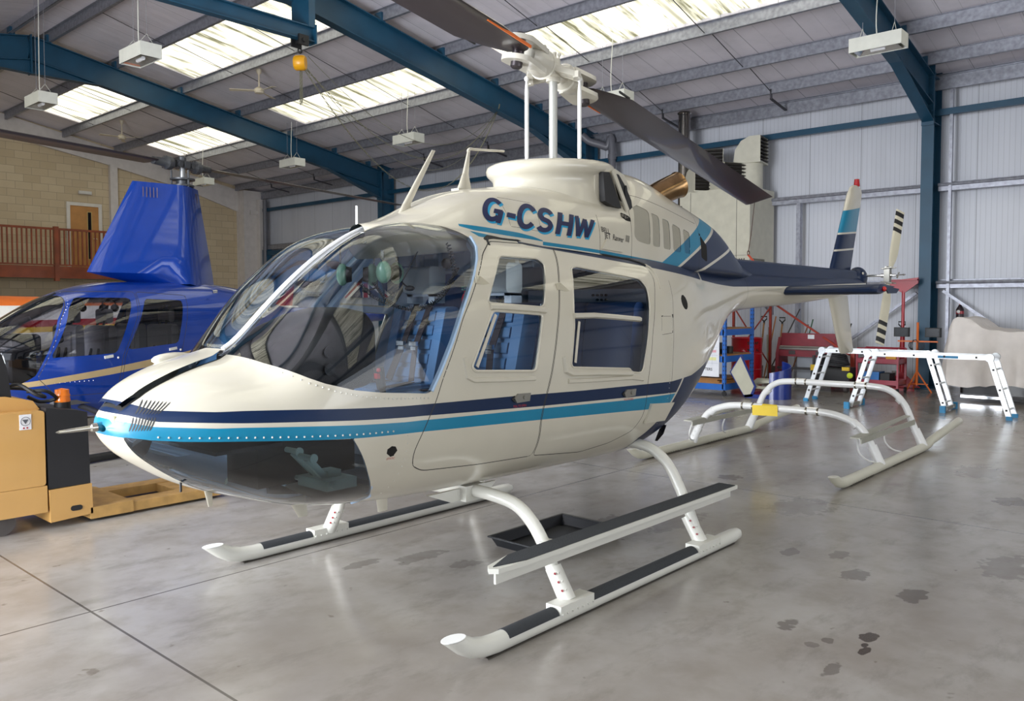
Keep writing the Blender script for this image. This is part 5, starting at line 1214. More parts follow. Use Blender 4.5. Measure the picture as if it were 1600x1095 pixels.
# seats
def soft(mb, a, b, r=.04, m=0):
    i0 = len(mb.v); mb.rbox(a, b, r, m, 5, 1); return i0
for yo in (-.30, .30):
    seat = None
    mb = MB(); soft(mb, (1.22, yo-.22, .92), (1.72, yo+.22, 1.03), .045); mb.add(*(lambda t: (t.v, t.f))(MB().rbox((1.26, yo-.19, 1.0), (1.66, yo+.19, 1.045), .03, 0, 4, 2)))
    seat = obj('seat_cushion', mb, BLU, heli)
    mb = MB(); i0 = soft(mb, (-.05, yo-.22, 0), (.05, yo+.22, .50), .045)
    for k in range(5): mb.rbox((-.065, yo-.13, .06+.085*k), (-.045, yo+.13, .12+.085*k), .008, 0, 3, 1)
    for s2 in (-1, 1): mb.rbox((-.08, yo+s2*.19-.035, .02), (.02, yo+s2*.19+.035, .48), .02, 0, 4, 1)
    mb.xf(Matrix.Translation((1.70, 0, 1.0)) @ Matrix.Rotation(math.radians(14), 4, 'Y')); obj('seat_back', mb, BLU, seat)
    mb = MB(); mb.box((1.18, yo-.19, .70), (1.78, yo+.19, .93)); obj('seat_base', mb, PALE, seat)
    mb = MB()
    for s2 in (-1, 1):
        mb.beam((1.77, yo+s2*.06, 1.50), (1.66, yo+s2*.055, 1.27), .045, .006, (1, 0, .3)); mb.beam((1.655, yo+s2*.055, 1.27), (1.58, yo+s2*.10, 1.06), .048, .006, (1, 0, .3)); mb.beam((1.58, yo+s2*.10, 1.055), (1.35, yo+s2*.16, 1.05), .048, .005)
    obj('harness', mb, mat('harness_dark', '#2b2228', .8), seat)
    mb = MB()
    for s2 in (-1, 1): mb.box((1.63, yo+s2*.055-.03, 1.26), (1.65, yo+s2*.055+.03, 1.285)); mb.box((1.635, yo+s2*.055-.022, 1.235), (1.645, yo+s2*.055+.022, 1.255))
    obj('harness_buckles', mb, CHROME, seat)
    mb = MB(); mb.rbox((1.71, yo-.115, 1.56), (1.84, yo+.115, 1.72), .025, 0, 4, 1); obj('headrest', mb, mat('headrest_grey', '#ccd4d4', .6), seat)
    mb = MB(); mb.box((1.745, yo-.12, 1.505), (1.83, yo-.07, 1.56)); mb.box((1.745, yo+.07, 1.505), (1.83, yo+.12, 1.56)); mb.box((1.745, yo-.12, 1.545), (1.83, yo+.12, 1.562)); mb.box((1.80, yo-.10, 1.71), (1.83, yo-.06, 1.86)); mb.box((1.80, yo+.06, 1.71), (1.83, yo+.10, 1.86)); obj('headrest_bracket', mb, PALE, seat)
    mb = MB(); mb.tube([(1.28, yo+.02, .93), (1.20, yo+.01, 1.02), (1.16, yo, 1.10)], .014, 8); mb.tube([(1.16, yo, 1.10), (1.14, yo, 1.20)], [.022, .026], 10); mb.tube([(1.30, yo+.02, .90), (1.24, yo+.01, .97)], .035, 10); cs = obj('cyclic_stick', mb, BLACK, heli)
    mb = MB(); mb.ball((1.125, yo-.02, 1.19), .011, n=8); mb.box((1.118, yo-.02, 1.15), (1.135, yo+.005, 1.175)); obj('stick_button', mb, RED, cs)
# centre bulkhead, side pillars, rear bench
for q_ in kids(heli):
    if q_.name.startswith('seat_cushion'): q_.location = (.20, 0, 0)
mb = MB(); mb.box((1.80, -.05, .69), (1.92, .05, 1.83)); mb.box((1.80, -.54, .80), (1.86, .54, 1.02)); mb.box((1.83, .50, .80), (1.93, .56, 1.50)); mb.box((1.83, -.56, .80), (1.93, -.50, 1.50)); mb.box((1.83, -.45, 1.70), (1.90, .45, 1.80)); obj('cabin_bulkhead', mb, PALE, heli, loc=(.26, 0, 0))
mb = MB(); mb.rbox((2.45, -.55, .82), (3.0, .55, 1.02), .05, 0, 5, 1); bn = obj('rear_bench', mb, BLUD, heli)
mb = MB(); 
for yo in (-.37, 0, .37): mb.rbox((2.86, yo-.18, 1.0), (2.98, yo+.18, 1.52), .05, 0, 5, 1)
mb.xf(Matrix.Translation((2.9, 0, 1)) @ Matrix.Rotation(math.radians(8), 4, 'Y') @ Matrix.Translation((-2.9, 0, -1))); obj('bench_back', mb, BLUD, bn)
mb = MB(); mb.prism([(3.12, -.50, .8), (3.16, -.50, 1.60), (3.16, .50, 1.60), (3.12, .50, .8)], (.02, 0, 0)); rb_ = obj('rear_bulkhead', mb, mat('rear_trim_white', '#b7c2d2', .6), heli)
mb = MB()
for k in range(7): mb.cyl((3.135, -.2+.035*(k % 4), 1.56-.03*(k//4)), (3.12, -.2+.035*(k % 4), 1.56-.03*(k//4)), .008, 8)
obj('speaker_holes', mb, BLACK, rb_)
mb = MB(); mb.prism([(1.26, -.06, 1.80), (1.26, .06, 1.80), (1.55, .12, 1.86), (1.55, -.12, 1.86)], (0, 0, .025)); mb.box((1.45, -.20, 1.80), (1.75, .20, 1.86)); obj('overhead_console', mb, mat('console_grey', '#8b98a5', .5), heli)
mb = MB()
for k in range(9): mb.box((1.42+.0*k, -.18+.045*k, 1.775), (1.47, -.155+.045*k, 1.80))
obj('circuit_breakers', mb, BLACK, heli)
mb = MB()
for yy in (-.585, .585): mb.tube([(1.20, yy*.99, 1.02), (1.30, yy*.985, 1.20), (1.45, yy*.95, 1.45), (1.58, yy*.86, 1.62), (1.66, yy*.72, 1.76), (1.70, yy*.58, 1.82)], .018, 8)
obj('door_pillars', mb, mat('pillar_pale_blue', '#b6cbe2', .5), heli)
# headsets hanging under the console, coiled leads, extinguisher
GRN = mat('headset_green', '#6f9b84', .4, coat=.2)
def headset(px, py, pz, rot, label):
    t = thing('headset', label, 'headset', (HX+px, HY+py, pz), rot, 'aviation headsets hanging inside the white helicopter')
    mb = MB(); mb.tube([(math.cos(q)*.0, math.sin(q)*.085, .13+math.cos(q)*.06+.0) for q in np.linspace(-PI/2, PI/2, 13)], .006, 8); mb.tube([(0, -.085, .13), (0, -.085, .05)], .004, 6); mb.tube([(0, .085, .13), (0, .085, .05)], .004, 6); obj('headband', mb, mat('headband_dark', '#2a2c2e', .5), t)
    mb = MB()
    for s2 in (-1, 1): mb.box((-.008, s2*.085-.005, .06), (.008, s2*.085+.005, .11))
    obj('adjuster', mb, CHROME, t)
    for s2 in (-1, 1):
        mb = MB(); mb.ball((0, s2*.075, 0), .05, n=16, sc=(.8, .62, 1.15)); e = obj('ear_cup', mb, GRN, t)
        mb = MB(); mb.tube([(0, s2*.028, 0), (0, s2*.055, 0)], [.036, .042], 14); obj('ear_cushion', mb, BLACK, e)
    mb = MB(); mb.tube([(0, -.10, -.03), (-.04, -.10, -.065), (-.08, -.06, -.08)], .004, 6); mb.ball((-.09, -.04, -.08), .018, n=10, sc=(1.6, 1, .8)); obj('microphone', mb, BLACK, t)
headset(1.30, .06, 1.65, .9, 'green headset hanging in front, its boom microphone pointing at the windscreen')
headset(1.40, -.08, 1.66, 2.0, 'green headset hanging behind the other, beside the far door frame')
mb = MB()
def coil(pts, r=.008, t=.0025, turns=60, m=0):
    P = bez(pts, 10); L = len(P)-1; out = []
    for i in range(turns*6+1):
        u = i/(turns*6)*L; j = min(int(u), L-1); p = P[j].lerp(P[j+1], u-j); d = (P[j+1]-P[j]).normalized(); a = d.orthogonal().normalized(); b2 = d.cross(a); q = i*PI/3; out.append(p+(a*math.cos(q)+b2*math.sin(q))*r)
    mb.tube(out, t, 4, m)
coil([(1.29, .02, 1.60), (1.33, -.05, 1.53), (1.40, -.18, 1.48), (1.47, -.30, 1.50), (1.52, -.38, 1.60), (1.55, -.42, 1.68)])
coil([(1.33, -.03, 1.61), (1.38, -.10, 1.51), (1.44, -.22, 1.47), (1.50, -.33, 1.52), (1.54, -.40, 1.62)])
coil([(1.52, -.38, 1.80), (1.53, -.40, 1.72), (1.54, -.41, 1.64)], .012, .003, 10); mb.tube([(1.45, -.25, 1.78), (1.42, -.22, 1.70), (1.40, -.18, 1.62)], .003, 5); mb.ball((1.52, -.37, 1.70), .028, n=10)
obj('coiled_headset_leads', mb, BLACK, heli)
fe = thing('fire_extinguisher', 'small red topped fire extinguisher clipped to the cabin pillar behind the near windscreen', 'fire extinguisher', (HX+1.56, HY-.47, 1.38))
mb = MB(); mb.lathe([(.0, .0), (.022, .0), (.024, .01), (.024, .15), (.018, .165)], n=16); obj('cylinder_body', mb, mat('extinguisher_white', '#d7dde2', .3), fe)
mb = MB(); mb.lathe([(.0245, .10), (.0245, .15), (.018, .168), (.012, .175), (.012, .19), (0, .19)], n=16); obj('red_cap', mb, RED, fe)
mb = MB(); mb.beam((-.03, 0, .20), (.03, 0, .215), .015, .006); mb.beam((-.03, 0, .19), (.02, 0, .188), .015, .006); mb.lathe([(.0248, .06), (.0248, .08)], n=16); obj('lever', mb, mat('lever_teal', '#1d6d6b', .4), fe)
# ------------------------------------------------------------------ the blue helicopter
RB = mat('metallic_blue', '#023a9c', .33, .5, coat=.9, var=.04)
GOLD = mat('champagne_stripe', '#b09a72', .35, .2, coat=.4)
SMK = glass('cabin_glass_smoked', (0.62, 0.62, 0.66), 1.4)
RT = dict(
 zt=[(0, .98), (.05, 1.07), (.2, 1.22), (.5, 1.42), (.9, 1.62), (1.2, 1.72), (1.5, 1.77), (2.6, 1.79), (3.2, 1.74), (3.8, 1.60), (4.4, 1.47), (8.5, 1.5)],
 zb=[(0, .9), (.05, .80), (.2, .62), (.5, .43), (.9, .30), (1.3, .24), (2.8, .24), (3.4, .48), (4.0, .90), (4.4, 1.14), (8.5, 1.28)],
 w=[(0, .05), (.05, .2), (.2, .38), (.5, .53), (.9, .61), (1.4, .64), (3.0, .64), (3.5, .55), (4.0, .34), (4.4, .2), (8.5, .1)],
 zc=[(0, .94), (1, .95), (3, .98), (4.4, 1.3), (8.5, 1.39)], nu=[(0, 2.2), (1, 2.8), (3, 3), (4.4, 2), (8.5, 2)], nl=[(0, 2.2), (1, 2.8), (3, 2.8), (4.4, 2), (8.5, 2)])
blue = thing('helicopter', 'royal blue helicopter with a gold stripe parked behind the white one', 'helicopter', (0, 0, 0))
ra = math.radians(12); blue.location = (5.0-2.6*math.cos(ra), 10.05-2.6*math.sin(ra), 0); blue.rotation_euler = (0, 0, ra)
V, N, F = surf_mesh(RT, np.concatenate([np.array([0, .005, .015, .03, .05, .075]), np.arange(.1, 4.5, .03), np.arange(4.5, 8.5, .15)]), 64)
rc_ = Cut(V, N, F); S = rc_.split
RWS = [(-.2, .80), (.30, .70), (.40, .78), (.655, 1.35), (.91, 1.655), (.93, 2.2), (-.2, 2.2)]
RW1 = rnd([(.92, 1.585), (1.46, 1.585), (1.45, 1.51), (1.22, 1.01), (1.19, .98), (.53, .96), (.80, 1.47)], .04); RW2 = rnd([(1.64, 1.575), (2.12, 1.56), (2.115, 1.50), (1.99, 1.06), (1.34, 1.01)], .04)
RD1 = rnd([(.90, 1.65), (1.55, 1.655), (1.50, 1.4), (1.28, .95), (1.22, .55), (.62, .55), (.42, .76), (.68, 1.35)], .03); RD2 = rnd([(1.57, 1.655), (2.20, 1.62), (2.18, 1.5), (2.05, 1.0), (1.9, .6), (1.25, .55), (1.31, .95), (1.53, 1.4)], .04)
rst = pl([(.2, .70), (.66, .765), (1.15, .825), (2.1, .955), (3.4, 1.22), (4.2, 1.37)]); rsb = pl([(.2, .645), (.66, .70), (1.16, .752), (2.07, .862), (3.4, 1.10), (4.2, 1.27)])
for p in (RW1, RW2, RD1, RD2): S(fp(p))
S(fp(RWS)); S(lambda X, Y, Z: np.abs(Y)-.015)
for fn in (rst, rsb): S(lambda X, Y, Z, fn=fn: Z-fn(X))
for p in (RD1, RD2): S(lambda X, Y, Z, p=p: sdp(X, Z, p)-.003); S(lambda X, Y, Z, p=p: sdp(X, Z, p)+.003)
X, Y, Z = rc_.done(); mi = np.zeros(len(X), int)
mi[(Z < rst(X)) & (Z > rsb(X)) & (X > .2) & (X < 4.2)] = 1
sm1 = (np.abs(sdp(X, Z, RD1)) < .003) | (np.abs(sdp(X, Z, RD2)) < .003); mi[sm1] = 2
g0 = (sdp(X, Z, RWS) < 0) & (np.abs(Y) > .015); g1 = sdp(X, Z, RW1) < 0; g2 = sdp(X, Z, RW2) < 0
i1 = (sdp(X, Z, RD1) < 0) & ~sm1; i2 = (sdp(X, Z, RD2) < 0) & ~sm1
RM = [RB, GOLD, SEAM]
rc_.part('fuselage', ~g0 & ~(i1 & ~sm1) & ~(i2 & ~sm1), mi, RM, blue)
rc_.part('windshield', g0, None, SMK, blue)
for sgn in (-1, 1):
    yy = Y*sgn > 0
    a = rc_.part('front_door', i1 & ~g1 & yy, mi, RM, blue); rc_.part('window_pane', i1 & g1 & yy, None, SMK, a)
    b_ = rc_.part('rear_door', i2 & ~g2 & yy, mi, RM, blue); rc_.part('window_pane', i2 & g2 & yy, None, SMK, b_)
    def yr(x, z, sgn=sgn):
        zt, zb, w, zc, nu, nl = [float(knots(RT[k])(x)) for k in ('zt', 'zb', 'w', 'zc', 'nu', 'nl')]
        H, n = ((zt-zc), nu) if z >= zc else ((zc-zb), nl); t = min(.999, abs(z-zc)/H); return sgn*w*(1-t**n)**(1/n)
    for dr_, hx, hz in ((a, 1.06, .94), (b_, 1.86, .99)):
        mb = MB(); mb.beam((hx, yr(hx, hz)+.012*sgn, hz), (hx+.10, yr(hx, hz)+.012*sgn, hz+.012), .012, .03); mb.ball((hx+.16, yr(hx+.1, hz), hz-.01), .014, n=8); obj('door_latch', mb, mat('latch_white', '#c8c8c4', .4), dr_)
mb = MB()
for k in range(20):
    t = k/19; x = .40+(.90-.40)*t; z = float(np.interp(x, [.40, .655, .91], [.78, 1.35, 1.655])); mb.ball((x+.03, yr(x+.03, z, -1), z), .0035, n=6)
for k in range(12): mb.ball((.42+.06*k*.8, yr(.5, .72, -1)*0+ -float(knots(RT['w'])(.45+.05*k))*.97, .70-.0*k), .003, n=6)
obj('rivets', mb, CHROME, blue)
mb = MB(); mb.tube([(x, 0, float(knots(RT['zt'])(x))+.003) for x in np.linspace(.02, .92, 12)], .014, 8); obj('windshield_strip', mb, BLACK, blue)
# mast fairing and rotor
mb = MB(); st = []
for z in (1.76, 1.88, 2.1, 2.4, 2.7, 2.93, 2.985):
    le = np.interp(z, [1.76, 1.88, 2.985], [1.9, 1.29, 1.89]); te = np.interp(z, [1.6, 2.98], [3.10, 2.83]); mxx = np.interp(z, [1.75, 2.97], [2.40, 2.45]); ht_ = np.interp(z, [1.75, 2.98], [.36, .19])
    if z == 1.76: ht_ = .36
    sec = []
    for u in (0, .04, .2, .45, .7, .88, 1.0): sec.append((le+(mxx-le)*u, -ht_*(u**.85), z+(.0)))
    for u in (.12, .3, .6, 1.0): sec.append((mxx+(te-mxx)*u, -ht_*(1-u**1.6)-.001, z-(0.1*u if z < 1.8 else 0)))
    sec += [(x, -y, zz) for x, y, zz in sec[::-1][1:-1]]
    st.append(sec)
k = len(st[0]); mb.add([p for s_ in st for p in s_], [(i*k+j, i*k+(j+1) % k, (i+1)*k+(j+1) % k, (i+1)*k+j) for i in range(len(st)-1) for j in range(k)]+[[(len(st)-1)*k+j for j in range(k)]])
fr_ = obj('mast_fairing', mb, RB, blue, ang=30)
mb = MB()
for k in range(5):
    for (x0, hy) in ((1.98+.035*k, None), (2.62+.032*k, None)):
        yy = -.06-.018*k if x0 < 2.3 else -.12+.012*k; mb.tube([(x0, yy-.012, 2.80), (x0, yy-.012, 2.92)], .004, 6)
obj('louvre_slots', mb, mat('slot_bronze', '#5b4a3c', .6), fr_)
mb = MB(); mb.lathe([(.05, 1.7), (.05, 3.0), (.035, 3.02), (.035, 3.24)], (2.6, 0, 0), n=16); obj('mast', mb, GREYM, blue)
DG = mat('hub_dark_grey', '#4c4e52', .4, .5)
mb = MB(); mb.lathe([(.09, 2.99), (.14, 3.0), (.14, 3.02), (.08, 3.03), (.08, 3.07), (.15, 3.08), (.15, 3.10), (.06, 3.11)], (2.6, 0, 0), n=22)
for q in (0.4, 2.5, 4.6): mb.tube([(2.6+.13*math.cos(q), .13*math.sin(q), 2.95), (2.6+.13*math.cos(q), .13*math.sin(q), 3.2)], .012, 8)
obj('swashplate', mb, DG, blue)
Mr = Matrix.Translation((2.6, 0, 3.27)) @ Matrix.Rotation(math.radians(17.5-12), 4, 'Z') @ Matrix.Rotation(math.radians(-.8), 4, 'Y')
mb = MB(); mb.box((-.14, -.06, -.04), (.14, .06, .05)); mb.cyl((0, -.1, 0), (0, .1, 0), .045, 14); mb.cyl((-.1, -.09, 0), (-.1, .09, 0), .035, 12); mb.cyl((.1, -.09, 0), (.1, .09, 0), .035, 12); mb.lathe([(.05, .04), (.05, .10), (.02, .12)], n=12)
mb.xf(Mr); obj('rotor_hub', mb, DG, blue)
for sgn in (1, -1):
    Mq = Mr @ (Matrix.Identity(4) if sgn > 0 else Matrix.Rotation(PI, 4, 'Z'))
    mb = MB(); mb.tube([(.10, 0, 0), (.16, 0, 0), (.20, 0, 0), (.26, 0, 0), (.30, 0, -.0), (.46, 0, 0)], [.05, .055, .085, .085, .055, .045], 18)
    for q in range(14): mb.cyl((.19, .075*math.cos(q*PI/7), .075*math.sin(q*PI/7)), (.27, .075*math.cos(q*PI/7), .075*math.sin(q*PI/7)), .01, 5)
    mb.xf(Mq); obj('blade_root', mb, DG, blue)
    prof = [(0, 0), (.03, .5), (.12, .9), (.3, 1), (.6, .7), (1, .03)]; ring = prof+[(u, -v*.8) for u, v in prof[::-1][1:-1]]; k = len(ring); rs = [.44, .7, 1.5, 3, 5.03]
    mb = MB(); mb.add([(r, .08-u*.25, v*.02-(.0 if sgn > 0 else .0)) for r in rs for u, v in ring], [(i*k+j, (i+1)*k+j, (i+1)*k+(j+1) % k, i*k+(j+1) % k) for i in range(len(rs)-1) for j in range(k)]+[list(range(k)), [(len(rs)-1)*k+j for j in range(k)]])
    mb.xf(Mq @ Matrix.Rotation(math.radians(7), 4, 'X')); obj('rotor_blade', mb, mat('blade_brown_black', '#2c2524', .4, coat=.2), blue)
# skids
mb_ = None
for sgn in (-1, 1):
    mb = MB(); mb.tube([(-.25, 1.50*sgn, .22), (-.05, 1.5*sgn, .08), (.2, 1.5*sgn, .045), (2.9, 1.5*sgn, .045)], .04, 14); obj('skid_tube', mb, BLACK, blue)
for x in (.9, 2.4):
    mb = MB(); mb.tube(bez([(x, -1.5, .05), (x, -1.15, .25), (x, -.45, .42), (x, .45, .42), (x, 1.15, .25), (x, 1.5, .05)], 6), .03, 12); obj('cross_tube', mb, BLACK, blue)
# seats and panel
GS = mat('grey_leather', '#8b8b8e', .5, var=.05)
for sx_, sy_ in ((1.05, -.3), (1.05, .3), (1.85, -.3), (1.85, .3)):
    mb = MB(); mb.rbox((sx_-.25, sy_-.22, .72), (sx_+.2, sy_+.22, .84), .04, 0, 4, 1); i0 = len(mb.v)
    mb.rbox((sx_+.14, sy_-.22, .80), (sx_+.24, sy_+.22, 1.28), .045, 0, 4, 1); mb.rbox((sx_+.12, sy_-.15, .9), (sx_+.16, sy_+.15, 1.2), .015, 0, 4, 1); mb.rbox((sx_+.20, sy_-.10, 1.30), (sx_+.28, sy_+.10, 1.46), .03, 0, 4, 1)
    st_ = obj('seat', mb, GS, blue)
    mb = MB(); mb.beam((sx_+.25, sy_-.05, 1.5), (sx_+.09, sy_-.07, .9), .04, .006, (1, 0, 0)); mb.beam((sx_+.25, sy_+.05, 1.5), (sx_+.09, sy_+.07, .9), .04, .006, (1, 0, 0)); obj('harness', mb, BLACK, st_)
mb = MB(); mb.box((.35, -.16, .6), (.6, .16, 1.12)); mb.rbox((.32, -.22, 1.0), (.62, .22, 1.2), .05, 0, 4, 1); obj('instrument_panel', mb, BLACK, blue)
mb = MB(); mb.tube([(.7, 0, .6), (.78, 0, 1.0), (.80, -.30, 1.12)], .014, 8); mb.tube([(.80, -.30, 1.12), (.78, -.30, 1.22)], .02, 8); obj('t_bar_cyclic', mb, BLACK, blue)
mb = MB(); mb.box((.6, -.5, .45), (2.3, .5, .5)); mb.box((2.25, -.58, .56), (2.3, .58, 1.2)); obj('cabin_floor', mb, mat('grey_carpet', '#4b4a4c', .9), blue)
mb = MB()
for s2 in (-1, 1):
    for cx_ in (1.28, 1.42): mb.ball((cx_, s2*.30, 1.47), .045, n=12)
    mb.tube(arc((1.35, s2*.3, 1.50), .08, 0, PI, 10), .008, 6)
obj('hung_headsets', mb, BLACK, blue)
for txt, sz, bx, bz in (('R44', .16, 2.80, 1.30), ('Raven II', .075, 2.82, 1.20)):
    l_ = letter(txt, sz, (bx, bz), None, .004, 'a', blue, .002, 0, 0, 1.0, .15, -1, lambda x, z, s: yr(x, z, -1)); obj('side_lettering', l_, GOLD, blue)
l_ = letter('G-JM', .26, (4.6, 1.26), None, .004, 'a', blue, .004, 0, 0, 1.0, 0, -1, lambda x, z, s: -float(knots(RT['w'])(x))*.97); obj('registration_letters', l_, GOLD, blue)
mb = MB(); mb.cyl((2.55, -.58, 1.665), (2.6, -.60, 1.67), .02, 10); obj('fuel_cap', mb, CHROME, blue)
mb = fin_mb((8.1, 0, 1.35), (8.5, 0, 2.0), .35, .2, .05); obj('tail_fin', mb, RB, blue)

# ------------------------------------------------------------------ white and orange aeroplane behind it
PW = mat('aeroplane_white', '#e4e2dc', .35, coat=.5)
pln = thing('aeroplane', 'white light aeroplane with red and orange stripes seen behind the blue helicopter', 'aeroplane', (0, 13.6, 0))
AT = dict(zt=[(-3, 1.1), (-2.8, 1.25), (-1.5, 1.42), (-.6, 1.50), (1, 1.68), (3, 1.66), (6, 1.6), (9, 1.5)], zb=[(-3, .95), (-2.8, .8), (-1.5, .7), (1, .66), (4, .8), (9, 1.25)], w=[(-3, .1), (-2.8, .3), (-1.5, .48), (2, .52), (5, .35), (9, .08)], zc=[(-3, 1.03), (0, 1.1), (9, 1.4)], nu=[(-3, 2.4), (9, 2.4)], nl=[(-3, 2.4), (9, 2.2)])
V, N, F = surf_mesh(AT, np.arange(-3, 9.01, .1), 32); ac = Cut(V, N, F)
for z0 in (1.02, 1.10, 1.20): ac.split(lambda X, Y, Z, z0=z0: Z-z0-.02*X)
ac.split(lambda X, Y, Z: Z-(1.50+.0*X))
X, Y, Z = ac.done(); mi = np.zeros(len(X), int); q = Z-.02*X; mi[(q > 1.02) & (q < 1.10)] = 2; mi[(q > 1.10) & (q < 1.20)] = 1; mi[(Z > 1.50)] = 3
ac.part('fuselage', np.ones(len(X), bool), mi, [PW, RED, mat('stripe_yellow', '#d9b03a', .4), ORANGE], pln)
mb = MB(); mb.hexa([(-.6, -4.2, .95), (.8, -4.2, .97), (.8, 4.2, .97), (-.6, 4.2, .95)], [(-.4, -4.2, 1.03), (.8, -4.2, .99), (.8, 4.2, .99), (-.4, 4.2, 1.03)]) if 0 else mb.hexa([(-.6, .3, .85), (.8, .3, .87), (.7, 4.6, 1.05), (-.4, 4.6, 1.05)], [(-.4, .3, .97), (.8, .3, .9), (.7, 4.6, 1.09), (-.3, 4.6, 1.12)]); obj('wing', mb, PW, pln)
mb = fin_mb((8.0, 0, 1.45), (8.5, 0, 2.3), .9, .5, .06); obj('tail_fin', mb, RED, pln)
mb = MB()
for y in (-1.0, 1.0): mb.cyl((.3, y-.06, .2), (.3, y+.06, .2), .2, 18); mb.tube([(.3, y, .2), (.4, y*.4, .8)], .03, 8)
mb.cyl((-2.2, -.05, .17), (-2.2, .05, .17), .17, 18); mb.tube([(-2.2, 0, .17), (-2.1, 0, .8)], .03, 8); obj('undercarriage', mb, BLACK, pln)

# ------------------------------------------------------------------ electric pallet truck
PT = mat('truck_amber', '#c09455', .45, coat=.2, var=.03)
pt = thing('pallet_truck', 'amber and black electric pallet truck standing at the left beside the nose', 'pallet truck', (1.3, 5.9, 0))
def pb(nm, f, m, par=None, ang=35): mb = MB(); f(mb); return obj(nm, mb, m, par or pt, ang)
pb('battery_case', lambda mb: (mb.rbox((-.35, .0, .30), (.655, .72, .80), .02, 0, 4, 1), mb.box((-.35, -.005, .12), (.66, .72, .298))), PT)
pb('back_plate', lambda mb: mb.prism([(.10, .10, .78), (.60, .10, .78), (.66, .10, .80), (.62, .10, .86), (.46, .10, .90), (.10, .10, .91)], (0, .45, 0)), PT)
pb('drive_cover', lambda mb: mb.prism([(.67, -.0, .27), (.935, -.0, .27), (.925, -.0, .765), (.85, 0, .785), (.665, -.0, .815)], (0, .66, 0)), mat('truck_black', '#1c1c20', .55))
pb('skirt', lambda mb: mb.prism([(.675, -.01, .045), (.945, -.01, .06), (.94, -.01, .27), (.67, -.01, .265)], (0, .68, 0)), PT)
pb('lift_slot', lambda mb: mb.rbox((.80, -.014, .10), (.875, -.009, .135), .017, 0, 5, 1), BLACK)
def forks(mb):
    mb.prism([(.94, 0, .02), (1.93, 0, .02), (1.97, 0, .05), (1.93, 0, .085), (.94, 0, .085)], (0, .16, 0)); mb.prism([(.94, .50, .02), (1.93, .50, .02), (1.97, .5, .05), (1.93, .50, .085), (.94, .50, .085)], (0, .16, 0)); mb.box((1.62, .16, .02), (1.93, .50, .08)); mb.box((.93, -.01, .02), (1.22, .67, .10))
pb('forks', forks, mat('fork_worn_amber', '#b08a50', .55, var=.2, scale=12))
pb('beacon_base', lambda mb: mb.lathe([(.055, .765), (.05, .83), (.0, .83)], (.83, .18, 0), n=20), BLACK)
pb('beacon_lens', lambda mb: mb.lathe([(.05, .83), (.052, .845), (.048, .86), (.052, .875), (.046, .89), (.045, .915), (0, .925)], (.83, .18, 0), n=20), mat('amber_lens', '#f07b10', .2, coat=.5))
pb('tiller_arm', lambda mb: (mb.prism([(.20, .12, .80), (.53, .12, .80), (.50, .12, .88), (.48, .12, 1.08), (.44, .12, 1.20), (.41, .12, 1.27), (.2, .12, 1.27)], (0, .14, 0)), mb.tube([(.33, .05, 1.22), (.33, .35, 1.22)], .03, 10)), BLACK)
pb('arm_bolt', lambda mb: mb.cyl((.38, .10, .90), (.38, .125, .90), .014, 8), CHROME)
pb('control_cables', lambda mb: (mb.tube(bez([(.45, .2, .93), (.55, .16, .97), (.64, .1, .90), (.70, .12, .88), (.62, .2, .93), (.48, .2, .95)], 6), .012, 6), mb.tube(bez([(.60, .15, .92), (.70, .10, .92), (.78, .15, .86), (.70, .2, .84), (.62, .2, .88)], 6), .012, 6)), BLACK)
def sticker(mb): mb.box((.505, -.003, .685), (.575, -.0005, .785))
pb('warning_label', sticker, mat('label_white', '#e0dfe2', .4))
pb('label_symbol', lambda mb: (mb.tube(arc((.54, -.004, .74), .028, 0, 2*PI, 20), .0015, 4), mb.prism([(.522, -.0045, .752), (.558, -.0045, .752), (.54, -.0045, .722)], (0, -.0005, 0))), mat('label_grey', '#55585e', .5))
pb('label_dots', lambda mb: (mb.cyl((.53, -.003, .697), (.53, -.0045, .697), .006, 10), mb.cyl((.55, -.003, .697), (.55, -.0045, .697), .006, 10)), RED)
WHL = mat('tyre_grey', '#4f4a48', .7)
for x, y in ((.40, .05), (.45, .60)): pb('drive_wheel', lambda mb: (mb.cyl((x, y, .085), (x, y+.06, .085), .085, 24), mb.cyl((x, y-.004, .085), (x, y+.064, .085), .03, 12)), WHL)
for y in (.04, .56): pb('load_roller', lambda mb: mb.cyl((1.8, y, .036), (1.8, y+.08, .036), .036, 14), WHL)

# ------------------------------------------------------------------ drip tray under the cabin
ty = thing('drip_tray', 'black plastic drip tray on the floor under the white helicopter', 'tray', (4.0, 3.18, 0), 0.0)
mb = MB(); a, b2 = .36, .25
P0 = [(-a, -b2), (a, -b2), (a, b2), (-a, b2)]
def ringq(s, z): return [(x*s, y*s, z) for x, y in P0]
rr_ = [ringq(.90, .0), ringq(1.0, .065), ringq(1.04, .068), ringq(1.04, .06), ringq(1.02, .060), ringq(.97, .062), ringq(.88, .010)]
mb.add([p for r in rr_ for p in r], [(i*4+j, i*4+(j+1) % 4, (i+1)*4+(j+1) % 4, (i+1)*4+j) for i in range(6) for j in range(4)]+[(24, 25, 26, 27), (3, 2, 1, 0)])
obj('tray_shell', mb, mat('tray_black', '#1a1c20', .3), ty, ang=20)

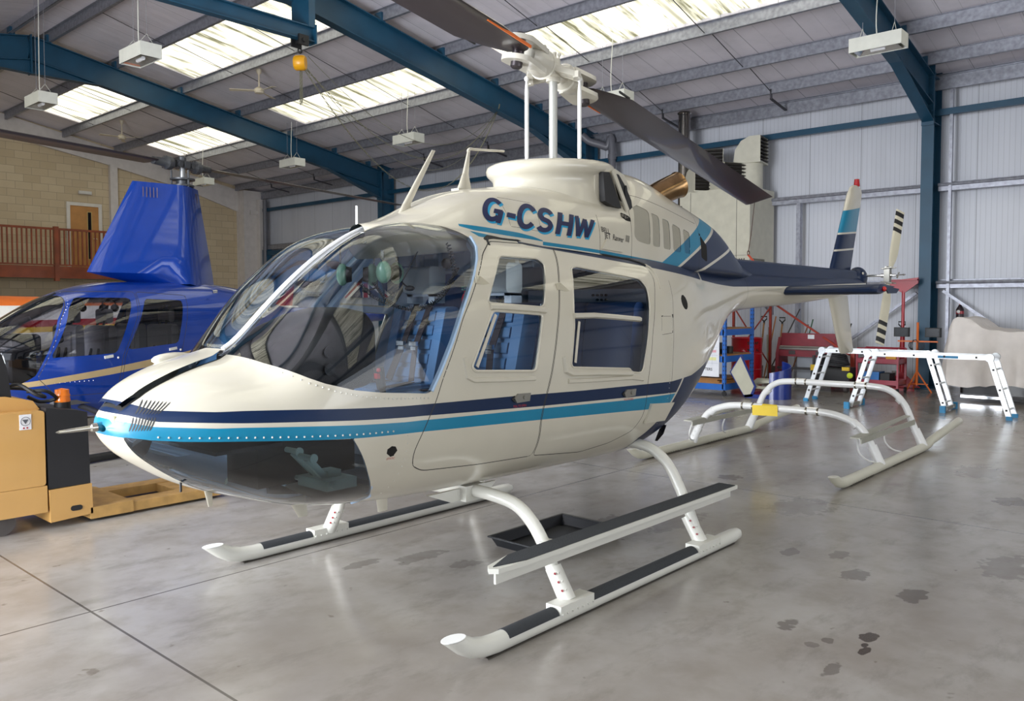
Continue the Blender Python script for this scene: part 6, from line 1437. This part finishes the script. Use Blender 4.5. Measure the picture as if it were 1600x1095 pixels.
# ------------------------------------------------------------------ spare landing gear on the floor
sg = thing('landing_gear', 'spare white skid landing gear standing alone on the floor right of the helicopter', 'landing gear', (7.65, 3.33, 0))
GW = mat('gear_white', '#e2e2e0', .3, coat=.5, var=.02); GC = mat('gear_cream', '#c9c6b4', .35, coat=.4, var=.03)
for x, top, sh in ((0, .485, .60), (1.32, .635, .62)):
    pts = [(-.93, .06), (-.86, .24), (-.76, .38 if top < .5 else .47), (-.62, top-.035), (-.42, top), (0, top), (.42, top), (.62, top-.035), (.76, .38 if top < .5 else .47), (.86, .24), (.93, .06)]
    mb = MB(); mb.tube(bez([(x, y, z) for y, z in pts], 6), .034, 16); ct = obj('cross_tube', mb, GW, sg)
    mb = MB()
    for s2 in (-1, 1):
        mb = MB()
        for y in (.27, .38): mb.lathe([(.035, -.008), (.039, -.008), (.039, .008), (.035, .008)], (x, s2*y, top), ax=(0, 1, 0), n=14)
        mb.box((x-.012, s2*.325-.055, top+.03), (x+.012, s2*.325+.055, top+.04)); obj('hose_clamp', mb, mat('clamp_steel', '#8a857a', .25, .9), ct)
    for s2 in (-1, 1):
        mb = MB(); mb.tube([(x, s2*.955, .05), (x, s2*.872, .22)], .043, 14)
        for k in range(3): mb.cyl((x-.045, s2*(.94-.022*k), .09+.045*k), (x-.05, s2*(.94-.022*k), .09+.045*k), .008, 6)
        obj('saddle', mb, GW, ct); mb = MB(); mb.tube([(x, s2*.70, (.42 if top < .5 else .53)), (x, s2*.74, (.385 if top < .5 else .49))], .04, 14); obj('sleeve', mb, GW, ct)
for s2 in (-1, 1):
    mb = MB(); mb.tube([(-1.14, s2*.95, .125), (-1.09, s2*.95, .093), (-1.03, s2*.95, .066), (-.96, s2*.95, .05), (-.86, s2*.95, .045), (1.32, s2*.95, .045), (1.48, s2*.95, .052), (1.56, s2*.95, .075), (2.72, s2*.95, .165), (2.76, s2*.95, .17)], [.036, .040, .043, .043, .043, .043, .043, .043, .043, .03], 18)
    for i_ in range(18): v_ = Vector(mb.v[i_]); v_ += Vector((-.05, 0, .032))*((.13-v_.z)/.032); mb.v[i_] = tuple(v_)
    sk = obj('skid_tube', mb, GC, sg)
    mb = MB()
    for x0, x1 in ((-.8, -.3), (.3, .9)):
        n_ = 12
        for k in range(n_): xx = x0+(x1-x0)*k/(n_-1); mb.ball((xx, s2*.95-.035, .02), .005, n=5)
        mb.box((x0, s2*.95-.03, 0), (x1, s2*.95+.03, .008))
    obj('rivet_line', mb, mat('rivet_dark', '#4b463c', .6), sk)
    mb = MB(); y0 = s2*.83; mb.prism([(-.30, y0-.05, .315), (.95 if s2 > 0 else 1.1, y0-.05+.05, .345), (1.3, y0, .35), (1.3, y0+.06, .35), (-.30, y0+.05, .315)], (0, 0, .012)); mb.box((-.30, y0-.052, .275), (1.28, y0-.04, .325)); obj('step', mb, mat('step_worn_alloy', '#a9a89c', .45, .3), sg)
    for x0 in (-.22, .50): mb = MB(); mb.tube(bez([(x0, s2*.82, .30), (x0-.03, s2*.84, .2), (x0+.05, s2*.88, .12), (x0+.22, s2*.93, .07)], 8), .008, 6); obj('step_stay', mb, GW, sg)
mb = MB(); mb.tube([(0, .02, .485), (0, .17, .485)], .036, 14); mb.beam((-.045, .0, .465), (-.045, .26, .455), .002, .10, (0, 0, 1)); obj('yellow_tag', mb, mat('tag_yellow', '#e8c93a', .6), sg)

# ------------------------------------------------------------------ two folding ladders set up as low trestles
LA = mat('ladder_aluminium', '#dfe2e4', .3, .35, coat=.2)
LJ = mat('ladder_hinge', '#cfd2d4', .35, .5)
LB = mat('ladder_foot_blue', '#2b87b8', .45)
def ladder(name_label, x0, ya, yb, bar_a, bar_b, w=.36):
    t = thing('folding_ladder', name_label, 'ladder', (x0, (ya+yb)/2, 0), 0, 'aluminium folding ladders'); c = (ya+yb)/2
    H = .80; ins = .24
    pts = [(ya-c, .02), (ya-c-(ins if ya > yb else -ins), H), (yb-c+(ins if ya > yb else -ins), H), (yb-c, .02)]
    for k, nm in ((0, 'leg_section'), (1, 'top_section'), (2, 'leg_section')):
        mb = MB(); (a0, a1), (b0, b1) = pts[k], pts[k+1]
        for xx in (-w/2, w/2): mb.beam((xx, a0, a1), (xx, b0, b1), .026, .062, (0, (a1-b1), (b0-a0)) if k != 1 else (0, 0, 1))
        n_ = 4 if k == 1 else 3
        for i in range(n_): u = (i+.6)/n_; p = Vector((0, a0+(b0-a0)*u, a1+(b1-a1)*u)); mb.cyl((-w/2, p.y, p.z), (w/2, p.y, p.z), .014, 8)
        o = obj(nm, mb, LA, t)
        mb = MB()
        for i in range(n_):
            u = (i+.6)/n_; p = Vector((0, a0+(b0-a0)*u, a1+(b1-a1)*u))
            for xx in (-w/2-.014, w/2+.014): mb.box((xx-.002, p.y-.013, p.z-.013), (xx+.002, p.y+.013, p.z+.013))
        obj('rung_ends', mb, SEAM, o)
    for k in (1, 2):
        for xx in (-w/2, w/2):
            mb = MB(); mb.cyl((xx-.022, pts[k][0], H), (xx+.022, pts[k][0], H), .055, 18); mb.cyl((xx-.028, pts[k][0], H), (xx+.028, pts[k][0], H), .018, 10); obj('hinge', mb, LJ, t)
    for k, bar in ((0, bar_a), (3, bar_b)):
        y = pts[k][0]; ww = w+.28 if bar else w
        if bar: mb = MB(); mb.box((-ww/2, y-.02, .02), (ww/2, y+.02, .07)); obj('stabiliser_bar', mb, mat('bar_alloy', '#a7a59c', .4, .6), t)
        for xx in (-ww/2, ww/2): mb = MB(); mb.box((xx-.025, y-.035, 0), (xx+.025, y+.035, .05 if not bar else .095)); obj('foot', mb, LB, t)
    return t
ladder('aluminium folding ladder trestle, the far one, its left leg behind the spare landing gear', 12.72, 5.03, 3.05, False, True)
lb_ = ladder('aluminium folding ladder trestle with a blue label on its rail, standing nearest', 12.33, 4.22, 2.2, True, False)
mb = MB(); mb.box((-.36/2-.0155, -.40, .775), (-.36/2-.0135, -.15, .81)); obj('blue_label', mb, LB, lb_)
# ------------------------------------------------------------------ workshop clutter along the right wall
BR = mat('rack_blue', '#1f63b8', .45)
PLY = mat('plywood_shelf', '#a9763f', .6, var=.15)
def bx(mb, a, b2): mb.box(a, b2)
rk = thing('shelf_rack', 'blue shelving rack on castors with plywood shelves beneath the tail boom', 'rack', (12.3, 6.3, 0))
for x, y in ((0, 0), (1.0, 0), (0, 1.5), (1.0, 1.5)):
    mb = MB(); mb.box((x-.03, y-.025, .12), (x+.03, y+.025, 2.0))
    o = obj('upright', mb, BR, rk)
    mb = MB()
    for k in range(24): mb.box((x-.031, y-.008, .2+.07*k), (x-.0295, y+.008, .225+.07*k)); mb.box((x-.012, y-.0265, .2+.07*k), (x+.012, y-.0245, .225+.07*k))
    obj('slots', mb, SEAM, o)
    mb = MB(); mb.cyl((x-.012, y, .04), (x+.012, y, .04), .04, 14); mb.box((x-.02, y-.01, .04), (x+.02, y+.01, .12)); obj('castor', mb, BLACK, rk)
mb = MB()
for z in (.16, .62, 1.06, 1.75):
    mb.box((-.02, -.03, z-.06), (1.02, -.005, z+.04)); mb.box((-.02, 1.505, z-.06), (1.02, 1.53, z+.04)); mb.box((-.03, 0, z-.06), (-.005, 1.5, z+.04)); mb.box((1.005, 0, z-.06), (1.03, 1.5, z+.04))
obj('beams', mb, BR, rk)
for z in (.20, .66, 1.10, 1.79): mb = MB(); mb.box((0, 0, z), (1.0, 1.5, z+.02)); obj('shelf_board', mb, PLY, rk)
wb = thing('planning_board', 'white planning board with a helicopters heading leaning on the blue rack', 'board', (12.24, 6.36, .32))
mb = MB(); mb.box((-.015, 0, 0), (0, 1.35, 1.15)); obj('board', mb, mat('whiteboard', '#e6e8ee', .25), wb)
mb = MB()
for k in range(7): mb.box((-.017, .02, .22+.13*k), (-.0155, 1.3, .224+.13*k))
for k in range(9): mb.box((-.017, .12+.14*k, .2), (-.0155, .124+.14*k, 1.1))
obj('grid_lines', mb, mat('grid_grey', '#b7bbc8', .5), wb)
mb = MB(); mb.box((-.0165, .05, .40), (-.0155, .5, .44)); obj('pink_strip', mb, mat('pink_note', '#e3a9b2', .5), wb)
mb = MB(); mb.box((-.0165, .05, .27), (-.0155, .5, .32)); obj('yellow_strip', mb, mat('yellow_note', '#e2e2a0', .5), wb)
t_ = text_mb('HELICOPTERS', .062, .001); t_.xf(Matrix.Translation((-.0175, .50, .10)) @ Matrix(((0, 0, -1, 0), (-1, 0, 0, 0), (0, 1, 0, 0), (0, 0, 0, 1)))); obj('heading', t_, BLACK, wb)
for k, (y0, z0, dz) in enumerate(((.05, .22, .02), (.10, .24, .02), (.03, .26, .018))):
    mb = MB(); mb.box((12.34+.03*k, 6.36+y0, z0), (13.2, 7.3+y0, z0+dz)); obj('timber_sheet', mb, PLY, label=['plywood sheet lowest on the bottom shelf of the blue rack', 'plywood sheet second on the bottom shelf of the blue rack', 'plywood sheet uppermost on the bottom shelf of the blue rack'][k], cat='timber', group='plywood sheets on the rack')
mb = MB(); mb.box((12.45, 6.5, 1.12), (12.85, 6.9, 1.16)); mb.box((12.9, 6.4, .68), (13.2, 6.7, .74)); 
mb = MB(); mb.tube(bez([(12.5, 6.55, 1.13), (12.5, 6.4, 1.35), (12.55, 6.42, 1.2), (12.6, 6.5, 1.13)], 8), .02, 8); obj('hose_offcut', mb, mat('hose_grey', '#6d6f6b', .6), label='short grey hose curling up on the upper shelf of the blue rack', cat='hose')
mb = MB(); mb.cyl((12.7, 6.6, .68), (12.7, 6.6, .86), .12, 18); mb.cyl((12.85, 6.5, .68), (12.85, 6.5, .80), .07, 14); mb.box((12.58, 6.45, .68), (12.66, 6.8, .76)); obj('engine_part', mb, mat('greasy_black', '#242322', .5), label='black round engine part on the middle shelf of the blue rack', cat='part')
# drum
dm = thing('oil_drum', 'red steel oil drum with black lettering behind the blue rack', 'drum', (14.6, 7.02, 0))
mb = MB(); mb.lathe([(.285, .0), (.295, .01), (.285, .02), (.285, .28), (.295, .29), (.285, .30), (.285, .57), (.295, .58), (.285, .59), (.285, .86), (.295, .875), (.285, .885), (.27, .87), (0, .87)], n=36); obj('drum_shell', mb, mat('drum_red', '#b3121f', .3, coat=.3), dm)
for k, tx in enumerate(('SCRAP', 'MET AL', 'BIN')):
    t_ = text_mb(tx, .075, .002); ws_ = []
    for x, y, z in t_.v: q = math.radians(208)+x/.287; ws_.append((.288*math.cos(q), .288*math.sin(q), .76-.13*k+y))
    t_.v = ws_; obj('stencil', t_, BLACK, dm)
mb = MB(); mb.box((-.12, .05, .88), (.2, .32, .97)); obj('rag_heap', mb, mat('rag_white', '#cfd0cc', .8), dm) if 0 else None
# shovels, sticks
def shovel(x, y, top, lean, label):
    t = thing('shovel', label, 'shovel', (x, y, 0), 0, 'shovels against the wall')
    mb = MB(); mb.tube([(0, 0, .25), (lean, 0, top-.12)], .017, 10); obj('shaft', mb, mat('ash_wood', '#a2764a', .6), t)
    mb = MB(); mb.tube([(lean, 0, top-.16), (lean, 0, top-.08)], .019, 8); mb.tube([(lean, 0, top-.10), (lean, -.055, top-.05), (lean, -.058, top), (lean, .058, top), (lean, .055, top-.05), (lean, 0, top-.10)], .012, 8); obj('d_grip', mb, BLACK, t)
    mb = MB(); mb.prism([(-.05, -.1, .30), (-.05, .1, .30), (-.07, .1, .05), (-.08, 0, .0), (-.07, -.1, .05)], (.008, 0, .0)); obj('blade', mb, mat('worn_steel', '#6c6864', .4, .7), t)
shovel(15.5, 7.18, 1.27, .2, 'shovel with a black D grip left of the red upright frame')
shovel(15.5, 6.80, 1.25, .2, 'shovel with a black D grip between the red upright and the red folding machine')
shovel(15.75, 4.62, 1.19, .15, 'shovel with a black D grip beside the red pole jack')
for i, (y0, y1, z1, m_, l) in enumerate(((7.06, 7.02, 1.17, 'broom_tan', 'light brown broom handle beside the red upright'), (6.95, 7.15, .95, 'stick_grey', 'thin grey pole leaning left of the red upright'), (7.0, 6.50, 1.32, 'stick_dark', 'long dark rod leaning between the shovels'), (6.35, 6.22, 1.12, 'stick_green', 'green tipped stick behind the red folding machine'), (6.5, 6.30, 1.02, 'stick_brown', 'brown stick behind the red folding machine'), (6.9, 7.12, .8, 'stick_pale', 'pale pole leaning across the broom handle'), (5.65, 5.45, 1.05, 'rod_black', 'black rod leaning behind the right end of the red folding machine'))):
    mb = MB(); mb.tube([(15.45-.035*i, y0, .02), (15.9-.035*i, y1, z1+.1)], .013, 8); obj('handle', mb, mat(m_, {'broom_tan': '#b0703a', 'stick_grey': '#80807a', 'stick_dark': '#3b3a38', 'stick_green': '#2c5a3e', 'stick_brown': '#7a4a2a', 'stick_pale': '#a09a88', 'rod_black': '#2a2a2c'}[m_], .6), label=l, cat='pole')
# red frame (engine crane upright with braces)
RO = mat('red_oxide', '#9a3526', .5, var=.15)
mb = MB(); mb.box((15.15, 6.79, 0), (15.20, 6.83, 1.62)); mb.box((15.15, 7.56, 0), (15.20, 7.60, 1.62)); mb.box((15.15, 6.78, 1.56), (15.21, 7.6, 1.62)); mb.beam((15.13, 7.55, 1.45), (15.13, 6.8, .35), .02, .025, (1, 0, 0)); mb.beam((15.13, 7.55, .45), (15.13, 6.8, 1.45), .02, .025, (1, 0, 0))
obj('braced_frame', mb, RO, label='upright red oxide braced frame in front of the shovels', cat='frame')
mb = MB(); mb.beam((15.13, 6.80, 1.58), (14.68, 5.12, .62), .03, .045, (1, 0, 0)); mb.box((14.63, 5.02, 0), (14.70, 5.09, .72)); obj('diagonal_prop', mb, RO, label='long red oxide diagonal bar crossing in front of the red folding machine', cat='frame')
# folding machine
fb_ = thing('sheet_metal_folder', 'dark red sheet metal folding machine against the wall beneath the tail boom', 'machine', (14.8, 5.42, 0))
FR_ = mat('folder_red', '#7c2430', .45, var=.15)
mb = MB(); mb.box((0, .0, .74), (.06, 1.0, .98)); obj('clamp_beam', mb, FR_, fb_)
mb = MB(); mb.prism([(-.08, -.05, .55), (-.08, 1.05, .55), (.12, 1.05, .55), (.12, -.05, .55)], (0, 0, .12)); obj('apron', mb, FR_, fb_)
mb = MB(); mb.box((-.10, .0, .68), (-.04, 1.0, .73)); mb.tube([(-.1, .02, .73), (-.1, .98, .73)], .02, 8); obj('folding_bar', mb, mat('folder_steel', '#8c8680', .4, .6), fb_)
for y in (-.05, 1.0): mb = MB(); mb.prism([(-.15, y, 0), (.35, y, 0), (.25, y, .9), (.0, y, .9), (-.12, y, .6)], (0, .06, 0)); obj('side_frame', mb, FR_, fb_)
mb = MB()
for y in (.2, .7): mb.box((-.09, y, .59), (-.082, y+.12, .66)); mb.cyl((-.095, y+.06, .65), (-.08, y+.06, .65), .014, 8)
obj('hinge_blocks', mb, mat('dark_casting', '#4a4143', .5, .4), fb_)
mb = MB(); mb.box((-.002, .38, .88), (0, .50, .955)); obj('maker_plate', mb, mat('plate_white', '#d7dade', .4), fb_)
mb = MB(); mb.box((-.3, .25, .33), (-.25, .95, .37)); mb.box((-.3, .25, .02), (-.26, .29, .6)); mb.box((-.3, .3, .06), (-.2, .95, .10)); obj('stand_rails', mb, mat('rail_black', '#2c2a2c', .5), fb_)
mb = MB(); mb.box((15.0, 5.5, .12), (15.3, 6.2, .52)); obj('storage_box', mb, mat('box_pale_grey', '#a8aeb6', .6), label='pale grey box stored under the red folding machine', cat='box')
# blue engine cowling section on the floor
cwl = thing('cowling_section', 'loose blue and cream helicopter cowling panel with an oval hole lying on the floor', 'cowling', (12.6, 5.75, 0))
cwl.scale = (1.0, .97, 1.0)
CB = mat('cowl_blue', '#122a78', .3, coat=.6); CC = mat('cowl_inner_cream', '#b9b7a4', .5)
def P3(px, py, pz): return (px, py, pz)
# basin: open box with slanted left wing and curved right wall (x away, y to the left)
mb = MB(); n_ = 14
wing = [(-.20, .52, .36), (-.05, .34, .62), (.10, .10, .10), (-.12, .22, .05)]
mb.prism([(-.22, .51, .40), (-.22, .31, .70), (-.22, .04, .18), (-.22, .10, .02), (-.22, .24, .0)], (.03, 0, 0)); obj('wing_panel', mb, CB, cwl)
mb = MB(); mb.prism([(-.224, .485, .40), (-.224, .315, .66), (-.224, .07, .19), (-.224, .13, .06), (-.224, .25, .04)], (-.002, 0, 0)); obj('wing_inside', mb, CC, cwl)
mb = MB()
mb.prism([(-.22, .24, 0), (-.22, -.30, 0), (-.22, -.30, .06), (-.22, .24, .06)], (.5, 0, 0)); obj('base_skin', mb, CB, cwl)
mb = MB(); N2 = 24; outer = []; inner = []
for i in range(N2):
    q = 2*PI*i/N2; c_, s_ = math.cos(q), math.sin(q); k = max(abs(c_), abs(s_)); outer.append((.02+c_/k*.23, -.03+s_/k*.27)); inner.append((.02+c_*.14, -.05+s_*.19))
top = [(x, y, .16+(x+.2)*.28) for x, y in outer]; inn = [(x, y, .165+(x+.2)*.28) for x, y in inner]; inl = [(x, y, .12+(x+.2)*.28) for x, y in inner]
mb.add(top+inn+inl, [(i, (i+1) % N2, N2+(i+1) % N2, N2+i) for i in range(N2)]+[(N2+i, N2+(i+1) % N2, 2*N2+(i+1) % N2, 2*N2+i) for i in range(N2)]); obj('oval_deck', mb, CC, cwl)
mb = MB(); pts = arc((.0, -.10, 0), .28, -PI*.62, PI*.12, 14, (0, -1, 0), (1, 0, 0)) if 0 else [Vector((.25*math.sin(t)*1.0-.02, -.22-.24*math.cos(t), 0)) for t in np.linspace(-PI*.5, PI*.5, 15)]
lo = [(p.x, p.y, .0) for p in pts]; hi = [(p.x, p.y, .42+.16*i/14) for i, p in enumerate(pts)]; lo2 = [(p.x*.96, p.y+.012, 0.0) for p in pts]; hi2 = [(p[0]*.96, p[1]+.012, p[2]) for p in hi]
nn_ = len(pts); mb.add(lo+hi+hi2+lo2, [(r*nn_+i, r*nn_+i+1, (r+1)*nn_+i+1, (r+1)*nn_+i) for r in range(3) for i in range(nn_-1)]); obj('curved_side', mb, CB, cwl)
# cable reel box
rl = thing('generator', 'black generator with a coil of black cable on top behind the ladders', 'generator', (14.35, 5.27, 0))
mb = MB(); mb.rbox((-.2, -.33, .08), (.25, .33, .42), .05, 0, 4, 1); obj('casing', mb, BLACK, rl)
mb = MB()
for k in range(9): mb.tube([(-.02+.16*math.cos(q)*(1-.02*k), .27*math.sin(q)*(1-.03*k), .46+.022*k+.01*math.sin(3*q+k)) for q in np.linspace(0, 2*PI, 25)], .014, 6)
obj('cable_coil', mb, mat('cable_black', '#15151a', .6), rl)
mb = MB(); mb.box((-.24, .24, .36), (-.2, .32, .46)); mb.box((-.24, -.34, .38), (-.20, -.22, .44)); obj('yellow_brackets', mb, mat('bracket_yellow', '#d8b21e', .5), rl)
for y in (-.25, .25): mb = MB(); mb.cyl((-.1, y-.03, .07), (-.1, y+.03, .07), .07, 14); obj('wheel', mb, WHL, rl)
# tennis ball hung from the fin
tb = thing('tennis_ball', 'yellow green tennis ball hung on a cord from the lower tail fin', 'ball', (9.62, 3.35, .68))
mb = MB(); mb.ball((0, 0, 0), .034, n=20); obj('felt_ball', mb, mat('tennis_felt', '#c6d83a', .95, bump=.6, bscale=300), tb)
mb = MB(); mb.tube([(0, 0, .03), (0, 0, .27)], .002, 5); obj('cord', mb, RUST, tb)
# tool trolley
tt = thing('tool_trolley', 'dark red two tier tool trolley with castors behind the ladders', 'trolley', (14.6, 4.57, 0))
TR_ = mat('trolley_red', '#94142e', .35, coat=.3)
for z0 in (.14, .50): mb = MB(); mb.box((-.2, -.34, z0), (.25, .34, z0+.01)); mb.box((-.2, -.34, z0), (-.19, .34, z0+.09)); mb.box((.24, -.34, z0), (.25, .34, z0+.09)); mb.box((-.2, -.34, z0), (.25, -.33, z0+.09)); mb.box((-.2, .33, z0), (.25, .34, z0+.09)); obj('tray', mb, TR_, tt)
for x in (-.19, .24):
    for y in (-.33, .33): mb = MB(); mb.box((x-.015, y-.015, .1), (x+.015, y+.015, .76)); obj('post', mb, TR_, tt); mb = MB(); mb.cyl((x, y-.015, .05), (x, y+.015, .05), .05, 14); obj('castor', mb, BLACK, tt)
mb = MB(); mb.tube([(-.19, -.33, .76), (-.19, .33, .76)], .012, 8); mb.tube([(.24, -.33, .76), (.24, .33, .76)], .012, 8); obj('push_rail', mb, TR_, tt)
mb = MB(); mb.box((14.45, 4.55, .155), (14.75, 4.82, .36)); obj('blue_crate', mb, mat('crate_blue', '#1568b0', .4), label='blue plastic crate on the lower tray of the red trolley', cat='crate')
mb = MB(); mb.box((14.45, 4.38, .155), (14.75, 4.53, .34)); obj('black_case', mb, BLACK, label='black case beside the blue crate on the red trolley', cat='case')
mb = MB(); mb.box((14.5, 4.30, .512), (14.7, 4.46, .66)); mb.box((14.52, 4.32, .66), (14.68, 4.44, .68)); obj('yellow_case', mb, mat('case_yellow', '#e0a21a', .45), label='yellow case on the upper tray of the red trolley', cat='case')
# pole jack with saddle
jk = thing('pole_jack', 'tall red pole jack with a wide saddle top beside the blue column', 'jack', (15.45, 4.48, 0))
mb = MB(); mb.prism([(-.0, .24, 1.93), (-.0, -.24, 1.98), (-.0, -.24, 1.88), (0, -.03, 1.72), (0, .03, 1.72), (0, .24, 1.84)], (.05, 0, 0)); mb.box((-.06, -.24, 1.93), (.1, .24, 1.95)); obj('saddle', mb, RED, jk)
mb = MB(); mb.tube([(.02, 0, .1), (.02, 0, 1.75)], .028, 12); mb.box((-.04, -.05, .95), (.08, .05, 1.08)); mb.tube([(.02, 0, .1), (.02, 0, 1.0)], .04, 12); obj('pole', mb, RED, jk)
mb = MB(); mb.prism([(-.3, -.3, 0), (-.3, .3, 0), (.2, 0, 0)], (0, 0, .04)); mb.prism([(-.02, -.32, .04), (-.02, .32, .04), (-.02, 0, .32)], (.03, 0, 0)); obj('base', mb, RED, jk)
# twin floodlight on an orange tripod
fl = thing('floodlight_tripod', 'orange work light tripod with two black floodlights in front of the blue column', 'work light', (15.1, 4.13, 0))
mb = MB(); mb.tube([(0, 0, .12), (0, 0, 1.2)], .02, 10); mb.box((-.012, -.32, .86), (.012, .32, .885)); obj('pole', mb, ORANGE, fl)
for q in (.5, 2.6, 4.7): mb = MB(); mb.tube([(0, 0, .36), (.24*math.cos(q), .24*math.sin(q), .0)], .013, 8); mb.tube([(0, 0, .14), (.18*math.cos(q), .18*math.sin(q), .14)], .01, 6); obj('tripod_leg', mb, ORANGE, fl)
for y in (-.25, .25):
    mb = MB(); mb.box((-.06, y-.12, .95), (.02, y+.12, 1.11)); h = obj('floodlight', mb, BLACK, fl); mb = MB(); mb.box((-.064, y-.10, .965), (-.06, y+.10, 1.095)); obj('glass', mb, mat('lamp_glass_dark', '#34363a', .1), h)
mb = MB()
for k in range(5): mb.tube([(-.03+.02*k, (.05+.02*k)*math.cos(q)+.03, .80+.10*math.sin(q)) for q in np.linspace(0, 2*PI, 17)], .005, 5)
obj('cable', mb, BLACK, fl)
# sign, extinguisher, covered machine
sn = thing('warning_sign', 'small yellow triangle warning sign on the dark web of the blue column', 'sign', (15.93, 4.185, 1.36))
mb = MB(); mb.box((-.09, -.004, -.13), (.09, 0, .13)); obj('plate', mb, mat('sign_yellow', '#d8b818', .4), sn)
mb = MB(); mb.prism([(-.06, -.006, .01), (.06, -.006, .01), (0, -.006, .11)], (0, .002, 0)); mb.box((-.06, -.006, -.03), (.06, -.004, -.02)); mb.box((-.06, -.006, -.06), (.06, -.004, -.05)); obj('symbol', mb, BLACK, sn)
fx = thing('fire_extinguisher', 'black and red fire extinguisher fixed to the wall right of the blue column', 'fire extinguisher', (16.12, 3.72, 1.12))
mb = MB(); mb.lathe([(0, 0), (.06, 0), (.065, .02), (.065, .30), (.03, .36), (.02, .38), (0, .38)], n=18); obj('body', mb, mat('extinguisher_dark', '#2b2026', .35), fx)
mb = MB(); mb.lathe([(.066, .22), (.066, .27)], n=18); mb.box((-.03, -.01, .38), (.03, .01, .42)); obj('red_band', mb, RED, fx)
mb = MB(); mb.ball((-.07, .01, .26), .03, n=12, sc=(.4, 1, 1)); obj('white_tag', mb, LIN, fx)
dsm = thing('covered_machine', 'machine under a cream dust sheet with yellow and black deck showing below', 'machine', (14.7, 2.5, 0))
SH = mat('dust_sheet', '#e3dcd7', .85, var=.05, bump=.2, bscale=12)
n1_, n2_ = 60, 34; vs = []
for i in range(n1_):
    s_ = i/(n1_-1); y = 1.05-s_*3.2                         # left end to beyond the frame
    top = float(np.interp(y, [-2.2, .15, .45, .62, .82, .98, 1.05], [1.02, 1.08, 1.12, 1.27, 1.29, .9, .30]))
    for j in range(n2_):
        t = j/(n2_-1); q = t*PI; hw = .62+.05*math.sin(9*y)
        if t < .30: z = .26+(top-.26)*(t/.30)**.9; x = -hw-.10*(1-t/.30)+(.05*math.sin(y*13+2*math.sin(4*y))+.02*math.sin(y*31))*(1-t/.3)
        elif t > .70: z = .26+(top-.26)*((1-t)/.30)**.9; x = hw+.10*(1-(1-t)/.3)
        else: z = top+.02*math.sin(q); x = -hw+2*hw*(t-.30)/.40
        z += .008*math.sin(23*y+5*x)+(.03*math.sin(6*y+1) if t in (0, 1) else 0)
        vs.append((x*(1 if y < .9 else .75), y-.10*max(0, (1-t/.3))*(y > .9), max(.1, z)))
mb = MB(); mb.add(vs, [(i*n2_+j, i*n2_+j+1, (i+1)*n2_+j+1, (i+1)*n2_+j) for i in range(n1_-1) for j in range(n2_-1)]+[list(range(n2_))]); obj('dust_sheet', mb, SH, dsm, ang=70)
mb = MB(); mb.rbox((-.55, -.9, .12), (.5, .75, .30), .06, 0, 4, 2); obj('cutting_deck', mb, mat('deck_black', '#1d1b1c', .4, coat=.3), dsm)
mb = MB(); mb.box((-.60, .15, .06), (-.54, .72, .10)); obj('silver_strip', mb, CHROME, dsm)
mb = MB(); mb.box((-.62, -1.4, .26), (-.3, -.45, .36)); obj('yellow_body', mb, mat('mower_yellow', '#d8b020', .4, coat=.4), dsm)
for y in (-.35, -1.6): mb = MB(); mb.lathe([(.09, -.08), (.19, -.08), (.22, -.04), (.22, .04), (.19, .08), (.09, .08)], (-.5, y, .22), ax=(1, 0, 0), n=24); w_ = obj('wheel', mb, WHL, dsm); mb = MB(); mb.lathe([(.09, -.085), (.03, -.09), (.0, -.09)], (-.5, y, .22), ax=(1, 0, 0), n=20); mb.lathe([(.11, -.082), (.10, -.075)], (-.5, y, .22), ax=(1, 0, 0), n=20); obj('rim', mb, mat('rim_cream', '#c7c0a4', .5), w_)
# flag high on the right wall, seen through the cabin glass
fg = thing('flag', 'union flag hanging on the wall, seen through the cabin glass of the white helicopter', 'flag', (15.9, 20.2, 1.75))
mb = MB(); n_ = 20; W_, H_ = 2.1, 1.3
mb.add([(.03*math.sin(i*1.1), -W_/2+W_*i/n_, z) for i in range(n_+1) for z in (0, H_)], [(2*i, 2*i+1, 2*i+3, 2*i+2) for i in range(n_)]); obj('field', mb, mat('flag_navy', '#1a2358', .8), fg)
def fq(nm, polys, m, off):
    mb = MB()
    for p in polys: mb.prism([(-.04-off, y*W_/2, (z+1)*H_/2) for y, z in p], (.003, 0, 0))
    obj(nm, mb, m, fg)
def bar(a, b2, w):
    a = Vector(a); b2 = Vector(b2); d = (b2-a).normalized(); n = Vector((-d.y, d.x))*w; return [tuple(a+n), tuple(b2+n), tuple(b2-n), tuple(a-n)]
fq('white_cross', [bar((-1, -1), (1, 1), .16), bar((-1, 1), (1, -1), .16), bar((-1, 0), (1, 0), .26), bar((0, -1), (0, 1), .16)], mat('flag_white', '#d8d6d8', .8), .003)
fq('red_cross', [bar((-1, -1), (1, 1), .05), bar((-1, 1), (1, -1), .05), bar((-1, 0), (1, 0), .15), bar((0, -1), (0, 1), .10)], mat('flag_red', '#a81c30', .8), .008)
